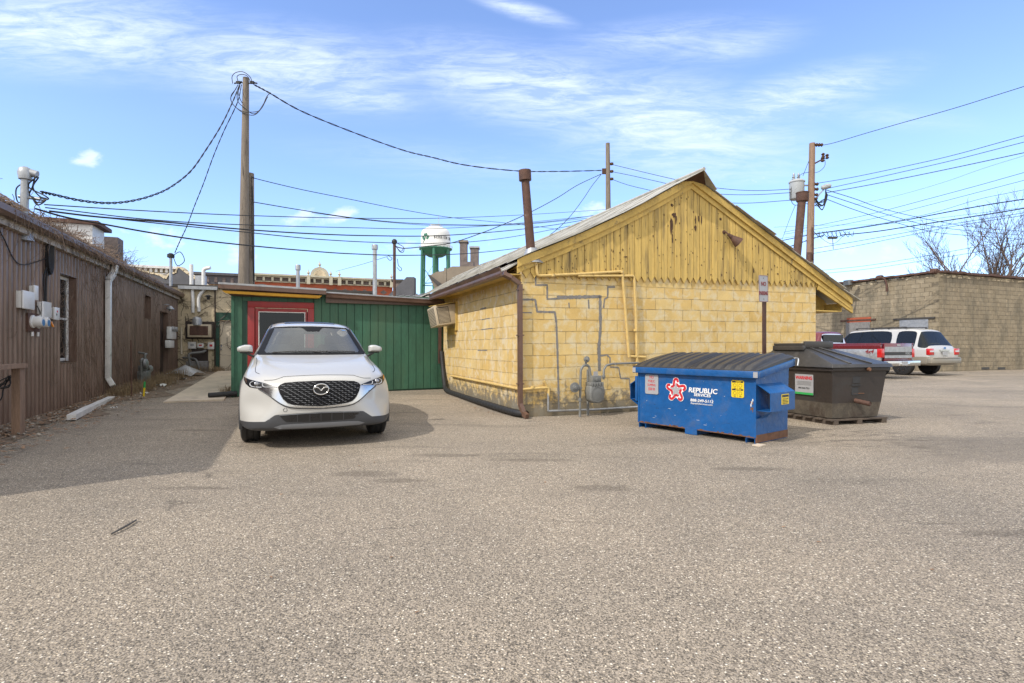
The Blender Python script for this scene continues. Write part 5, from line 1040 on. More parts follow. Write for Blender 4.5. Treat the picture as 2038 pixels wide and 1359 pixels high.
for px in (1961, 1993): x, z = GB.ony(px, 733); b = MB(); b.b2(x-.32, x+.32, -.01, .02, z-.06, z+.06); tag(b.build('vent_slot', 'vent_dark', gb))
# ================================================================ bare trees
def tree(px, pyt, D, label, seed, scale=1.0, n0=5, spread=.5, multi=False):
    top = P(px, pyt, D).z; t = thing('bare_tree', label, 'tree', (P(px, 600, D).x, D, 0)); r = random.Random(seed); b = MB(); tw = MB()
    def grow(p, d, L, rad, lv):
        n = 5; pts = [p]; q = p.copy(); dd = d.copy()
        for i in range(n):
            dd = (dd+Vector((r.uniform(-1, 1), r.uniform(-1, 1), r.uniform(-.4, .8)))*.10).normalized(); q = q+dd*L/n; pts.append(q.copy())
        rs = [rad*(1-.55*i/n) for i in range(n+1)]; (b if lv < 2 else tw).tube(pts, rs, 6 if lv < 2 else 3, cap=False)
        if lv >= 4: return
        k = (9, 6, 5, 4, 4)[lv]
        for j in range(k):
            f = .25+.75*(j+r.random()*.6)/k; i = min(n-1, int(f*n)); s = pts[i].lerp(pts[i+1], f*n-i)
            a = r.uniform(0, 2*math.pi); x = dd.orthogonal().normalized(); y = dd.cross(x)
            nd = (dd*(1-spread*.35)+(x*math.cos(a)+y*math.sin(a))*r.uniform(.35, .75)+Vector((0, 0, .18))).normalized()
            grow(s, nd, L*r.uniform(.42, .60), max(.012, rad*(1-.55*f)*.6), lv+1)
    if multi:
        for k in range(3): a = k*2.1+.4; grow(Vector((math.cos(a)*.4, math.sin(a)*.4, 0)), Vector((math.cos(a)*.2, math.sin(a)*.2, 1)).normalized(), top*.58, .19, 0)
    else: grow(Vector((0, 0, 0)), Vector((0, 0, 1)), top*.62, .26, 0)
    b.build('trunk', 'bark', t, smooth=60); tw.build('crown', 'twig', t)
    return t
tree(1962, 388, 44, 'leafless spreading tree standing behind the grey block building', 11, multi=True)
tree(2190, 430, 52, 'second leafless tree at the right edge beyond the roof', 21, multi=True)
# ================================================================ vehicles
def loft(stations, closed_bottom=True):
    """half-profile stations (y, [(x,z)...] centre-top to centre-bottom) mirrored into one skin; returns verts, faces, and face->(station,strip)"""
    n = len(stations[0]); vs = []; idx = {}
    def vid(p):
        k = (round(p[0], 5), round(p[1], 5), round(p[2], 5))
        if k not in idx: idx[k] = len(vs); vs.append(k)
        return idx[k]
    fs, tg = [], []
    for s in range(len(stations)-1):
        for i in range(n-1):
            for sg in (1, -1):
                q = [stations[s][i], stations[s][i+1], stations[s+1][i+1], stations[s+1][i]]; q = [(sg*p[0] if p[0] else 0.0, p[1], p[2]) for p in q]
                if sg < 0: q = q[::-1]
                f = [vid(p) for p in q]; f2 = []
                for v in f:
                    if v not in f2: f2.append(v)
                if len(f2) >= 3: fs.append(f2); tg.append((s, i))
    return vs, fs, tg
def sub_split(vs, fs, matidx, creases, levels, name, mats, parent, wheel_cuts=(), part_of=None):
    """subdivide the cage, then hand each material index to its own mesh part"""
    me = bpy.data.meshes.new('cage'); me.from_pydata(vs, [], fs)
    for p, m in zip(me.polygons, matidx): p.material_index = m
    for _ in range(max(matidx)+1): me.materials.append(None)
    bm = bmesh.new(); bm.from_mesh(me); cl = bm.edges.layers.float.get('crease_edge') or bm.edges.layers.float.new('crease_edge')
    bm.verts.ensure_lookup_table()
    for e in bm.edges:
        e[cl] = creases(e.verts[0].co, e.verts[1].co, [f.material_index for f in e.link_faces])
    bmesh.ops.recalc_face_normals(bm, faces=bm.faces)
    bm.to_mesh(me); bm.free()
    o = bpy.data.objects.new('cage', me); COL.objects.link(o); md = o.modifiers.new('s', 'SUBSURF'); md.levels = levels; md.render_levels = levels
    dg = bpy.context.evaluated_depsgraph_get(); m2 = bpy.data.meshes.new_from_object(o.evaluated_get(dg)); bpy.data.objects.remove(o)
    allv = [v.co.copy() for v in m2.vertices]; polys = [(list(p.vertices), p.material_index, p.center.copy()) for p in m2.polygons]
    bvh = BVHTree.FromPolygons(allv, [p[0] for p in polys]); outs = {}
    for mi, (nm, mt, par) in enumerate(part_of):
        use = [p[0] for p in polys if p[1] == mi and not any(abs(p[2].x) > .45 and (p[2].y-wy)**2+(p[2].z-wz)**2 < wr*wr for wy, wz, wr in wheel_cuts)]
        if not use: continue
        rem = {}; nv = []
        nf = [[rem.setdefault(v, len(rem)) for v in f] for f in use]; nv = [None]*len(rem)
        for k, v in rem.items(): nv[v] = allv[k]
        b = MB(); b.add(nv, nf); par_o = outs.get(par, parent)
        me_o = b.build(nm, mt, par_o, smooth=42); outs[nm] = me_o
    return bvh, outs
def decal(bvh, outline, off, name, m, parent, step=.02, axis='y', origin=-5, thick=0.0, clip=None):
    """a panel that follows the body: outline in the front view (x,z), dropped on to the skin along +y"""
    from mathutils.geometry import tessellate_polygon
    bm = bmesh.new(); vs = [bm.verts.new((p[0], 0, p[1])) for p in outline]
    for t_ in tessellate_polygon([[Vector((p[0], p[1], 0)) for p in outline]]):
        try: bm.faces.new([vs[k] for k in t_])
        except ValueError: pass
    xs_ = [p[0] for p in outline]; zs_ = [p[1] for p in outline]
    for a, lo, hi, nrm in ((0, min(xs_), max(xs_), (1, 0, 0)), (2, min(zs_), max(zs_), (0, 0, 1))):
        k = lo+step
        while k < hi:
            co = [0, 0, 0]; co[a] = k; bmesh.ops.bisect_plane(bm, geom=bm.verts[:]+bm.edges[:]+bm.faces[:], plane_co=co, plane_no=nrm); k += step
    bmesh.ops.triangulate(bm, faces=[f for f in bm.faces if len(f.verts) > 4])
    for v in bm.verts:
        if axis == 'y': h = bvh.ray_cast(Vector((v.co.x, origin, v.co.z)), Vector((0, 1, 0)), 20); d_ = Vector((0, -1, 0))
        else: h = bvh.ray_cast(Vector((origin, v.co.x, v.co.z)), Vector((-1 if origin > 0 else 1, 0, 0)), 20); d_ = Vector((1 if origin > 0 else -1, 0, 0))
        if h[0] is not None:
            nm_ = h[1] if h[1].dot(d_) > 0 else -h[1]; v.co = h[0]+nm_*off
        else: v.co = Vector((v.co.x, 9, v.co.z)) if axis == 'y' else Vector((99, v.co.x, v.co.z))
    bad = [v for v in bm.verts if abs(v.co.y) > 8 or abs(v.co.x) > 50]; bmesh.ops.delete(bm, geom=bad, context='VERTS')
    b = MB(); bm.verts.ensure_lookup_table(); bm.verts.index_update(); b.add([v.co.copy() for v in bm.verts], [[v.index for v in f_.verts] for f_ in bm.faces]); bm.free()
    o = b.build(name, m, parent, smooth=60)
    if thick: md = o.modifiers.new('t', 'SOLIDIFY'); md.thickness = thick; md.offset = -1
    return o
def strip(bvh, pts, r_, name, m, parent, off=.002, k=6):
    """thin line (seam, light tube) following the skin"""
    out = []
    for p in bez([(a, 0, c) for a, c in pts], k):
        h = bvh.ray_cast(Vector((p.x, -5, p.z)), Vector((0, 1, 0)), 20)
        if h[0] is not None: out.append(h[0]+(h[1] if h[1].y < 0 else -h[1])*off)
    b = MB(); b.tube(out, r_, 6); return b.build(name, m, parent, smooth=60)
def wheel(parent, x, y, Rr, wd, spokes=5, sgn=1, rimm='chrome_dark', z=None):
    z = Rr if z is None else z; b = MB(); h = wd/2
    b.lathe([(Rr*.62, -h), (Rr*.86, -h), (Rr*.965, -h*.86), (Rr, -h*.62), (Rr, -h*.40), (Rr*.975, -h*.38), (Rr*.975, -h*.33), (Rr, -h*.31), (Rr, -.03), (Rr*.975, -.025), (Rr*.975, .025), (Rr, .03), (Rr, h*.31), (Rr*.975, h*.33), (Rr*.975, h*.38), (Rr, h*.4), (Rr, h*.62), (Rr*.965, h*.86), (Rr*.86, h), (Rr*.62, h)], (x, y, z), 'x', 40)
    t = b.build('wheel', 'black_rubber', parent, smooth=30); b = MB()
    b.lathe([(Rr*.66, h*sgn*.98), (Rr*.66, h*sgn*.2), (Rr*.6, -h*sgn*.5)], (x, y, z), 'x', 32, cap=False); b.lathe([(Rr*.15, h*sgn*.5), (Rr*.14, h*sgn*.8)], (x, y, z), 'x', 16)
    for k in range(spokes):
        for s2 in (-.13, .13): a = 2*math.pi*k/spokes+s2; c0 = Vector((x+h*sgn*.75, y, z)); b.bar(c0+Vector((0, math.cos(a)*Rr*.1, math.sin(a)*Rr*.1)), c0+Vector((.02*sgn, math.cos(a+s2*.6)*Rr*.65, math.sin(a+s2*.6)*Rr*.65)), .035, .045, (1, 0, 0))
    b.build('rim', rimm, t, smooth=40); b = MB(); b.lathe([(Rr*.5, 0), (Rr*.5, .02)], (x, y, z), 'x', 24); b.build('brake_disc', 'rust', t); return t
# ---- white crossover facing the camera --------------------------------
CX = Frame(-2.555, 7.07, 23.5); car = thing('parked_car', 'clean white crossover car facing the camera in front of the green shed', 'car', (CX.o.x, CX.o.y, gz(CX.o.x, CX.o.y)), CX.a)
def S(top, side, bot=.19):
    return [(x, y, z) for x, y, z in top]+[(x, y, z) for x, y, z in side]+[(.4, side[-1][1], bot), (0.0, side[-1][1], bot)]
ST = [
 S([(0, -.775, .825), (.25, -.755, .822), (.46, -.69, .808), (.62, -.585, .805), (.74, -.46, .812), (.80, -.37, .80)], [(.842, -.33, .74), (.858, -.42, .63), (.862, -.45, .50), (.858, -.46, .40), (.852, -.47, .315), (.83, -.47, .25), (.78, -.47, .20)]),
 S([(0, -.62, .868), (.25, -.60, .868), (.47, -.54, .858), (.63, -.45, .858), (.745, -.36, .836), (.815, -.28, .825)], [(.858, -.25, .76), (.874, -.36, .64), (.876, -.40, .50), (.873, -.42, .40), (.868, -.43, .315), (.855, -.43, .25), (.79, -.43, .20)]),
 S([(0, -.3, .945), (.25, -.29, .948), (.48, -.26, .945), (.64, -.2, .942), (.735, -.12, .918), (.80, -.05, .895)], [(.852, 0, .82), (.885, .0, .66), (.885, .0, .50), (.885, .0, .40), (.882, .0, .315), (.872, .0, .25), (.80, .0, .20)]),
 S([(0, .08, 1.01), (.25, .09, 1.014), (.49, .12, 1.012), (.65, .2, 1.016), (.725, .28, .984), (.785, .32, .955)], [(.835, .34, .86), (.872, .36, .68), (.876, .36, .50), (.878, .36, .40), (.878, .36, .315), (.868, .36, .25), (.80, .36, .20)]),
 S([(0, .30, 1.045), (.25, .31, 1.050), (.50, .36, 1.052), (.66, .44, 1.048), (.725, .50, 1.035), (.78, .52, .985)], [(.83, .54, .88), (.862, .55, .70), (.868, .55, .52), (.87, .55, .40), (.872, .55, .315), (.862, .55, .25), (.80, .55, .20)]),
 S([(0, .34, 1.055), (.25, .35, 1.060), (.50, .40, 1.062), (.655, .49, 1.060), (.722, .56, 1.055), (.778, .60, .995)], [(.828, .62, .89), (.86, .62, .70), (.866, .62, .52), (.868, .62, .40), (.87, .62, .315), (.86, .62, .25), (.80, .62, .20)]),
 S([(0, .66, 1.255), (.24, .67, 1.258), (.45, .73, 1.258), (.59, .80, 1.252), (.665, .84, 1.235), (.785, .85, 1.01)], [(.83, .85, .90), (.86, .85, .70), (.866, .85, .52), (.868, .85, .40), (.87, .85, .315), (.86, .85, .25), (.80, .85, .20)]),
 S([(0, 1.02, 1.475), (.22, 1.03, 1.473), (.40, 1.07, 1.466), (.52, 1.12, 1.455), (.585, 1.16, 1.43), (.79, 1.2, 1.02)], [(.835, 1.2, .91), (.86, 1.2, .70), (.866, 1.2, .52), (.868, 1.2, .40), (.87, 1.2, .315), (.86, 1.2, .25), (.80, 1.2, .20)]),
 S([(0, 1.10, 1.505), (.21, 1.11, 1.502), (.38, 1.14, 1.495), (.49, 1.19, 1.482), (.57, 1.23, 1.455), (.79, 1.3, 1.02)], [(.835, 1.3, .91), (.86, 1.3, .70), (.866, 1.3, .52), (.868, 1.3, .40), (.87, 1.3, .315), (.86, 1.3, .25), (.80, 1.3, .20)]),
 S([(0, 1.7, 1.578), (.21, 1.7, 1.575), (.38, 1.7, 1.565), (.48, 1.7, 1.548), (.56, 1.7, 1.51), (.80, 1.7, 1.035)], [(.84, 1.7, .92), (.865, 1.7, .70), (.87, 1.7, .52), (.872, 1.7, .40), (.872, 1.7, .315), (.86, 1.7, .25), (.80, 1.7, .20)]),
 S([(0, 2.45, 1.56), (.21, 2.45, 1.557), (.38, 2.45, 1.547), (.47, 2.45, 1.53), (.55, 2.45, 1.49), (.80, 2.45, 1.06)], [(.85, 2.45, .93), (.878, 2.45, .72), (.88, 2.45, .52), (.88, 2.45, .40), (.88, 2.45, .315), (.87, 2.45, .25), (.80, 2.45, .22)]),
 S([(0, 3.02, 1.47), (.21, 3.0, 1.468), (.36, 2.98, 1.455), (.44, 2.95, 1.44), (.51, 2.92, 1.40), (.76, 2.95, 1.08)], [(.83, 2.95, .94), (.868, 2.95, .74), (.872, 2.95, .54), (.872, 2.95, .42), (.872, 2.95, .33), (.86, 2.95, .27), (.80, 2.95, .25)]),
 S([(0, 3.30, 1.12), (.21, 3.29, 1.12), (.42, 3.27, 1.115), (.55, 3.24, 1.11), (.64, 3.21, 1.10), (.72, 3.17, 1.02)], [(.79, 3.2, .92), (.84, 3.22, .76), (.85, 3.24, .56), (.85, 3.25, .44), (.85, 3.25, .35), (.84, 3.25, .29), (.78, 3.25, .27)]),
 S([(0, 3.42, .95), (.21, 3.41, .95), (.42, 3.39, .94), (.56, 3.36, .92), (.66, 3.32, .88), (.72, 3.30, .80)], [(.76, 3.32, .74), (.79, 3.36, .66), (.79, 3.38, .56), (.78, 3.38, .46), (.77, 3.36, .38), (.76, 3.33, .32), (.72, 3.3, .30)]),
]
vs, fs, tg = loft(ST); NS = len(ST)
mi = []
for s, i in tg:
    m = 0
    if 5 <= s <= 6 and i <= 3: m = 1                 # windscreen opening
    elif 6 <= s <= 10 and i == 4: m = 2              # side windows
    elif s == 11 and i <= 4: m = 2
    elif i >= 10: m = 3                              # sills and floor
    mi.append(m)
# front fascia: rows from the bonnet edge down to the lip, columns from the centre out to the corner
cols = [0, .25, .46, .62, .74, .80]
FY = [[-.775, -.755, -.69, -.585, -.46, -.37], [-.84, -.825, -.765, -.66, -.53, -.42], [-.875, -.86, -.805, -.70, -.575, -.50], [-.885, -.872, -.83, -.705, -.565, -.51], [-.882, -.87, -.835, -.765, -.66, -.56], [-.87, -.86, -.83, -.785, -.70, -.60], [-.865, -.855, -.825, -.785, -.71, -.61], [-.835, -.825, -.795, -.755, -.69, -.60]]
FZ = [[.825, .822, .808, .805, .812, .80], [.765, .763, .752, .745, .745, .742], [.67, .67, .66, .645, .64, .635], [.52, .52, .515, .51, .505, .50], [.42, .42, .415, .41, .405, .40], [.335, .335, .33, .325, .32, .315], [.27, .27, .265, .26, .255, .25], [.215, .215, .21, .205, .20, .20]]
sideP = ST[0][6:13]
def fp(r, c):
    if r == 0: return ST[0][c]
    if c == 6: return sideP[r-1]
    return (cols[c], FY[r][c], FZ[r][c])
idx = {(round(v[0], 5), round(v[1], 5), round(v[2], 5)): k for k, v in enumerate(vs)}
def vid(p):
    k = tuple(round(a, 5) for a in p)
    if k not in idx: idx[k] = len(vs); vs.append(k)
    return idx[k]
def addf(q, m):
    for sg in (1, -1):
        p = [vid((sg*a[0] if a[0] else 0.0, a[1], a[2])) for a in q]; p2 = []
        for v in (p if sg > 0 else p[::-1]):
            if v not in p2: p2.append(v)
        fs.append(p2); mi.append(m)
for r in range(7):
    for c in range(6):
        if r == 0 and c == 5: addf([ST[0][5], sideP[0], fp(1, 5)], 0); continue
        addf([fp(r, c), fp(r, c+1), fp(r+1, c+1), fp(r+1, c)], 3 if r >= 5 else 0)
for c in range(6): addf([fp(7, c), fp(7, c+1), ST[0][13] if c >= 3 else ST[0][14], ST[0][14]] if c >= 3 else [fp(7, c), fp(7, c+1), ST[0][14]], 3)
L_ = ST[-1]                                           # flat tail cap
for i in range(0, 6): addf([L_[i], L_[i+1], L_[12-i] if 12-i > i+1 else L_[i+1], L_[13-i] if 13-i < 14 else L_[14]], 0)
def cr(a, b_, ms):
    if len(set(ms)) > 1: return .75
    if a.y < .5 and b_.y < .5 and a.z > .78 and b_.z > .78 and .60 < abs(a.x) < .67 and .60 < abs(b_.x) < .67: return .55
    if a.y > .9 and b_.y > .9 and abs(abs(a.x)-.56) < .03 and a.z > 1.4 and b_.z > 1.4: return .35
    return 0
bvh, parts = sub_split(vs, fs, mi, cr, 3, 'body', None, car, wheel_cuts=((0, .35, .385), (2.58, .35, .385)), part_of=[('body', 'car_white', None), ('windscreen', 'windscreen', None), ('side_window', 'side_glass', None), ('lower_cladding', 'car_plastic', None)])
def mir(p): return [(-x, z) for x, z in p][::-1]
# windscreen frit band and camera housing
ws_o = [(-.705, 1.068), (-.53, 1.455), (-.3, 1.474), (0, 1.482), (.3, 1.474), (.53, 1.455), (.705, 1.068), (.5, 1.066), (0, 1.062), (-.5, 1.066)]
def band(a, w_): return a
for q in ([(-.72, 1.06), (-.535, 1.46), (-.49, 1.455), (-.62, 1.12), (-.60, 1.09), (-.5, 1.088), (0, 1.085), (0, 1.058), (-.5, 1.06)],):
    decal(bvh, q, .003, 'windscreen_border', 'grille_black', parts['windscreen'], .04); decal(bvh, mir(q), .003, 'windscreen_border', 'grille_black', parts['windscreen'], .04)
decal(bvh, [(-.51, 1.452), (-.3, 1.465), (0, 1.47), (.3, 1.465), (.51, 1.452), (.5, 1.440), (.17, 1.452), (.14, 1.44), (.10, 1.395), (-.06, 1.393), (-.12, 1.44), (-.16, 1.452), (-.5, 1.440)], .0035, 'windscreen_border', 'grille_black', parts['windscreen'], .04)
decal(bvh, [(.40, 1.425), (.47, 1.42), (.49, 1.405), (.44, 1.408)], .005, 'sticker', 'blue_glass', parts['windscreen'], .05)
# wipers
strip(bvh, [(-.52, 1.085), (-.2, 1.10), (.1, 1.095)], .007, 'wiper', 'black_plastic', parts['windscreen'], .012); strip(bvh, [(.0, 1.09), (.3, 1.10), (.55, 1.09)], .007, 'wiper', 'black_plastic', parts['windscreen'], .012)
# roof glass and roof edge seams
b = MB(); gv = []
for j in range(9):
    for i in range(9):
        x, y = -.36+.09*i, 1.30+.12*j; h = bvh.ray_cast(Vector((x, y, 3)), Vector((0, 0, -1)), 5); gv.append(h[0]+Vector((0, 0, .006)))
b.add(gv, [(j*9+i, j*9+i+1, j*9+i+10, j*9+i+9) for j in range(8) for i in range(8)]); b.build('sunroof', 'gloss_black', car, smooth=50)
for sg in (1, -1):
    b = MB(); pts = []
    for y, x, z in ((.62, .70, 1.075), (.84, .640, 1.235), (1.16, .555, 1.435), (1.3, .54, 1.468), (1.7, .525, 1.525), (2.4, .515, 1.508)):
        h = bvh.ray_cast(Vector((sg*x, y, 3)), Vector((0, 0, -1)), 5); pts.append((h[0]+Vector((0, 0, .002))) if h[0] else Vector((sg*x, y, z)))
    b.tube(bez(pts, 6), .008, 5); b.build('roof_seam', 'car_seam', car)
# grille -----------------------------------------------------------------
gr = [(-.455, .712), (-.435, .735), (-.385, .757), (-.25, .768), (0, .774), (.25, .768), (.385, .757), (.435, .735), (.455, .712), (.435, .64), (.40, .575), (.355, .53), (.30, .512), (.15, .494), (0, .486), (-.15, .494), (-.30, .512), (-.355, .53), (-.40, .575), (-.435, .64)]
gro = decal(bvh, gr, .004, 'grille', 'grille_black', car, .02)
b = MB()
def ins(x, z, poly):
    c = False; j = len(poly)-1
    for i in range(len(poly)):
        if (poly[i][1] > z) != (poly[j][1] > z) and x < (poly[j][0]-poly[i][0])*(z-poly[i][1])/(poly[j][1]-poly[i][1])+poly[i][0]: c = not c
        j = i
    return c
for k in range(11):
    z = .755-.0245*k
    for j in range(-6, 7):
        x = j*.074+(.037 if k % 2 else 0)
        if ins(x-.027, z, gr) and ins(x+.027, z, gr) and ins(x, z-.012, gr) and (x*x/.105**2+(z-.68)**2/.078**2) > 1:
            pts = []
            for dx, dz in ((-.024, .002), (-.01, .002), (.003, -.006), (.024, -.005)):
                h = bvh.ray_cast(Vector((x+dx, -5, z+dz)), Vector((0, 1, 0)), 20)
                if h[0]: pts.append(h[0]+Vector((0, -.010, 0)))
            if len(pts) == 4: b.tube(pts, .003, 4)
b.build('grille_fins', 'chrome_dark', gro)
# chrome wings below the grille
def b2d(l, k=5): return [(p.x, p.z) for p in bez([(a, 0, c) for a, c in l], k)]
wlow = b2d([(0, .467), (-.15, .473), (-.31, .486), (-.40, .516), (-.47, .562), (-.56, .632), (-.655, .692)])
wing = wlow+[(-.47, .705), (-.455, .70)]+b2d([(-.437, .64), (-.402, .572), (-.357, .526), (-.30, .507), (-.15, .489), (0, .481)])
for q in (wing, mir(wing)): decal(bvh, q, .006, 'chrome_wing', 'chrome', car, .02)
for sg in (1, -1): strip(bvh, [(-sg*x, z-.009) for x, z in wlow[::3]+[wlow[-1]]], .006, 'wing_seam', 'car_seam', car, .006)
# emblem: oval ring with a winged v
c_ = Vector((0, 0, .681)); b = MB(); ring = []
for i in range(36):
    a = 2*math.pi*i/36; x, z = .082*math.cos(a), .681+.060*math.sin(a); ring.append(Vector((x, -.905, z)))
b.tube(ring, .0085, 8, closed=True)
for sg in (1, -1): b.tube(bez([(sg*.072, -.907, .700), (sg*.045, -.907, .705), (sg*.022, -.907, .690), (0, -.907, .664)], 6), [.009]*6+[.008]*6+[.0065]*7, 8)
em = b.build('emblem', 'chrome', car, smooth=60); b = MB(); b.lathe([(.080, -.893), (.080, -.899)], (0, 0, 0), 'y', 32); o_ = b.build('emblem_plate', 'gloss_black', em); o_.scale = (1.08, 1, .80); o_.location = (0, 0, .681)
# headlights ----------------------------------------------------------------
hl = [(-.462, .712), (-.47, .700), (-.60, .693), (-.70, .692), (-.757, .702), (-.80, .735), (-.822, .775), (-.828, .812), (-.80, .80), (-.74, .782), (-.62, .758), (-.52, .732)]
for sg in (1, -1):
    q = hl if sg < 0 else mir(hl); ho = decal(bvh, q, .004, 'headlight', 'gloss_black', car, .025)
    strip(bvh, [(sg*.715, .765), (sg*.745, .752), (sg*.748, .725), (sg*.72, .708), (sg*.66, .704), (sg*.625, .705)], .0055, 'light_tube', 'lamp_lens', ho, .005)
    strip(bvh, [(sg*.605, .750), (sg*.618, .74), (sg*.605, .712), (sg*.56, .708), (sg*.49, .711)], .0045, 'light_tube', 'lamp_lens', ho, .005)
    h = bvh.ray_cast(Vector((sg*.682, -5, .737)), Vector((0, 1, 0)), 20); b = MB(); b.lathe([(.033, .0), (.033, -.02), (.024, -.03), (.0, -.034)], h[0]+Vector((0, .004, 0)), 'y', 18); b.build('projector', 'chrome_dark', ho, smooth=50)
    am = [(sg*.79, .745), (sg*.808, .78), (sg*.815, .805), (sg*.80, .798), (sg*.783, .765)]
    decal(bvh, am if sg > 0 else am, .007, 'side_marker', 'amber' if sg > 0 else 'bare_rot', ho, .03)
# body seams
strip(bvh, [(-.60, .782), (-.5, .788), (-.42, .812), (-.38, .823), (-.2, .832), (0, .836), (.2, .832), (.38, .823), (.42, .812), (.5, .788), (.60, .782)], .0035, 'bonnet_seam', 'car_seam', car, .0005)
for sg in (1, -1):
    pts = []
    for x, y in ((.655, -.44), (.70, -.32), (.705, -.15), (.70, .1), (.705, .3), (.715, .44)):
        h = bvh.ray_cast(Vector((sg*x, y, 3)), Vector((0, 0, -1)), 5); pts.append(h[0]+Vector((0, 0, .0005)))
    b = MB(); b.tube(bez(pts, 5), .004, 5); b.build('bonnet_seam', 'car_seam', car)
strip(bvh, [(-.375, .475+.0), (-.36, .455), (-.375, .435), (-.395, .44), (-.40, .46), (-.385, .475)], .0025, 'tow_cap', 'car_seam', car, .001)
# lower bumper: cladding, dark intake, silver lip
clad = [(-.86, .318), (-.84, .318), (-.63, .300), (-.56, .345), (-.49, .395), (-.46, .402), (-.25, .412), (0, .418), (.25, .412), (.46, .402), (.49, .395), (.56, .345), (.63, .300), (.84, .318), (.86, .318), (.85, .255), (.66, .222), (.5, .225), (0, .222), (-.5, .225), (-.66, .222), (-.85, .255)]
cl_ = decal(bvh, clad, .005, 'bumper_cladding', 'car_plastic', car, .03)
decal(bvh, [(-.44, .395), (-.25, .405), (0, .410), (.25, .405), (.44, .395), (.40, .345), (.37, .318), (0, .308), (-.37, .318), (-.40, .345)], .008, 'lower_intake', 'gloss_black', cl_, .03)
for x in (-.25, -.12, 0, .12, .25): strip(bvh, [(x, .40), (x, .36), (x, .315)], .003, 'intake_bar', 'car_plastic', cl_, .010, 3)
strip(bvh, [(-.44, .393), (-.25, .404), (0, .409), (.25, .404), (.44, .393)], .003, 'intake_edge', 'car_lip', cl_, .008)
decal(bvh, [(-.50, .262), (-.42, .288), (-.3, .294), (0, .296), (.3, .294), (.42, .288), (.50, .262), (.44, .245), (0, .240), (-.44, .245)], .010, 'silver_lip', 'car_lip', cl_, .03)
# mirrors
for sg in (1, -1):
    b = MB(); c = Vector((sg*.862, .62, 1.145))
    def mp_(x, y, z): return (c.x+sg*x, c.y+y, c.z+z)
    pf = [(-.095, -.045), (-.095, .035), (-.06, .052), (.0, .052), (.07, .030), (.096, .008), (.092, -.030), (.07, -.045)]
    lay = [(.62, -.075), (.93, -.05), (1.0, 0), (.98, .06), (.8, .07)]
    vs_ = [mp_(x*s_+(.0), y_, z*s_) for s_, y_ in lay for x, z in pf]; n8 = 8
    b.add(vs_, [(i*n8+k, i*n8+(k+1) % n8, (i+1)*n8+(k+1) % n8, (i+1)*n8+k) for i in range(4) for k in range(n8)]+[tuple(range(8))[::-1], tuple(range(32, 40))])
    mo = b.build('mirror', 'car_white', car, smooth=50, bevel=.006)
    b = MB(); b.bar(mp_(-.1, .02, -.055), mp_(.06, .01, -.055), .07, .018); b.bar(mp_(-.13, .03, -.12), mp_(-.02, .02, -.06), .06, .03); b.build('mirror_stalk', 'gloss_black', mo, bevel=.005)
# wheels, arches, interior
for y in (0, 2.58):
    for sg in (1, -1):
        wheel(car, sg*.762, y, .345, .215, 5, sg)
        b = MB(); pts = [Vector((sg*.852, y+.395*math.cos(a), .35+.395*math.sin(a))) for a in [math.pi*(-.12+1.24*i/24) for i in range(25)]]; b.tube(pts, .026, 6); b.build('wheel_arch', 'car_plastic', car, smooth=50)
b = MB(); b.b2(-.72, .72, -.5, 3.1, .22, .30); b.b2(-.62, .62, -.35, .35, .28, .6); b.b2(-.74, .74, .58, .62, .3, .9); b.build('underbody', 'interior', car)
b = MB(); b.b2(-.70, .70, .5, .95, .80, 1.0); b.b2(-.22, .12, .62, .72, 1.0, 1.055); b.prism([(.50, .98), (.62, 1.02), (.9, 1.02), (.98, .9), (.98, .7), (.5, .7)], -.69, .69, 'x'); b.b2(.20, .52, .55, .92, 1.0, 1.05); ds = b.build('dashboard', 'interior_light', car, bevel=.02)
b = MB(); ring = [Vector((.36+.18*math.cos(a), 1.05-.07*math.sin(a), 1.02+.17*math.sin(a))) for a in [2*math.pi*i/24 for i in range(24)]]; b.tube(ring, .014, 6, closed=True); b.bar((.2, 1.05, 1.02), (.52, 1.05, 1.02), .03, .04); b.build('steering_wheel', 'interior', ds)
for x in (-.36, .36):
    b = MB(); b.box((x, 1.62, .90), (.46, .14, .62), (R(-12), 0, 0)); b.box((x, 1.35, .58), (.48, .5, .14)); b.box((x, 1.70, 1.27), (.24, .1, .16), (R(-10), 0, 0)); b.build('seat', 'fabric_dark', car, bevel=.04)
b = MB(); b.box((0, 2.55, .85), (1.25, .14, .6), (R(-12), 0, 0)); b.box((0, 2.3, .55), (1.25, .5, .14)); b.build('rear_seat', 'fabric_dark', car, bevel=.04); b = MB(); b.box((0, .98, 1.385), (.20, .03, .06)); b.build('rear_view_mirror', 'interior', car, bevel=.01)
b = MB(); b.b2(-.70, .70, .6, 2.9, .3, .34); b.b2(-.60, .60, 3.05, 3.1, .4, 1.05); b.build('cabin_floor', 'interior', car)
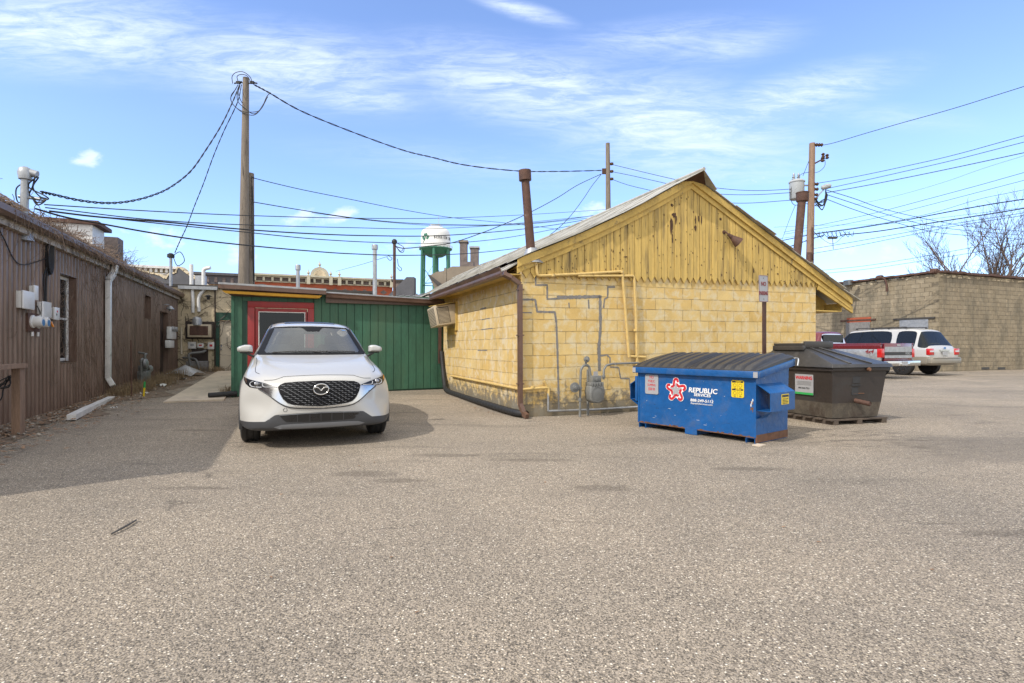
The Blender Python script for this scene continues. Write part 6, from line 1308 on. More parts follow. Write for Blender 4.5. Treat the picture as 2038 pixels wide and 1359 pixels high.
# ---- pickup and large SUV parked beyond, tails towards us -------------
def simple_body(profs): return loft(profs)
def prof(y, hw, zr, hwr, zb, zl, hwb=None, zm=None):
    """one cross-section: roof height zr, roof half width hwr, belt zb, body half width hw, bottom zl"""
    return [(0, y, zr), (hwr*.6, y, zr-.01), (hwr*.92, y, zr-.035), (hwr, y, zr-.09), (hw*.985, y, zb), (hw, y, zb-.08), (hw*1.01, y, (zb+zl)/2), (hw, y, zl+.1), (hw*.94, y, zl), (0, y, zl)]
def shell(stations, matf, parent, cuts, part_of, lv=2):
    vs, fs, tg = loft(stations); mi = [matf(s, i) for s, i in tg]; idx = {tuple(round(a, 5) for a in v): k for k, v in enumerate(vs)}
    def close(st, m):
        n = len(st)
        for sg in (1, -1):
            for i in range(n//2-1):
                q = [st[i], st[i+1], st[n-2-i], st[n-1-i]]; p = []
                for a in q:
                    k = tuple(round(c, 5) for c in (sg*a[0] if a[0] else 0.0, a[1], a[2])); v = idx.setdefault(k, len(vs))
                    if v == len(vs): vs.append(k)
                    if v not in p: p.append(v)
                fs.append(p); mi.append(m)
            a = st[n//2-1], st[n//2]
    close(stations[0], 0); close(stations[-1], 0)
    return sub_split(vs, fs, mi, lambda a, b_, ms: .8 if (len(set(ms)) > 1) else (.6 if abs(a.y-b_.y) < 1e-4 and (abs(a.y-stations[0][0][1]) < 1e-3 or abs(a.y-stations[-1][0][1]) < 1e-3) else .25), lv, 'body', None, parent, cuts, part_of)
# SUV: y grows forward (away), tail at y=0
vr = G(1824, 745.5, 0.0); SV = Frame(vr.x, vr.y, 23); su = thing('parked_suv', 'white and tan SUV with roof rack parked against the grey block wall', 'SUV', (vr.x, vr.y, 0), SV.a)
Y = lambda y: y-1.05                                    # rear axle is 1.05 m ahead of the tail
def pr(y, zr, hwr, zb=1.12, hw=.98, zl=.42): return prof(Y(y), hw, zr, hwr, zb, zl)
sv = [pr(.02, 1.10, .80, 1.04, .93, .50), pr(.10, 1.16, .86, 1.10, .97), pr(.14, 1.22, .86, 1.12), pr(.50, 1.82, .70), pr(.58, 1.88, .70), pr(.75, 1.92, .70), pr(1.35, 1.95, .72), pr(1.50, 1.95, .72), pr(2.35, 1.95, .72), pr(2.50, 1.95, .72), pr(3.3, 1.91, .70), pr(3.45, 1.88, .70), pr(4.10, 1.26, .80, 1.14), pr(4.3, 1.20, .86, 1.12), pr(5.1, 1.10, .84, 1.02), pr(5.3, .95, .78, .88, .92)]
def mf(s, i):
    if i == 3 and s in (4, 5, 7, 8, 9, 10, 11): return 1
    if s in (2,) and i <= 3: return 1
    if s == 11 and i <= 2: return 1
    if i >= 6: return 2
    return 0
bv, pt_ = shell(sv, mf, su, ((0, .42, .46), (3.02, .42, .46)), [('body', 'suv_white', None), ('window', 'tint_glass', None), ('lower_body', 'suv_trim', None)])
for y in (0, 3.02):
    for sg in (1, -1): wheel(su, sg*.86, y, .40, .26, 6, sg, 'chrome')
b = MB(); b.b2(-.80, .80, -.9, 3.9, .45, .55); b.b2(-.80, .80, -.4, 3.2, .56, 1.1); b.build('underbody', 'interior', su)
b = MB()
for sg in (1, -1):
    b.bar((sg*.66, .0, 1.99), (sg*.66, 2.1, 1.98), .045, .035)
    for y in (0, .7, 1.4, 2.1): b.bar((sg*.66, y, 1.92), (sg*.66, y, 1.99), .05, .08, (0, 1, 0))
for y in (.35, 1.5): b.bar((-.66, y, 1.99), (.66, y, 1.99), .05, .03)
b.build('roof_rack', 'black_plastic', su)
b = MB(); b.b2(-.98, .98, -1.14, -.95, .50, .72); b.b2(-.90, .90, -1.16, -1.02, .70, .76); b.build('rear_bumper', 'suv_trim', su, bevel=.04)
for sg in (1, -1): b = MB(); b.b2(sg*.68, sg*.985, -1.06, -.92, .84, 1.10); tl = b.build('tail_light', 'tail_red', su, bevel=.02); b = MB(); b.b2(sg*.70, sg*.96, -1.064, -1.055, .96, 1.02); b.build('reverse_lens', 'lamp_lens', tl)
b = MB(); b.b2(-.15, .15, -1.066, -1.05, .83, .98); b.build('number_plate', 'sign_white', su); b = MB(); b.b2(-.30, .30, -1.07, -1.03, .99, 1.05); b.build('tailgate_trim', 'chrome', su); b = MB(); b.b2(-.5, .5, -1.02, -.99, .56, .575); b.build('step_pad', 'black_plastic', su)
b = MB(); o_ = MB(); o_.b2(-.55, .02, -.86, -.84, 1.30, 1.315); o_.build('wiper', 'black_plastic', su)
b = MB(); o_ = MB(); o_.lathe([(.05, -1.055), (.05, -1.065)], (0, 0, 1.12), 'y', 14); e_ = o_.build('badge', 'blue_glass', su); e_.scale = (1.5, 1, 1)
for sg in (1, -1): b = MB(); b.box((sg*1.08, 2.75, 1.25), (.2, .12, .18)); b.build('mirror', 'suv_white', su, bevel=.03)
b = MB()
for x in (-.45, .45):
    for y in (2.2, 1.2): b.box((x, y, 1.15), (.5, .14, .7), (R(8), 0, 0)); b.box((x, y, 1.55), (.26, .1, .18))
b.build('seat', 'fabric_dark', su, bevel=.04)
for y in (.62, 1.72, 2.78):
    b = MB(); pts = []
    for z in (1.10, 1.0, .85, .72):
        h = bv.ray_cast(Vector((-5, y-.3, z)), Vector((1, 0, 0)), 20)
        if h[0]: pts.append(h[0]+Vector((-.003, 0, 0)))
    if len(pts) > 1: b.tube(pts, .007, 4); b.box(pts[0]+Vector((-.02, -.18, -.05)), (.03, .2, .035)); b.build('door_seam', 'vent_dark', su)
# pickup: cab plus open bed
tr_ = G(1790, 750, 0.0); tr_ = SV.w(-4.1, -1.2) if False else tr_
PK = Frame(tr_.x-1.38, tr_.y-.1, 24); pk = thing('pickup_truck', 'older maroon and silver pickup truck with its tailgate towards the lot', 'pickup truck', (PK.o.x, PK.o.y, 0), PK.a)
b = MB(); ZB = 1.30; Yt = -1.18; Yc = 1.2; CO = .02
def bedside(sg):
    for z0, z1, m in ((.62, ZB-.22, 0), (ZB-.22, ZB-.04, 1)):
        b.m = m; b.b2(sg*.88, sg*.97, Yt+.02, Yc, z0, z1)
    b.m = 1; b.b2(sg*.86, sg*.965, Yt, Yc, ZB-.04, ZB)
bedside(1); bedside(-1); b.m = 2; b.b2(-.88, .88, Yt+.1, Yc, .62, .70); b.m = 0
b.b2(-.88, .88, Yc-.06, Yc, .70, ZB-.02)
b.build('bed', ['galv', 'car_red', 'interior'], pk, bevel=.012)
b = MB(); b.b2(-.80, .80, Yt-.02, Yt+.06, .66, ZB); tg_ = b.build('tailgate', 'car_red', pk, bevel=.01); b = MB(); b.b2(-.79, .79, Yt-.032, Yt-.02, .98, 1.17); b.b2(-.79, .79, Yt-.032, Yt-.02, .76, .86); b.build('trim_panel', 'galv', tg_)
b = MB(); b.b2(-.79, .79, Yt-.03, Yt-.02, .87, .97); b.build('trim_band', 'letter_black', tg_); text('FORD', .11, 'galv', tg_, (.55, Yt-.034, .92), name='lettering', bold=.002); b = MB(); b.b2(-.1, .1, Yt-.035, Yt-.02, 1.215, 1.25); b.build('handle', 'chrome', tg_)
for sg in (1, -1): b = MB(); b.b2(sg*.80, sg*.975, Yt-.025, Yt+.14, .78, 1.10); b.build('tail_light', 'tail_red', pk, bevel=.01)
b = MB(); b.b2(-.95, .95, Yt-.24, Yt-.08, .48, .66); b.b2(-.3, .3, Yt-.25, Yt-.23, .49, .6); bp = b.build('rear_bumper', 'chrome', pk, bevel=.02); b = MB(); b.b2(-.15, .15, Yt-.262, Yt-.25, .50, .64); b.build('number_plate', 'sign_white', bp)
text('4x4', .20, 'letter_maroon', pk, (-.974, Yt+.42, .99), rot=(R(90), 0, R(-90)), bold=.006, shear=.3)
b = MB(); b.lathe([(.085, -.973), (.085, -.9715)], (0, Yt+.95, .93), 'x', 16); b.build('fuel_door', 'galv', pk, bevel=.003)
def pc(y, zr, hwr, zb=1.25, hw=.96, zl=.55): return prof(y, hw, zr, hwr, zb, zl)
cs = [pc(1.24, 1.22, .80, 1.16), pc(1.27, 1.27, .84, 1.2), pc(1.36, 1.72, .68), pc(1.42, 1.78, .68), pc(1.55, 1.81, .68), pc(2.5, 1.82, .68), pc(2.62, 1.80, .68), pc(3.25, 1.28, .80, 1.18), pc(3.4, 1.22, .86, 1.16), pc(4.5, 1.14, .84, 1.06), pc(4.65, 1.0, .78, .92)]
cs = [[(x, y+CO, z) for x, y, z in st_] for st_ in cs]
shell(cs, lambda s, i: 1 if (i == 3 and s in (4, 5, 6)) or (s == 1 and i <= 1) or (s == 6 and i <= 2) else 0, pk, ((3.57, .40, .44),), [('cab', 'car_red', None), ('window', 'tint_glass', None)])
b = MB(); b.b2(-.60, .60, 1.285+CO, 1.30+CO, 1.30, 1.66); b.build('rear_window', 'tint_glass', pk)
for y in (0, 3.57):
    for sg in (1, -1): wheel(pk, sg*.82, y, .38, .24, 5, sg, 'galv')
b = MB(); b.b2(-.5, .5, Yt, 4.3, .45, .62); b.build('underbody', 'interior', pk)
# ================================================================ blue dumpster
FRp = Vector((2.93, 6.52)); da_ = R(-52.5); O_ = Vector((FRp.x-1.78*math.cos(da_), FRp.y-1.78*math.sin(da_), 0)); DL, DD = 1.78, .78
bd = thing('dumpster', 'blue steel dumpster with black ribbed lids and a red star logo', 'dumpster', O_, da_)
def dloc(px, py): f = Frame(O_.x, O_.y, math.degrees(da_)); return f.ony(px, py, 0)
zf, zb_, z0 = .80, .93, .075
b = MB(); b.add([(0, 0, z0), (DL, 0, z0), (DL, DD, z0), (0, DD, z0), (0, 0, zf), (DL, 0, zf), (DL, DD+.04, zb_), (0, DD+.04, zb_)], [(0, 1, 5, 4), (1, 2, 6, 5), (2, 3, 7, 6), (3, 0, 4, 7), (0, 3, 2, 1)])
b.b2(-.004, .02, -.006, 0, z0, zf); b.b2(DL-.02, DL+.004, -.006, 0, z0, zf)
rr = random.Random(77)                               # scuffs, chips and rust specks in the paint
def chip(x, z, w_, h_, m, side=False):
    n = rr.randint(5, 8); b.m = m; q = [((x+w_*math.cos(2*math.pi*k/n)*(.5+.6*rr.random())), (z+h_*math.sin(2*math.pi*k/n)*(.5+.6*rr.random()))) for k in range(n)]
    if side: b.prism(q, DL+.0005, DL+.0015, 'x')
    else: b.prism(q, -.0015, -.0005)
for k in range(46): chip(rr.uniform(.05, DL-.05), rr.uniform(.1, .5) if k % 3 else rr.uniform(.1, .78), rr.uniform(.002, .008), rr.uniform(.002, .005), rr.choice((1, 2, 3)))
for k in range(12): chip(rr.uniform(.1, DL-.1), rr.uniform(.12, .45), rr.uniform(.015, .04), .0022, rr.choice((2, 3)))
for k in range(22): chip(rr.uniform(.02, DL-.02), z0+.012, rr.uniform(.01, .04), rr.uniform(.005, .014), 1)
for k in range(9): chip(DL-.05+rr.uniform(-.012, .012), rr.uniform(.35, .62), rr.uniform(.006, .014), rr.uniform(.01, .03), rr.choice((1, 1, 2)))
for k in range(26): chip(rr.uniform(.03, DD-.05), rr.uniform(.1, .8), rr.uniform(.002, .01), rr.uniform(.002, .006), rr.choice((1, 2, 3)), True)
b.m = 0; b.build('body', ['dumpster_blue', 'rust_edge', 'litter_white', 'letter_black'], bd)
b = MB()
def railing(x0, x1, y0, y1, za, zb2, w_=.06, h_=.085): b.bar((x0, y0, za), (x1, y1, zb2), w_, h_)
railing(-.06, DL+.06, -.03, -.03, zf+.035, zf+.035); railing(-.03, -.03, -.0, DD+.08, zf+.035, zb_+.04); railing(DL+.03, DL+.03, 0, DD+.08, zf+.035, zb_+.04); railing(-.06, DL+.06, DD+.06, DD+.06, zb_+.04, zb_+.04); b.build('rim', 'dumpster_blue', bd, bevel=.006)
b = MB()
for x in (.07, DL/2, DL-.07):
    b.b2(x-.06, x-.052, -.0, DD, .0, z0); b.b2(x+.052, x+.06, 0, DD, 0, z0); b.b2(x-.06, x+.06, .0, DD, z0-.012, z0-.002)
b.b2(DL/2-.09, DL/2+.09, -.012, 0, -.0+.005, z0+.01)
b.build('skid', 'dumpster_blue', bd); b = MB(); b.b2(DL-.004, DL+.006, 0, DD, .012, z0+.03); b.b2(0, DL, -.004, .0, z0-.005, z0+.006); b.build('rust_strip', 'rust_edge', bd)
for sg, x in ((1, DL), (-1, 0)):
    b = MB(); w_ = .17*sg; ya, yb3 = .02, .62
    b.add([(x, ya, .72), (x+w_, ya, .62), (x+w_, yb3, .62), (x, yb3, .72), (x, ya, .715), (x+w_-.004*sg, ya, .61), (x+w_-.004*sg, yb3, .61), (x, yb3, .71)], [(0, 1, 2, 3), (4, 7, 6, 5), (0, 4, 5, 1), (2, 6, 7, 3)])
    b.b2(x+w_-.006*sg, x+w_, ya, yb3, .40, .62); b.add([(x, ya, .30), (x+w_, ya, .40), (x+w_, ya+.03, .40), (x, ya+.24, .30)], [(0, 1, 2, 3)]); b.b2(x, x+w_, ya+.02, yb3, .395, .402)
    b.build('fork_pocket', 'dumpster_blue', bd)
b = MB(); b.b2(-.045, -.004, -.02, .06, .38, .74); b.b2(-.004, .0, -.01, .05, .4, .72); b.build('side_bracket', 'dumpster_blue', bd, bevel=.004)
for li, (xa, xb) in enumerate(((-.05, DL/2-.005), (DL/2+.005, DL+.05))):
    b = MB(); nx_, ny_ = 120, 12; W_ = xb-xa; vs = []
    for j in range(ny_+1):
        t = j/ny_; y = -.055+t*(DD+.12)
        for i in range(nx_+1):
            s = i/nx_; rib = 0
            ph = (s*7.0+.5) % 1.0
            if .04 < s < .96 and .06 < t < .96: rib = .042*max(0, min(1, (min(ph, 1-ph)-.10)*8)) - .014
            crown = .062*math.sin(math.pi*min(1, t*.62+.02))*(.55+.45*math.sin(math.pi*min(1, max(0, (s if li == 0 else 1-s)*2.2)))**.6 if (s if li == 0 else 1-s) < .45 else 1)
            vs.append((xa+W_*s, y, zf+.085+t*(zb_-zf)+crown+rib))
    n1 = nx_+1; b.add(vs, [(j*n1+i, j*n1+i+1, (j+1)*n1+i+1, (j+1)*n1+i) for j in range(ny_) for i in range(nx_)])
    e = [vs[i] for i in range(n1)]; b.add(e+[(p[0], p[1]-.004, p[2]-.03) for p in e], [(i, i+1, n1+i+1, n1+i) for i in range(n1-1)])
    for k in (0, nx_): e = [vs[j*n1+k] for j in range(ny_+1)]; b.add(e+[(p[0], p[1], zf+.075+(zb_-zf)*j/ny_) for j, p in enumerate(e)], [(i, i+1, ny_+2+i, ny_+1+i) for i in range(ny_)])
    b.build('lid', 'black_plastic', bd, smooth=25)
b = MB(); b.tube([(-.02, DD+.08, zb_+.09), (DL+.08, DD+.08, zb_+.09)], .012, 6); b.tube(bez([(DL+.06, DD+.08, zb_+.09), (DL+.12, DD+.04, zb_+.085), (DL+.13, DD+.0, zb_+.0)]), .009, 6); b.build('hinge_rod', 'galv', bd)
for x, y in ((-.055, -.061), (DL+.0, -.061)): b = MB(); b.b2(x, x+.055, y-.002, y, zf+.0, zf+.068); b.build('reflector', 'sign_white', bd)
# signs and lettering
def rect_sign(x0, x1, z0, z1, m, name='sign', y=-.004, r_=.02, par=bd):
    b = MB(); pts = []
    for cx_, cz_, a0 in ((x1-r_, z1-r_, 0), (x0+r_, z1-r_, 90), (x0+r_, z0+r_, 180), (x1-r_, z0+r_, 270)): pts += [(cx_+r_*math.cos(R(a0+k*30)), cz_+r_*math.sin(R(a0+k*30))) for k in range(4)]
    b.prism(pts, y-.003, y); return b.build(name, m, par)
x0, z1 = dloc(1285, 740); x1, z0_ = dloc(1311, 780); z0_ -= z1-min(z1, .772); z1 = min(z1, .772); s1 = rect_sign(x0, x1, z0_, z1, 'sign_white', y=-.008); xm = (x0+x1)/2; hh = z1-z0_; ww = x1-x0
for k, (s_, sz, c) in enumerate((('NO', .22, 'letter_red'), ('PUBLIC', .19, 'letter_red'), ('DUMPING', .19, 'letter_red'), ('$500 00', .21, 'letter_red'))): text(s_, sz*hh, c, s1, (xm, -.0115, z1-hh*(.13+.205*k)), bold=0.0, sx=(.70 if len(s_) > 2 else .8)*(1 if len(s_) < 7 else .86))
# star logo: ribbon loops round a pale star
cx_, cz_ = dloc(1345.8, 776); rs = (dloc(1345.8, 757)[1]-cz_)*1.22
def star(r0, r1, n=5, ph=90): return [((r0 if k % 2 == 0 else r1)*math.cos(R(ph+36*k)), (r0 if k % 2 == 0 else r1)*math.sin(R(ph+36*k))) for k in range(2*n)]
lg = MB(); out = []
for k in range(5):
    a = R(90+72*k); c0 = Vector((math.cos(a), math.sin(a)))*rs*.80
    for j in range(-3, 4): out.append((cx_+c0.x+rs*.30*math.cos(a+j*R(32)), cz_+c0.y+rs*.30*math.sin(a+j*R(32))))
    out.append((cx_+rs*.62*math.cos(a+R(36)), cz_+rs*.62*math.sin(a+R(36))))
lg.prism(out, -.006, -.002); lo = lg.build('logo', 'paint_white', bd)
b = MB()
for k in range(5):
    a = R(90+72*k)
    def rt(x, y): return (cx_+rs*(x*math.cos(a-R(90))-y*math.sin(a-R(90))), cz_+rs*(x*math.sin(a-R(90))+y*math.cos(a-R(90))))
    for q in ([(-.34, .30), (-.26, .85), (-.13, 1.02), (.10, 1.04), (.25, .93), (.30, .70), (.11, .64), (.06, .80), (-.02, .84), (-.06, .76), (-.12, .30)], [(.0, .60), (.24, .54), (.32, .28), (.10, .28)]):
        b.prism([rt(*p) for p in q], -.008, -.006)
b.build('ribbon', 'letter_red', lo); b = MB(); b.prism([(cx_+x, cz_+y) for x, y in star(rs*.62, rs*.26, 5, 90)], -.0095, -.0082); b.build('star', 'sign_white', lo)
def dtext(s_, pxa, pxb, py, hpx, m='paint_white', bold=.002, shear=0.0):
    xa, _ = dloc(pxa, py); xb, z = dloc(pxb, py); u_ = dloc((pxa+pxb)/2, py-hpx)[1]-dloc((pxa+pxb)/2, py)[1]; o = text(s_, u_*1.42, m, bd, ((xa+xb)/2, -.006, z), bold=bold, shear=shear)
    w_ = max(v.co.x for v in o.data.vertices)-min(v.co.x for v in o.data.vertices); o.scale.x = abs(xb-xa)/w_; return o
dtext('REPUBLIC', 1370.5, 1428, 780, 9.5, bold=.002, shear=.12); dtext('SERVICES', 1381.5, 1415, 788, 5.8, bold=.001, shear=.08); dtext('888-249-5112', 1374.5, 1420, 800, 5.4, bold=.001, shear=.1); dtext('RepublicServices.com', 1375, 1418.5, 806, 3.4, bold=0.0, shear=.15)
x0, z1 = dloc(1456, 756); x1, z0_ = dloc(1481, 792); ys = rect_sign(x0, x1, z0_, z1, 'sticker_yellow', y=-.002); hh = z1-z0_; ww = x1-x0
for k in (0, 1):
    b = MB(); b.b2(x0+ww*.06, x1-ww*.06, -.0065, -.005, z1-hh*(.14+.45*k), z1-hh*(.05+.45*k)); b.build('caption_bar', 'letter_black', ys); text('CAUTION', hh*.09, 'sticker_yellow', ys, ((x0+x1)/2+.01, -.0075, z1-hh*(.097+.45*k)), bold=.0008, sx=.8)
    b = MB(); zc = z1-hh*(.30+.45*k)
    for sx_ in (-1, 1):
        xx = (x0+x1)/2+sx_*ww*.22; b.tube([(xx+.02*math.cos(a), -.006, zc+.02*math.sin(a)) for a in [2*math.pi*i/14 for i in range(14)]], .0018, 4, closed=True); b.b2(xx-.018, xx+.018, -.0065, -.005, zc-.036, zc-.032); b.b2(xx-.014, xx+.012, -.0065, -.005, zc-.044, zc-.041)
    b.b2((x0+x1)/2-.001, (x0+x1)/2+.001, -.0065, -.005, zc-.045, zc+.035); b.build('pictogram', 'letter_black', ys)
b = MB(); b.b2(DL+.170, DL+.173, .28, .46, .47, .595); sx2 = b.build('side_sticker', 'sticker_yellow', bd); b = MB(); b.b2(DL+.1735, DL+.175, .29, .45, .56, .585)
for k in range(4): b.b2(DL+.1735, DL+.175, .30, .44-.02*(k % 2), .54-.018*k, .534-.018*k)
b.build('caption_bar', 'letter_black', sx2)
b = MB(); b.b2(-.0, .10, 0, .14, 0, .012); o = b.build('wood_chock', 'concrete_walk'); o.matrix_world = Matrix.Translation((2.84, 6.42, 0)) @ Matrix.Rotation(R(-50), 4, 'Z'); tag(o, 'pale board wedged under the near corner of the blue dumpster', 'board')
# ================================================================ brown grease bin on a pallet
ga_ = 17; gp_ = Vector((4.78, 8.10, 0)); gbn = thing('grease_bin', 'brown steel grease bin with a hipped dark lid and white warning sign', 'grease bin', (gp_.x, gp_.y, 0), R(ga_)); GF = Frame(gp_.x, gp_.y, ga_)
tz, bz = .80, .095
b = MB(); T0 = [(-.02, -.02), (1.05, -.02), (1.05, 1.42), (-.02, 1.42)]; B0 = [(.03, .03), (.92, .03), (.92, 1.3), (.03, 1.3)]; M0 = [(B0[i][0]*.6+T0[i][0]*.4, B0[i][1]*.6+T0[i][1]*.4) for i in range(4)]
zm = bz+(tz-bz)*.32
b.add([(x, y, zm) for x, y in M0]+[(x, y, tz) for x, y in T0], [(0, 1, 5, 4), (1, 2, 6, 5), (2, 3, 7, 6), (3, 0, 4, 7)]); b.build('body', 'dumpster_brown', gbn)
b = MB(); b.add([(x, y, bz) for x, y in B0]+[(x, y, zm) for x, y in M0], [(0, 1, 5, 4), (1, 2, 6, 5), (2, 3, 7, 6), (3, 0, 4, 7), (0, 3, 2, 1)]); b.build('base_tray', 'dirty_steel', gbn)
b = MB(); b.b2(-.05, 1.08, -.05, 1.45, tz-.0, tz+.06); b.build('rim', 'dumpster_brown', gbn, bevel=.01)
b = MB(); rz_ = tz+.06; hp_ = [(-.08, -.08, rz_+.0), (1.12, -.08, rz_+.0), (1.12, 1.48, rz_), (-.08, 1.48, rz_)]; md_ = [(-.06, -.06, rz_+.05), (1.10, -.06, rz_+.05), (1.10, 1.46, rz_+.05), (-.06, 1.46, rz_+.05)]; tp = [(.12, .62, rz_+.29), (.62, .62, rz_+.29), (.62, 1.25, rz_+.29), (.12, 1.25, rz_+.29)]
b.add(hp_+md_+tp, [(0, 1, 5, 4), (1, 2, 6, 5), (2, 3, 7, 6), (3, 0, 4, 7), (4, 5, 9, 8), (5, 6, 10, 9), (6, 7, 11, 10), (7, 4, 8, 11), (8, 9, 10, 11)])
lid = b.build('lid', 'lid_grey', gbn, bevel=.008)
b = MB(); b.b2(.10, .68, .60, .64, rz_+.29, rz_+.40); b.b2(.06, .12, .6, 1.25, rz_+.25, rz_+.33); b.b2(.10, .68, .64, 1.27, rz_+.33, rz_+.37); b.build('hatch', 'black_plastic', lid, bevel=.008)
b = MB()
for a_, c_ in (((.40, .62, rz_+.30), (.72, -.05, rz_+.06)), ((.22, .62, rz_+.30), (.30, -.05, rz_+.06)), ((.62, .75, rz_+.29), (1.09, .5, rz_+.06))): b.bar(a_, c_, .05, .02)
b.build('lid_rib', 'lid_grey', lid, bevel=.006)
b = MB(); b.tube([(.45, .05, .36), (.50, -.20, .32)], .035, 12, cap=False); b.tube([(.50, -.20, .32), (.49, -.17, .322)], .028, 10); b.build('drain_spout', 'rust', gbn, smooth=50)
b = MB(); b.tube([(.62, -.06, rz_-.03), (.62, -.10, rz_-.03)], .028, 10); b.tube([(.40, -.0, .46), (.62, -.0, .46)], .006, 5)
b.build('knob', 'rust_edge', gbn, smooth=50); b = MB(); b.b2(.38, .52, -.015, .02, .62, .75); b.b2(.37, .50, -.005, .03, .44, .57); b.b2(.36, .53, -.02, -.0, .58, .60); b.build('stay_plate', 'fabric_dark', gbn)
# warning sign on the long left face
def gl(px, py): return GF.onx(px, py, -.01)
ya, za = gl(1583, 732); yb4, zb4 = gl(1619, 788); y0_, y1_ = min(ya, yb4), max(ya, yb4); z1_, z0_ = gl(1583, 731)[1]-.0, gl(1583, 783)[1]
b = MB(); b.b2(-.016, -.010, y0_, y1_, z0_, z1_); ws = b.build('warning_sign', 'sign_white', gbn); hh = z1_-z0_; ym = (y0_+y1_)/2; ww = y1_-y0_
rt_ = (R(90), 0, R(-90))
o = text('WARNING', hh*.17, 'letter_red', ws, (-.018, ym, z0_+hh*.62), rot=rt_, bold=.002); wv_ = max(v.co.x for v in o.data.vertices)-min(v.co.x for v in o.data.vertices); o.scale.x = ww*.92/wv_
o = text('USED COOKING OIL ONLY', hh*.06, 'letter_black', ws, (-.018, ym, z0_+hh*.90), rot=rt_); wv_ = max(v.co.x for v in o.data.vertices)-min(v.co.x for v in o.data.vertices); o.scale.x = ww*.88/wv_
b = MB()
for k in range(3): b.b2(-.0175, -.016, y0_+ww*.1, y1_-ww*.1, z0_+hh*(.76+.04*k), z0_+hh*(.772+.04*k))
for k in range(4): b.b2(-.0175, -.016, y0_+ww*.1, y1_-ww*(.1+.05*(k % 2)), z0_+hh*(.36+.04*k), z0_+hh*(.37+.04*k))
b.build('small_print', 'vent_dark', ws); o = text('800-568-7953', hh*.085, 'letter_black', ws, (-.018, ym, z0_+hh*.24), rot=rt_); wv_ = max(v.co.x for v in o.data.vertices)-min(v.co.x for v in o.data.vertices); o.scale.x = ww*.6/wv_
b = MB(); b.b2(-.0185, -.016, y0_, y1_, z0_, z0_+hh*.08); b.build('green_band', 'sticker_green', ws)
pal = thing('pallet', 'old wooden pallet under the brown grease bin', 'pallet', (gp_.x, gp_.y, 0), R(ga_)); b = MB()
for k in range(8): b.b2(-.05, 1.06, -.03+k*.19, .10+k*.19, .062, .083)
b.build('deck_board', 'pallet_wood', pal); b = MB()
for x in (-.0, .46, .95): b.b2(x, x+.09, -.03, 1.42, .0, .061)
b.build('stringer', 'pallet_wood', pal)
# ================================================================ no parking sign
sp = thing('no_parking_sign', 'white and red no parking sign on brown post behind the dumpsters', 'sign', (4.38, 9.4, 0), YB.a+R(8)); zt = CAMH+(690-548)/FPX*sp.location.y; zb5 = CAMH+(690-601)/FPX*sp.location.y
u = sp.location.y/FPX; sp.location.x = (1522-CXP)*u
b = MB(); b.prism([(-.045, -.0), (.045, 0), (.045, .014), (.018, .014), (.018, .04), (-.018, .04), (-.018, .014), (-.045, .014)], 0, zb5+.1, 'z'); b.build('post', 'rust', sp)
w_ = 13*u*1.12; o = rect_sign(-w_, w_, zb5, zt, 'sign_white', 'sign_plate', y=-.006, r_=.03, par=sp); hh = zt-zb5
b = MB(); n_ = 16; pts = []
for cx_, cz_, a0 in ((w_-.035, zt-.035, 0), (-w_+.035, zt-.035, 90), (-w_+.035, zb5+.035, 180), (w_-.035, zb5+.035, 270)): pts += [Vector((cx_+.028*math.cos(R(a0+k*30)), -.010, cz_+.028*math.sin(R(a0+k*30)))) for k in range(4)]
b.tube(pts, .003, 4, closed=True); b.build('border', 'letter_maroon', o)
text('NO', hh*.22, 'letter_maroon', o, (0, -.0115, zt-hh*.33), bold=.002, sx=.85); t_ = text('PARKING', hh*.20, 'letter_maroon', o, (0, -.0115, zt-hh*.68), bold=.002); wv_ = max(v.co.x for v in t_.data.vertices)-min(v.co.x for v in t_.data.vertices); t_.scale.x = w_*1.82/wv_
b = MB(); b.lathe([(.008, -.013), (.008, -.009)], (0, 0, zt-.05), 'y', 8); b.lathe([(.008, -.013), (.008, -.009)], (0, 0, zb5+.05), 'y', 8); b.build('bolt', 'letter_black', o)
o.rotation_euler = (0, R(-1.2), 0)
# ================================================================ ground litter, weeds, vines
b = MB(); a_, c_ = G(222, 1066), G(272, 1038); a_.z = c_.z = .012; b.tube(bez([a_, a_.lerp(c_, .5)+Vector((.01, .0, .004)), c_]), [.006]*5+[.007]*6+[.006]*5+[.003], 6); tag(b.build('stick', 'vent_dark'), 'dark stick lying alone on the asphalt at lower left', 'stick')
def leafm(b, x, y, s, r, zb=None):
    z = (gz(x, y) if zb is None else zb)+.004; a = r.uniform(0, 6.28); c, s_ = math.cos(a), math.sin(a); lf = [(-1, 0, .1), (-.4, .4, .25), (.3, .42, .15), (1, 0, .35), (.3, -.42, .2), (-.4, -.4, .1)]
    b.add([(x+s*(c*u_-s_*v), y+s*(s_*u_+c*v), z+s*w_) for u_, v, w_ in lf], [(0, 1, 2, 3), (0, 3, 4, 5)])
r = random.Random(31); b = MB()
for k in range(3600):
    y = r.uniform(-5.6, 12.5); q = BB.w(abs(r.gauss(0, .48))+.05, y); leafm(b, q.x, q.y, r.uniform(.018, .05), r, gz(q.x, q.y)+.03)
for k in range(50): q = YB.w(-.25-abs(r.gauss(0, .12)), r.uniform(.3, 4.6)); leafm(b, q.x, q.y, r.uniform(.012, .028), r)
for k in range(50): q = YB.w(r.uniform(.2, 6), -.35-abs(r.gauss(0, .2))); leafm(b, q.x, q.y, r.uniform(.008, .02), r)
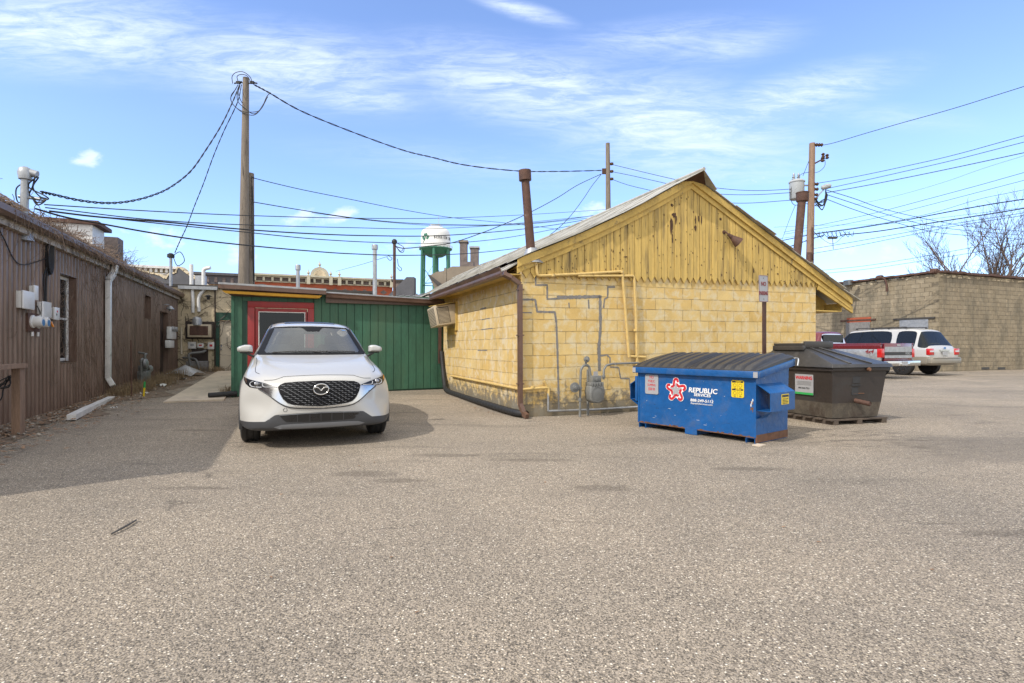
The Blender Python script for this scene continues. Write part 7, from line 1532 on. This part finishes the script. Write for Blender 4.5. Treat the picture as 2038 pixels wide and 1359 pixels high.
for px, py in ((715, 928), (200, 873), (735, 963), (1085, 961), (745, 921), (990, 912), (1043, 915), (1630, 955), (1630, 1080), (1855, 1135), (780, 1110), (540, 1150), (830, 1220), (1300, 1010), (1480, 905), (700, 935), (560, 985), (1765, 884), (1560, 1050), (1450, 870)): q = G(px, py); leafm(b, q.x, q.y, r.uniform(.010, .02), r)
tag(b.build('leaf_litter', 'dead_leaf'), 'scattered brown dead leaves on the asphalt and along walls', 'leaves', kind='stuff')
b = MB()
for k in range(900):
    y = r.uniform(-5.6, 12.8); q = BB.w(abs(r.gauss(0, .4))+.08, y); s = r.uniform(.006, .02); z = gz(q.x, q.y)+.03; b.box((q.x, q.y, z+s*.3), (s*2, s*1.4, s), (r.random(), r.random(), r.random()*6))
for k in range(130): q = YB.w(r.uniform(.1, 6), -.1-abs(r.gauss(0, .13))); s = r.uniform(.004, .012); b.box((q.x, q.y, s*.4), (s*2, s*1.5, s), (r.random(), r.random(), r.random()*6))
tag(b.build('gravel', 'gravel'), 'loose pale gravel along the building feet', 'gravel', kind='stuff')
b = MB()
def tuft(x, y, n_, h, sp, zb):
    for k in range(n_):
        a = r.uniform(0, 6.28); px_, py_ = x+r.gauss(0, sp*.5), y+r.gauss(0, sp*.5); ln = h*r.uniform(.5, 1.2); d_ = Vector((math.cos(a), math.sin(a), 0))*ln*r.uniform(.3, 1.1); w_ = Vector((-math.sin(a), math.cos(a), 0))*.0035
        p0, p1, p2 = Vector((px_, py_, zb)), Vector((px_, py_, zb))+d_*.4+Vector((0, 0, ln*.8)), Vector((px_, py_, zb))+d_+Vector((0, 0, ln*.75)); b.add([p0-w_, p0+w_, p1+w_*.8, p1-w_*.8, p2], [(0, 1, 2, 3), (3, 2, 4)])
for k in range(150): q = BB.w(.25+abs(r.gauss(0, .35)), r.uniform(3.2, 12.5)); tuft(q.x, q.y, 26, r.uniform(.12, .32), .12, gz(q.x, q.y)+.02)
for k in range(60): f = r.random(); q = Vector((-6.45, 12.2))+Vector((-1.5, 4.0))*f+Vector((r.uniform(-.05, .4), 0))*(1-.3*f); tuft(q.x, q.y, 26, r.uniform(.1, .28), .1, gz(q.x, q.y)+.01)
for k in range(30): q = TB.w(r.uniform(.3, 2.0), -.35-r.random()*.5); tuft(q.x, q.y, 20, .25, .12, .22)
tag(b.build('dry_grass', 'dry_grass'), 'dry brown grass and weeds beside the walkway', 'grass', kind='stuff')
for k, (px, py, s, lab) in enumerate(((320, 776, .10, 'crumpled white paper litter in the weeds beside the walkway'), (288, 788, .07, 'small scrap of white litter by the gas meter'), (366, 764, .07, 'white litter scrap nearest the walkway edge'), (227, 812, .045, 'tiny white scrap beside the loose downspout'))):
    q = G(px, py, .05); rr_ = random.Random(k); b = MB(); vs = []
    for i in range(5):
        for j in range(4): vs.append((q.x+(i-2)*s*.5+rr_.uniform(-.2, .2)*s, q.y+(j-1.5)*s*.5, gz(q.x, q.y)+.04+rr_.uniform(0, .8)*s))
    b.add(vs, [(i*4+j, i*4+j+1, i*4+j+5, i*4+j+4) for i in range(4) for j in range(3)]); tag(b.build('litter', 'litter_white', smooth=40), lab, 'litter')
q = BB.w(.7, 9.9); b = MB(); vs = []
for i in range(7):
    for j in range(7): d_ = math.hypot(i-3, j-3)/4.2; vs.append((q.x+(i-3)*.16, q.y+(j-3)*.16, gz(q.x, q.y)+.03+max(0, .36*(1-d_))+r.uniform(-.03, .03)))
b.add(vs, [(i*7+j, i*7+j+1, i*7+j+8, i*7+j+7) for i in range(6) for j in range(6)]); tag(b.build('plastic_sheet', 'galv', smooth=40), 'heap of crumpled grey plastic sheeting against the brown wall', 'sheet')
# dead vines on gutter, roof edge and wall
b = MB()
def vine(p, d, n_, st, rad, f):
    pts = [Vector(p)]; d = Vector(d)
    for i in range(n_): d = (d+Vector((r.uniform(-1, 1), r.uniform(-1, 1), r.uniform(-1, 1)))*.5).normalized(); q = pts[-1]+d*st; q = Vector(f(q)); pts.append(q)
    b.tube([BB.w(p_.x, p_.y, p_.z) for p_ in pts], rad, 3, cap=False)
roofz = lambda x: 3.18+(.14-max(x, -.5))*.66
for k in range(620):
    y = r.uniform(.1, 8) if k % 3 else r.uniform(.1, 4.5); x = .2-abs(r.gauss(0, .26)); vine((x, y, roofz(x)+.02+r.random()*.03), (r.uniform(-.5, 1), r.uniform(-1, 1), -.05), 6, r.uniform(.03, .07), r.uniform(.003, .006), lambda q: (q.x, q.y, max(q.z, roofz(q.x)+.02) if q.x < .2 else q.z-.03))
for k in range(160):
    y = r.uniform(-1, 9); vine((.24, y, 3.15), (.2, r.uniform(-.5, .5), -1), r.randint(4, 12), .07, .003, lambda q: (min(max(q.x, .05), .3), q.y, q.z))
for k in range(330):
    y = r.choice((r.uniform(wa1-.2, wa1+1.2), r.uniform(3.0, 5.2), r.uniform(-.5, 8), r.uniform(8, 12.6))); z = r.uniform(.1, 2.9); vine((.03, y, z), (0, r.uniform(-.6, .6), r.choice((-1, 1))), r.randint(5, 14), .08, r.uniform(.0018, .004), lambda q: (.028+.01*r.random(), q.y, min(max(q.z, .05), 3.0)))
for k in range(130): vine((-.12, r.uniform(wa0+.1, wa1), r.uniform(waz0, waz1)), (0, r.uniform(-1, 1), r.uniform(-1, 1)), 8, .06, .0025, lambda q: (min(max(q.x, -.14), .02), min(max(q.y, wa0), wa1), q.z))
for k in range(30): vine((-.1, 6.0+r.gauss(0, .3), 3.35), (.3, r.uniform(-.3, 1), .5), 8, .07, .003, lambda q: q)
for k in range(260):
    y = r.uniform(-1.2, .2); x = .05-abs(r.gauss(0, .3)); vine((x, y, roofz(x)+r.random()*.05), (r.uniform(-.5, 1), r.uniform(-1, 1), -.2), 5, .06, .005, lambda q: (q.x, q.y, min(q.z, roofz(q.x)+.12)))
tag(b.build('dead_vines', 'vine'), 'leafless dead vines matted along the brown building gutter and wall', 'vines', kind='stuff')
b = MB()
for k in range(90):
    pts = [Vector((r.choice((r.uniform(-.2, 1.0), r.uniform(1.9, 3.5))), -.03, r.uniform(.3, 3.3)))]; d = Vector((r.uniform(-1, 1), 0, r.uniform(-1, 1)))
    for i in range(r.randint(5, 12)): d = (d+Vector((r.uniform(-1, 1), 0, r.uniform(-1, 1)))*.5).normalized(); pts.append(pts[-1]+d*.12)
    b.tube([TB.w(p.x, -.03, min(max(p.z, .25), 3.38)) for p in pts], r.uniform(.005, .012), 3, cap=False)
tag(b.build('dead_vines', 'brown_dark'), 'dark bare creeper stems climbing the tan wall', 'vines', kind='stuff')
bpy.context.view_layer.update()
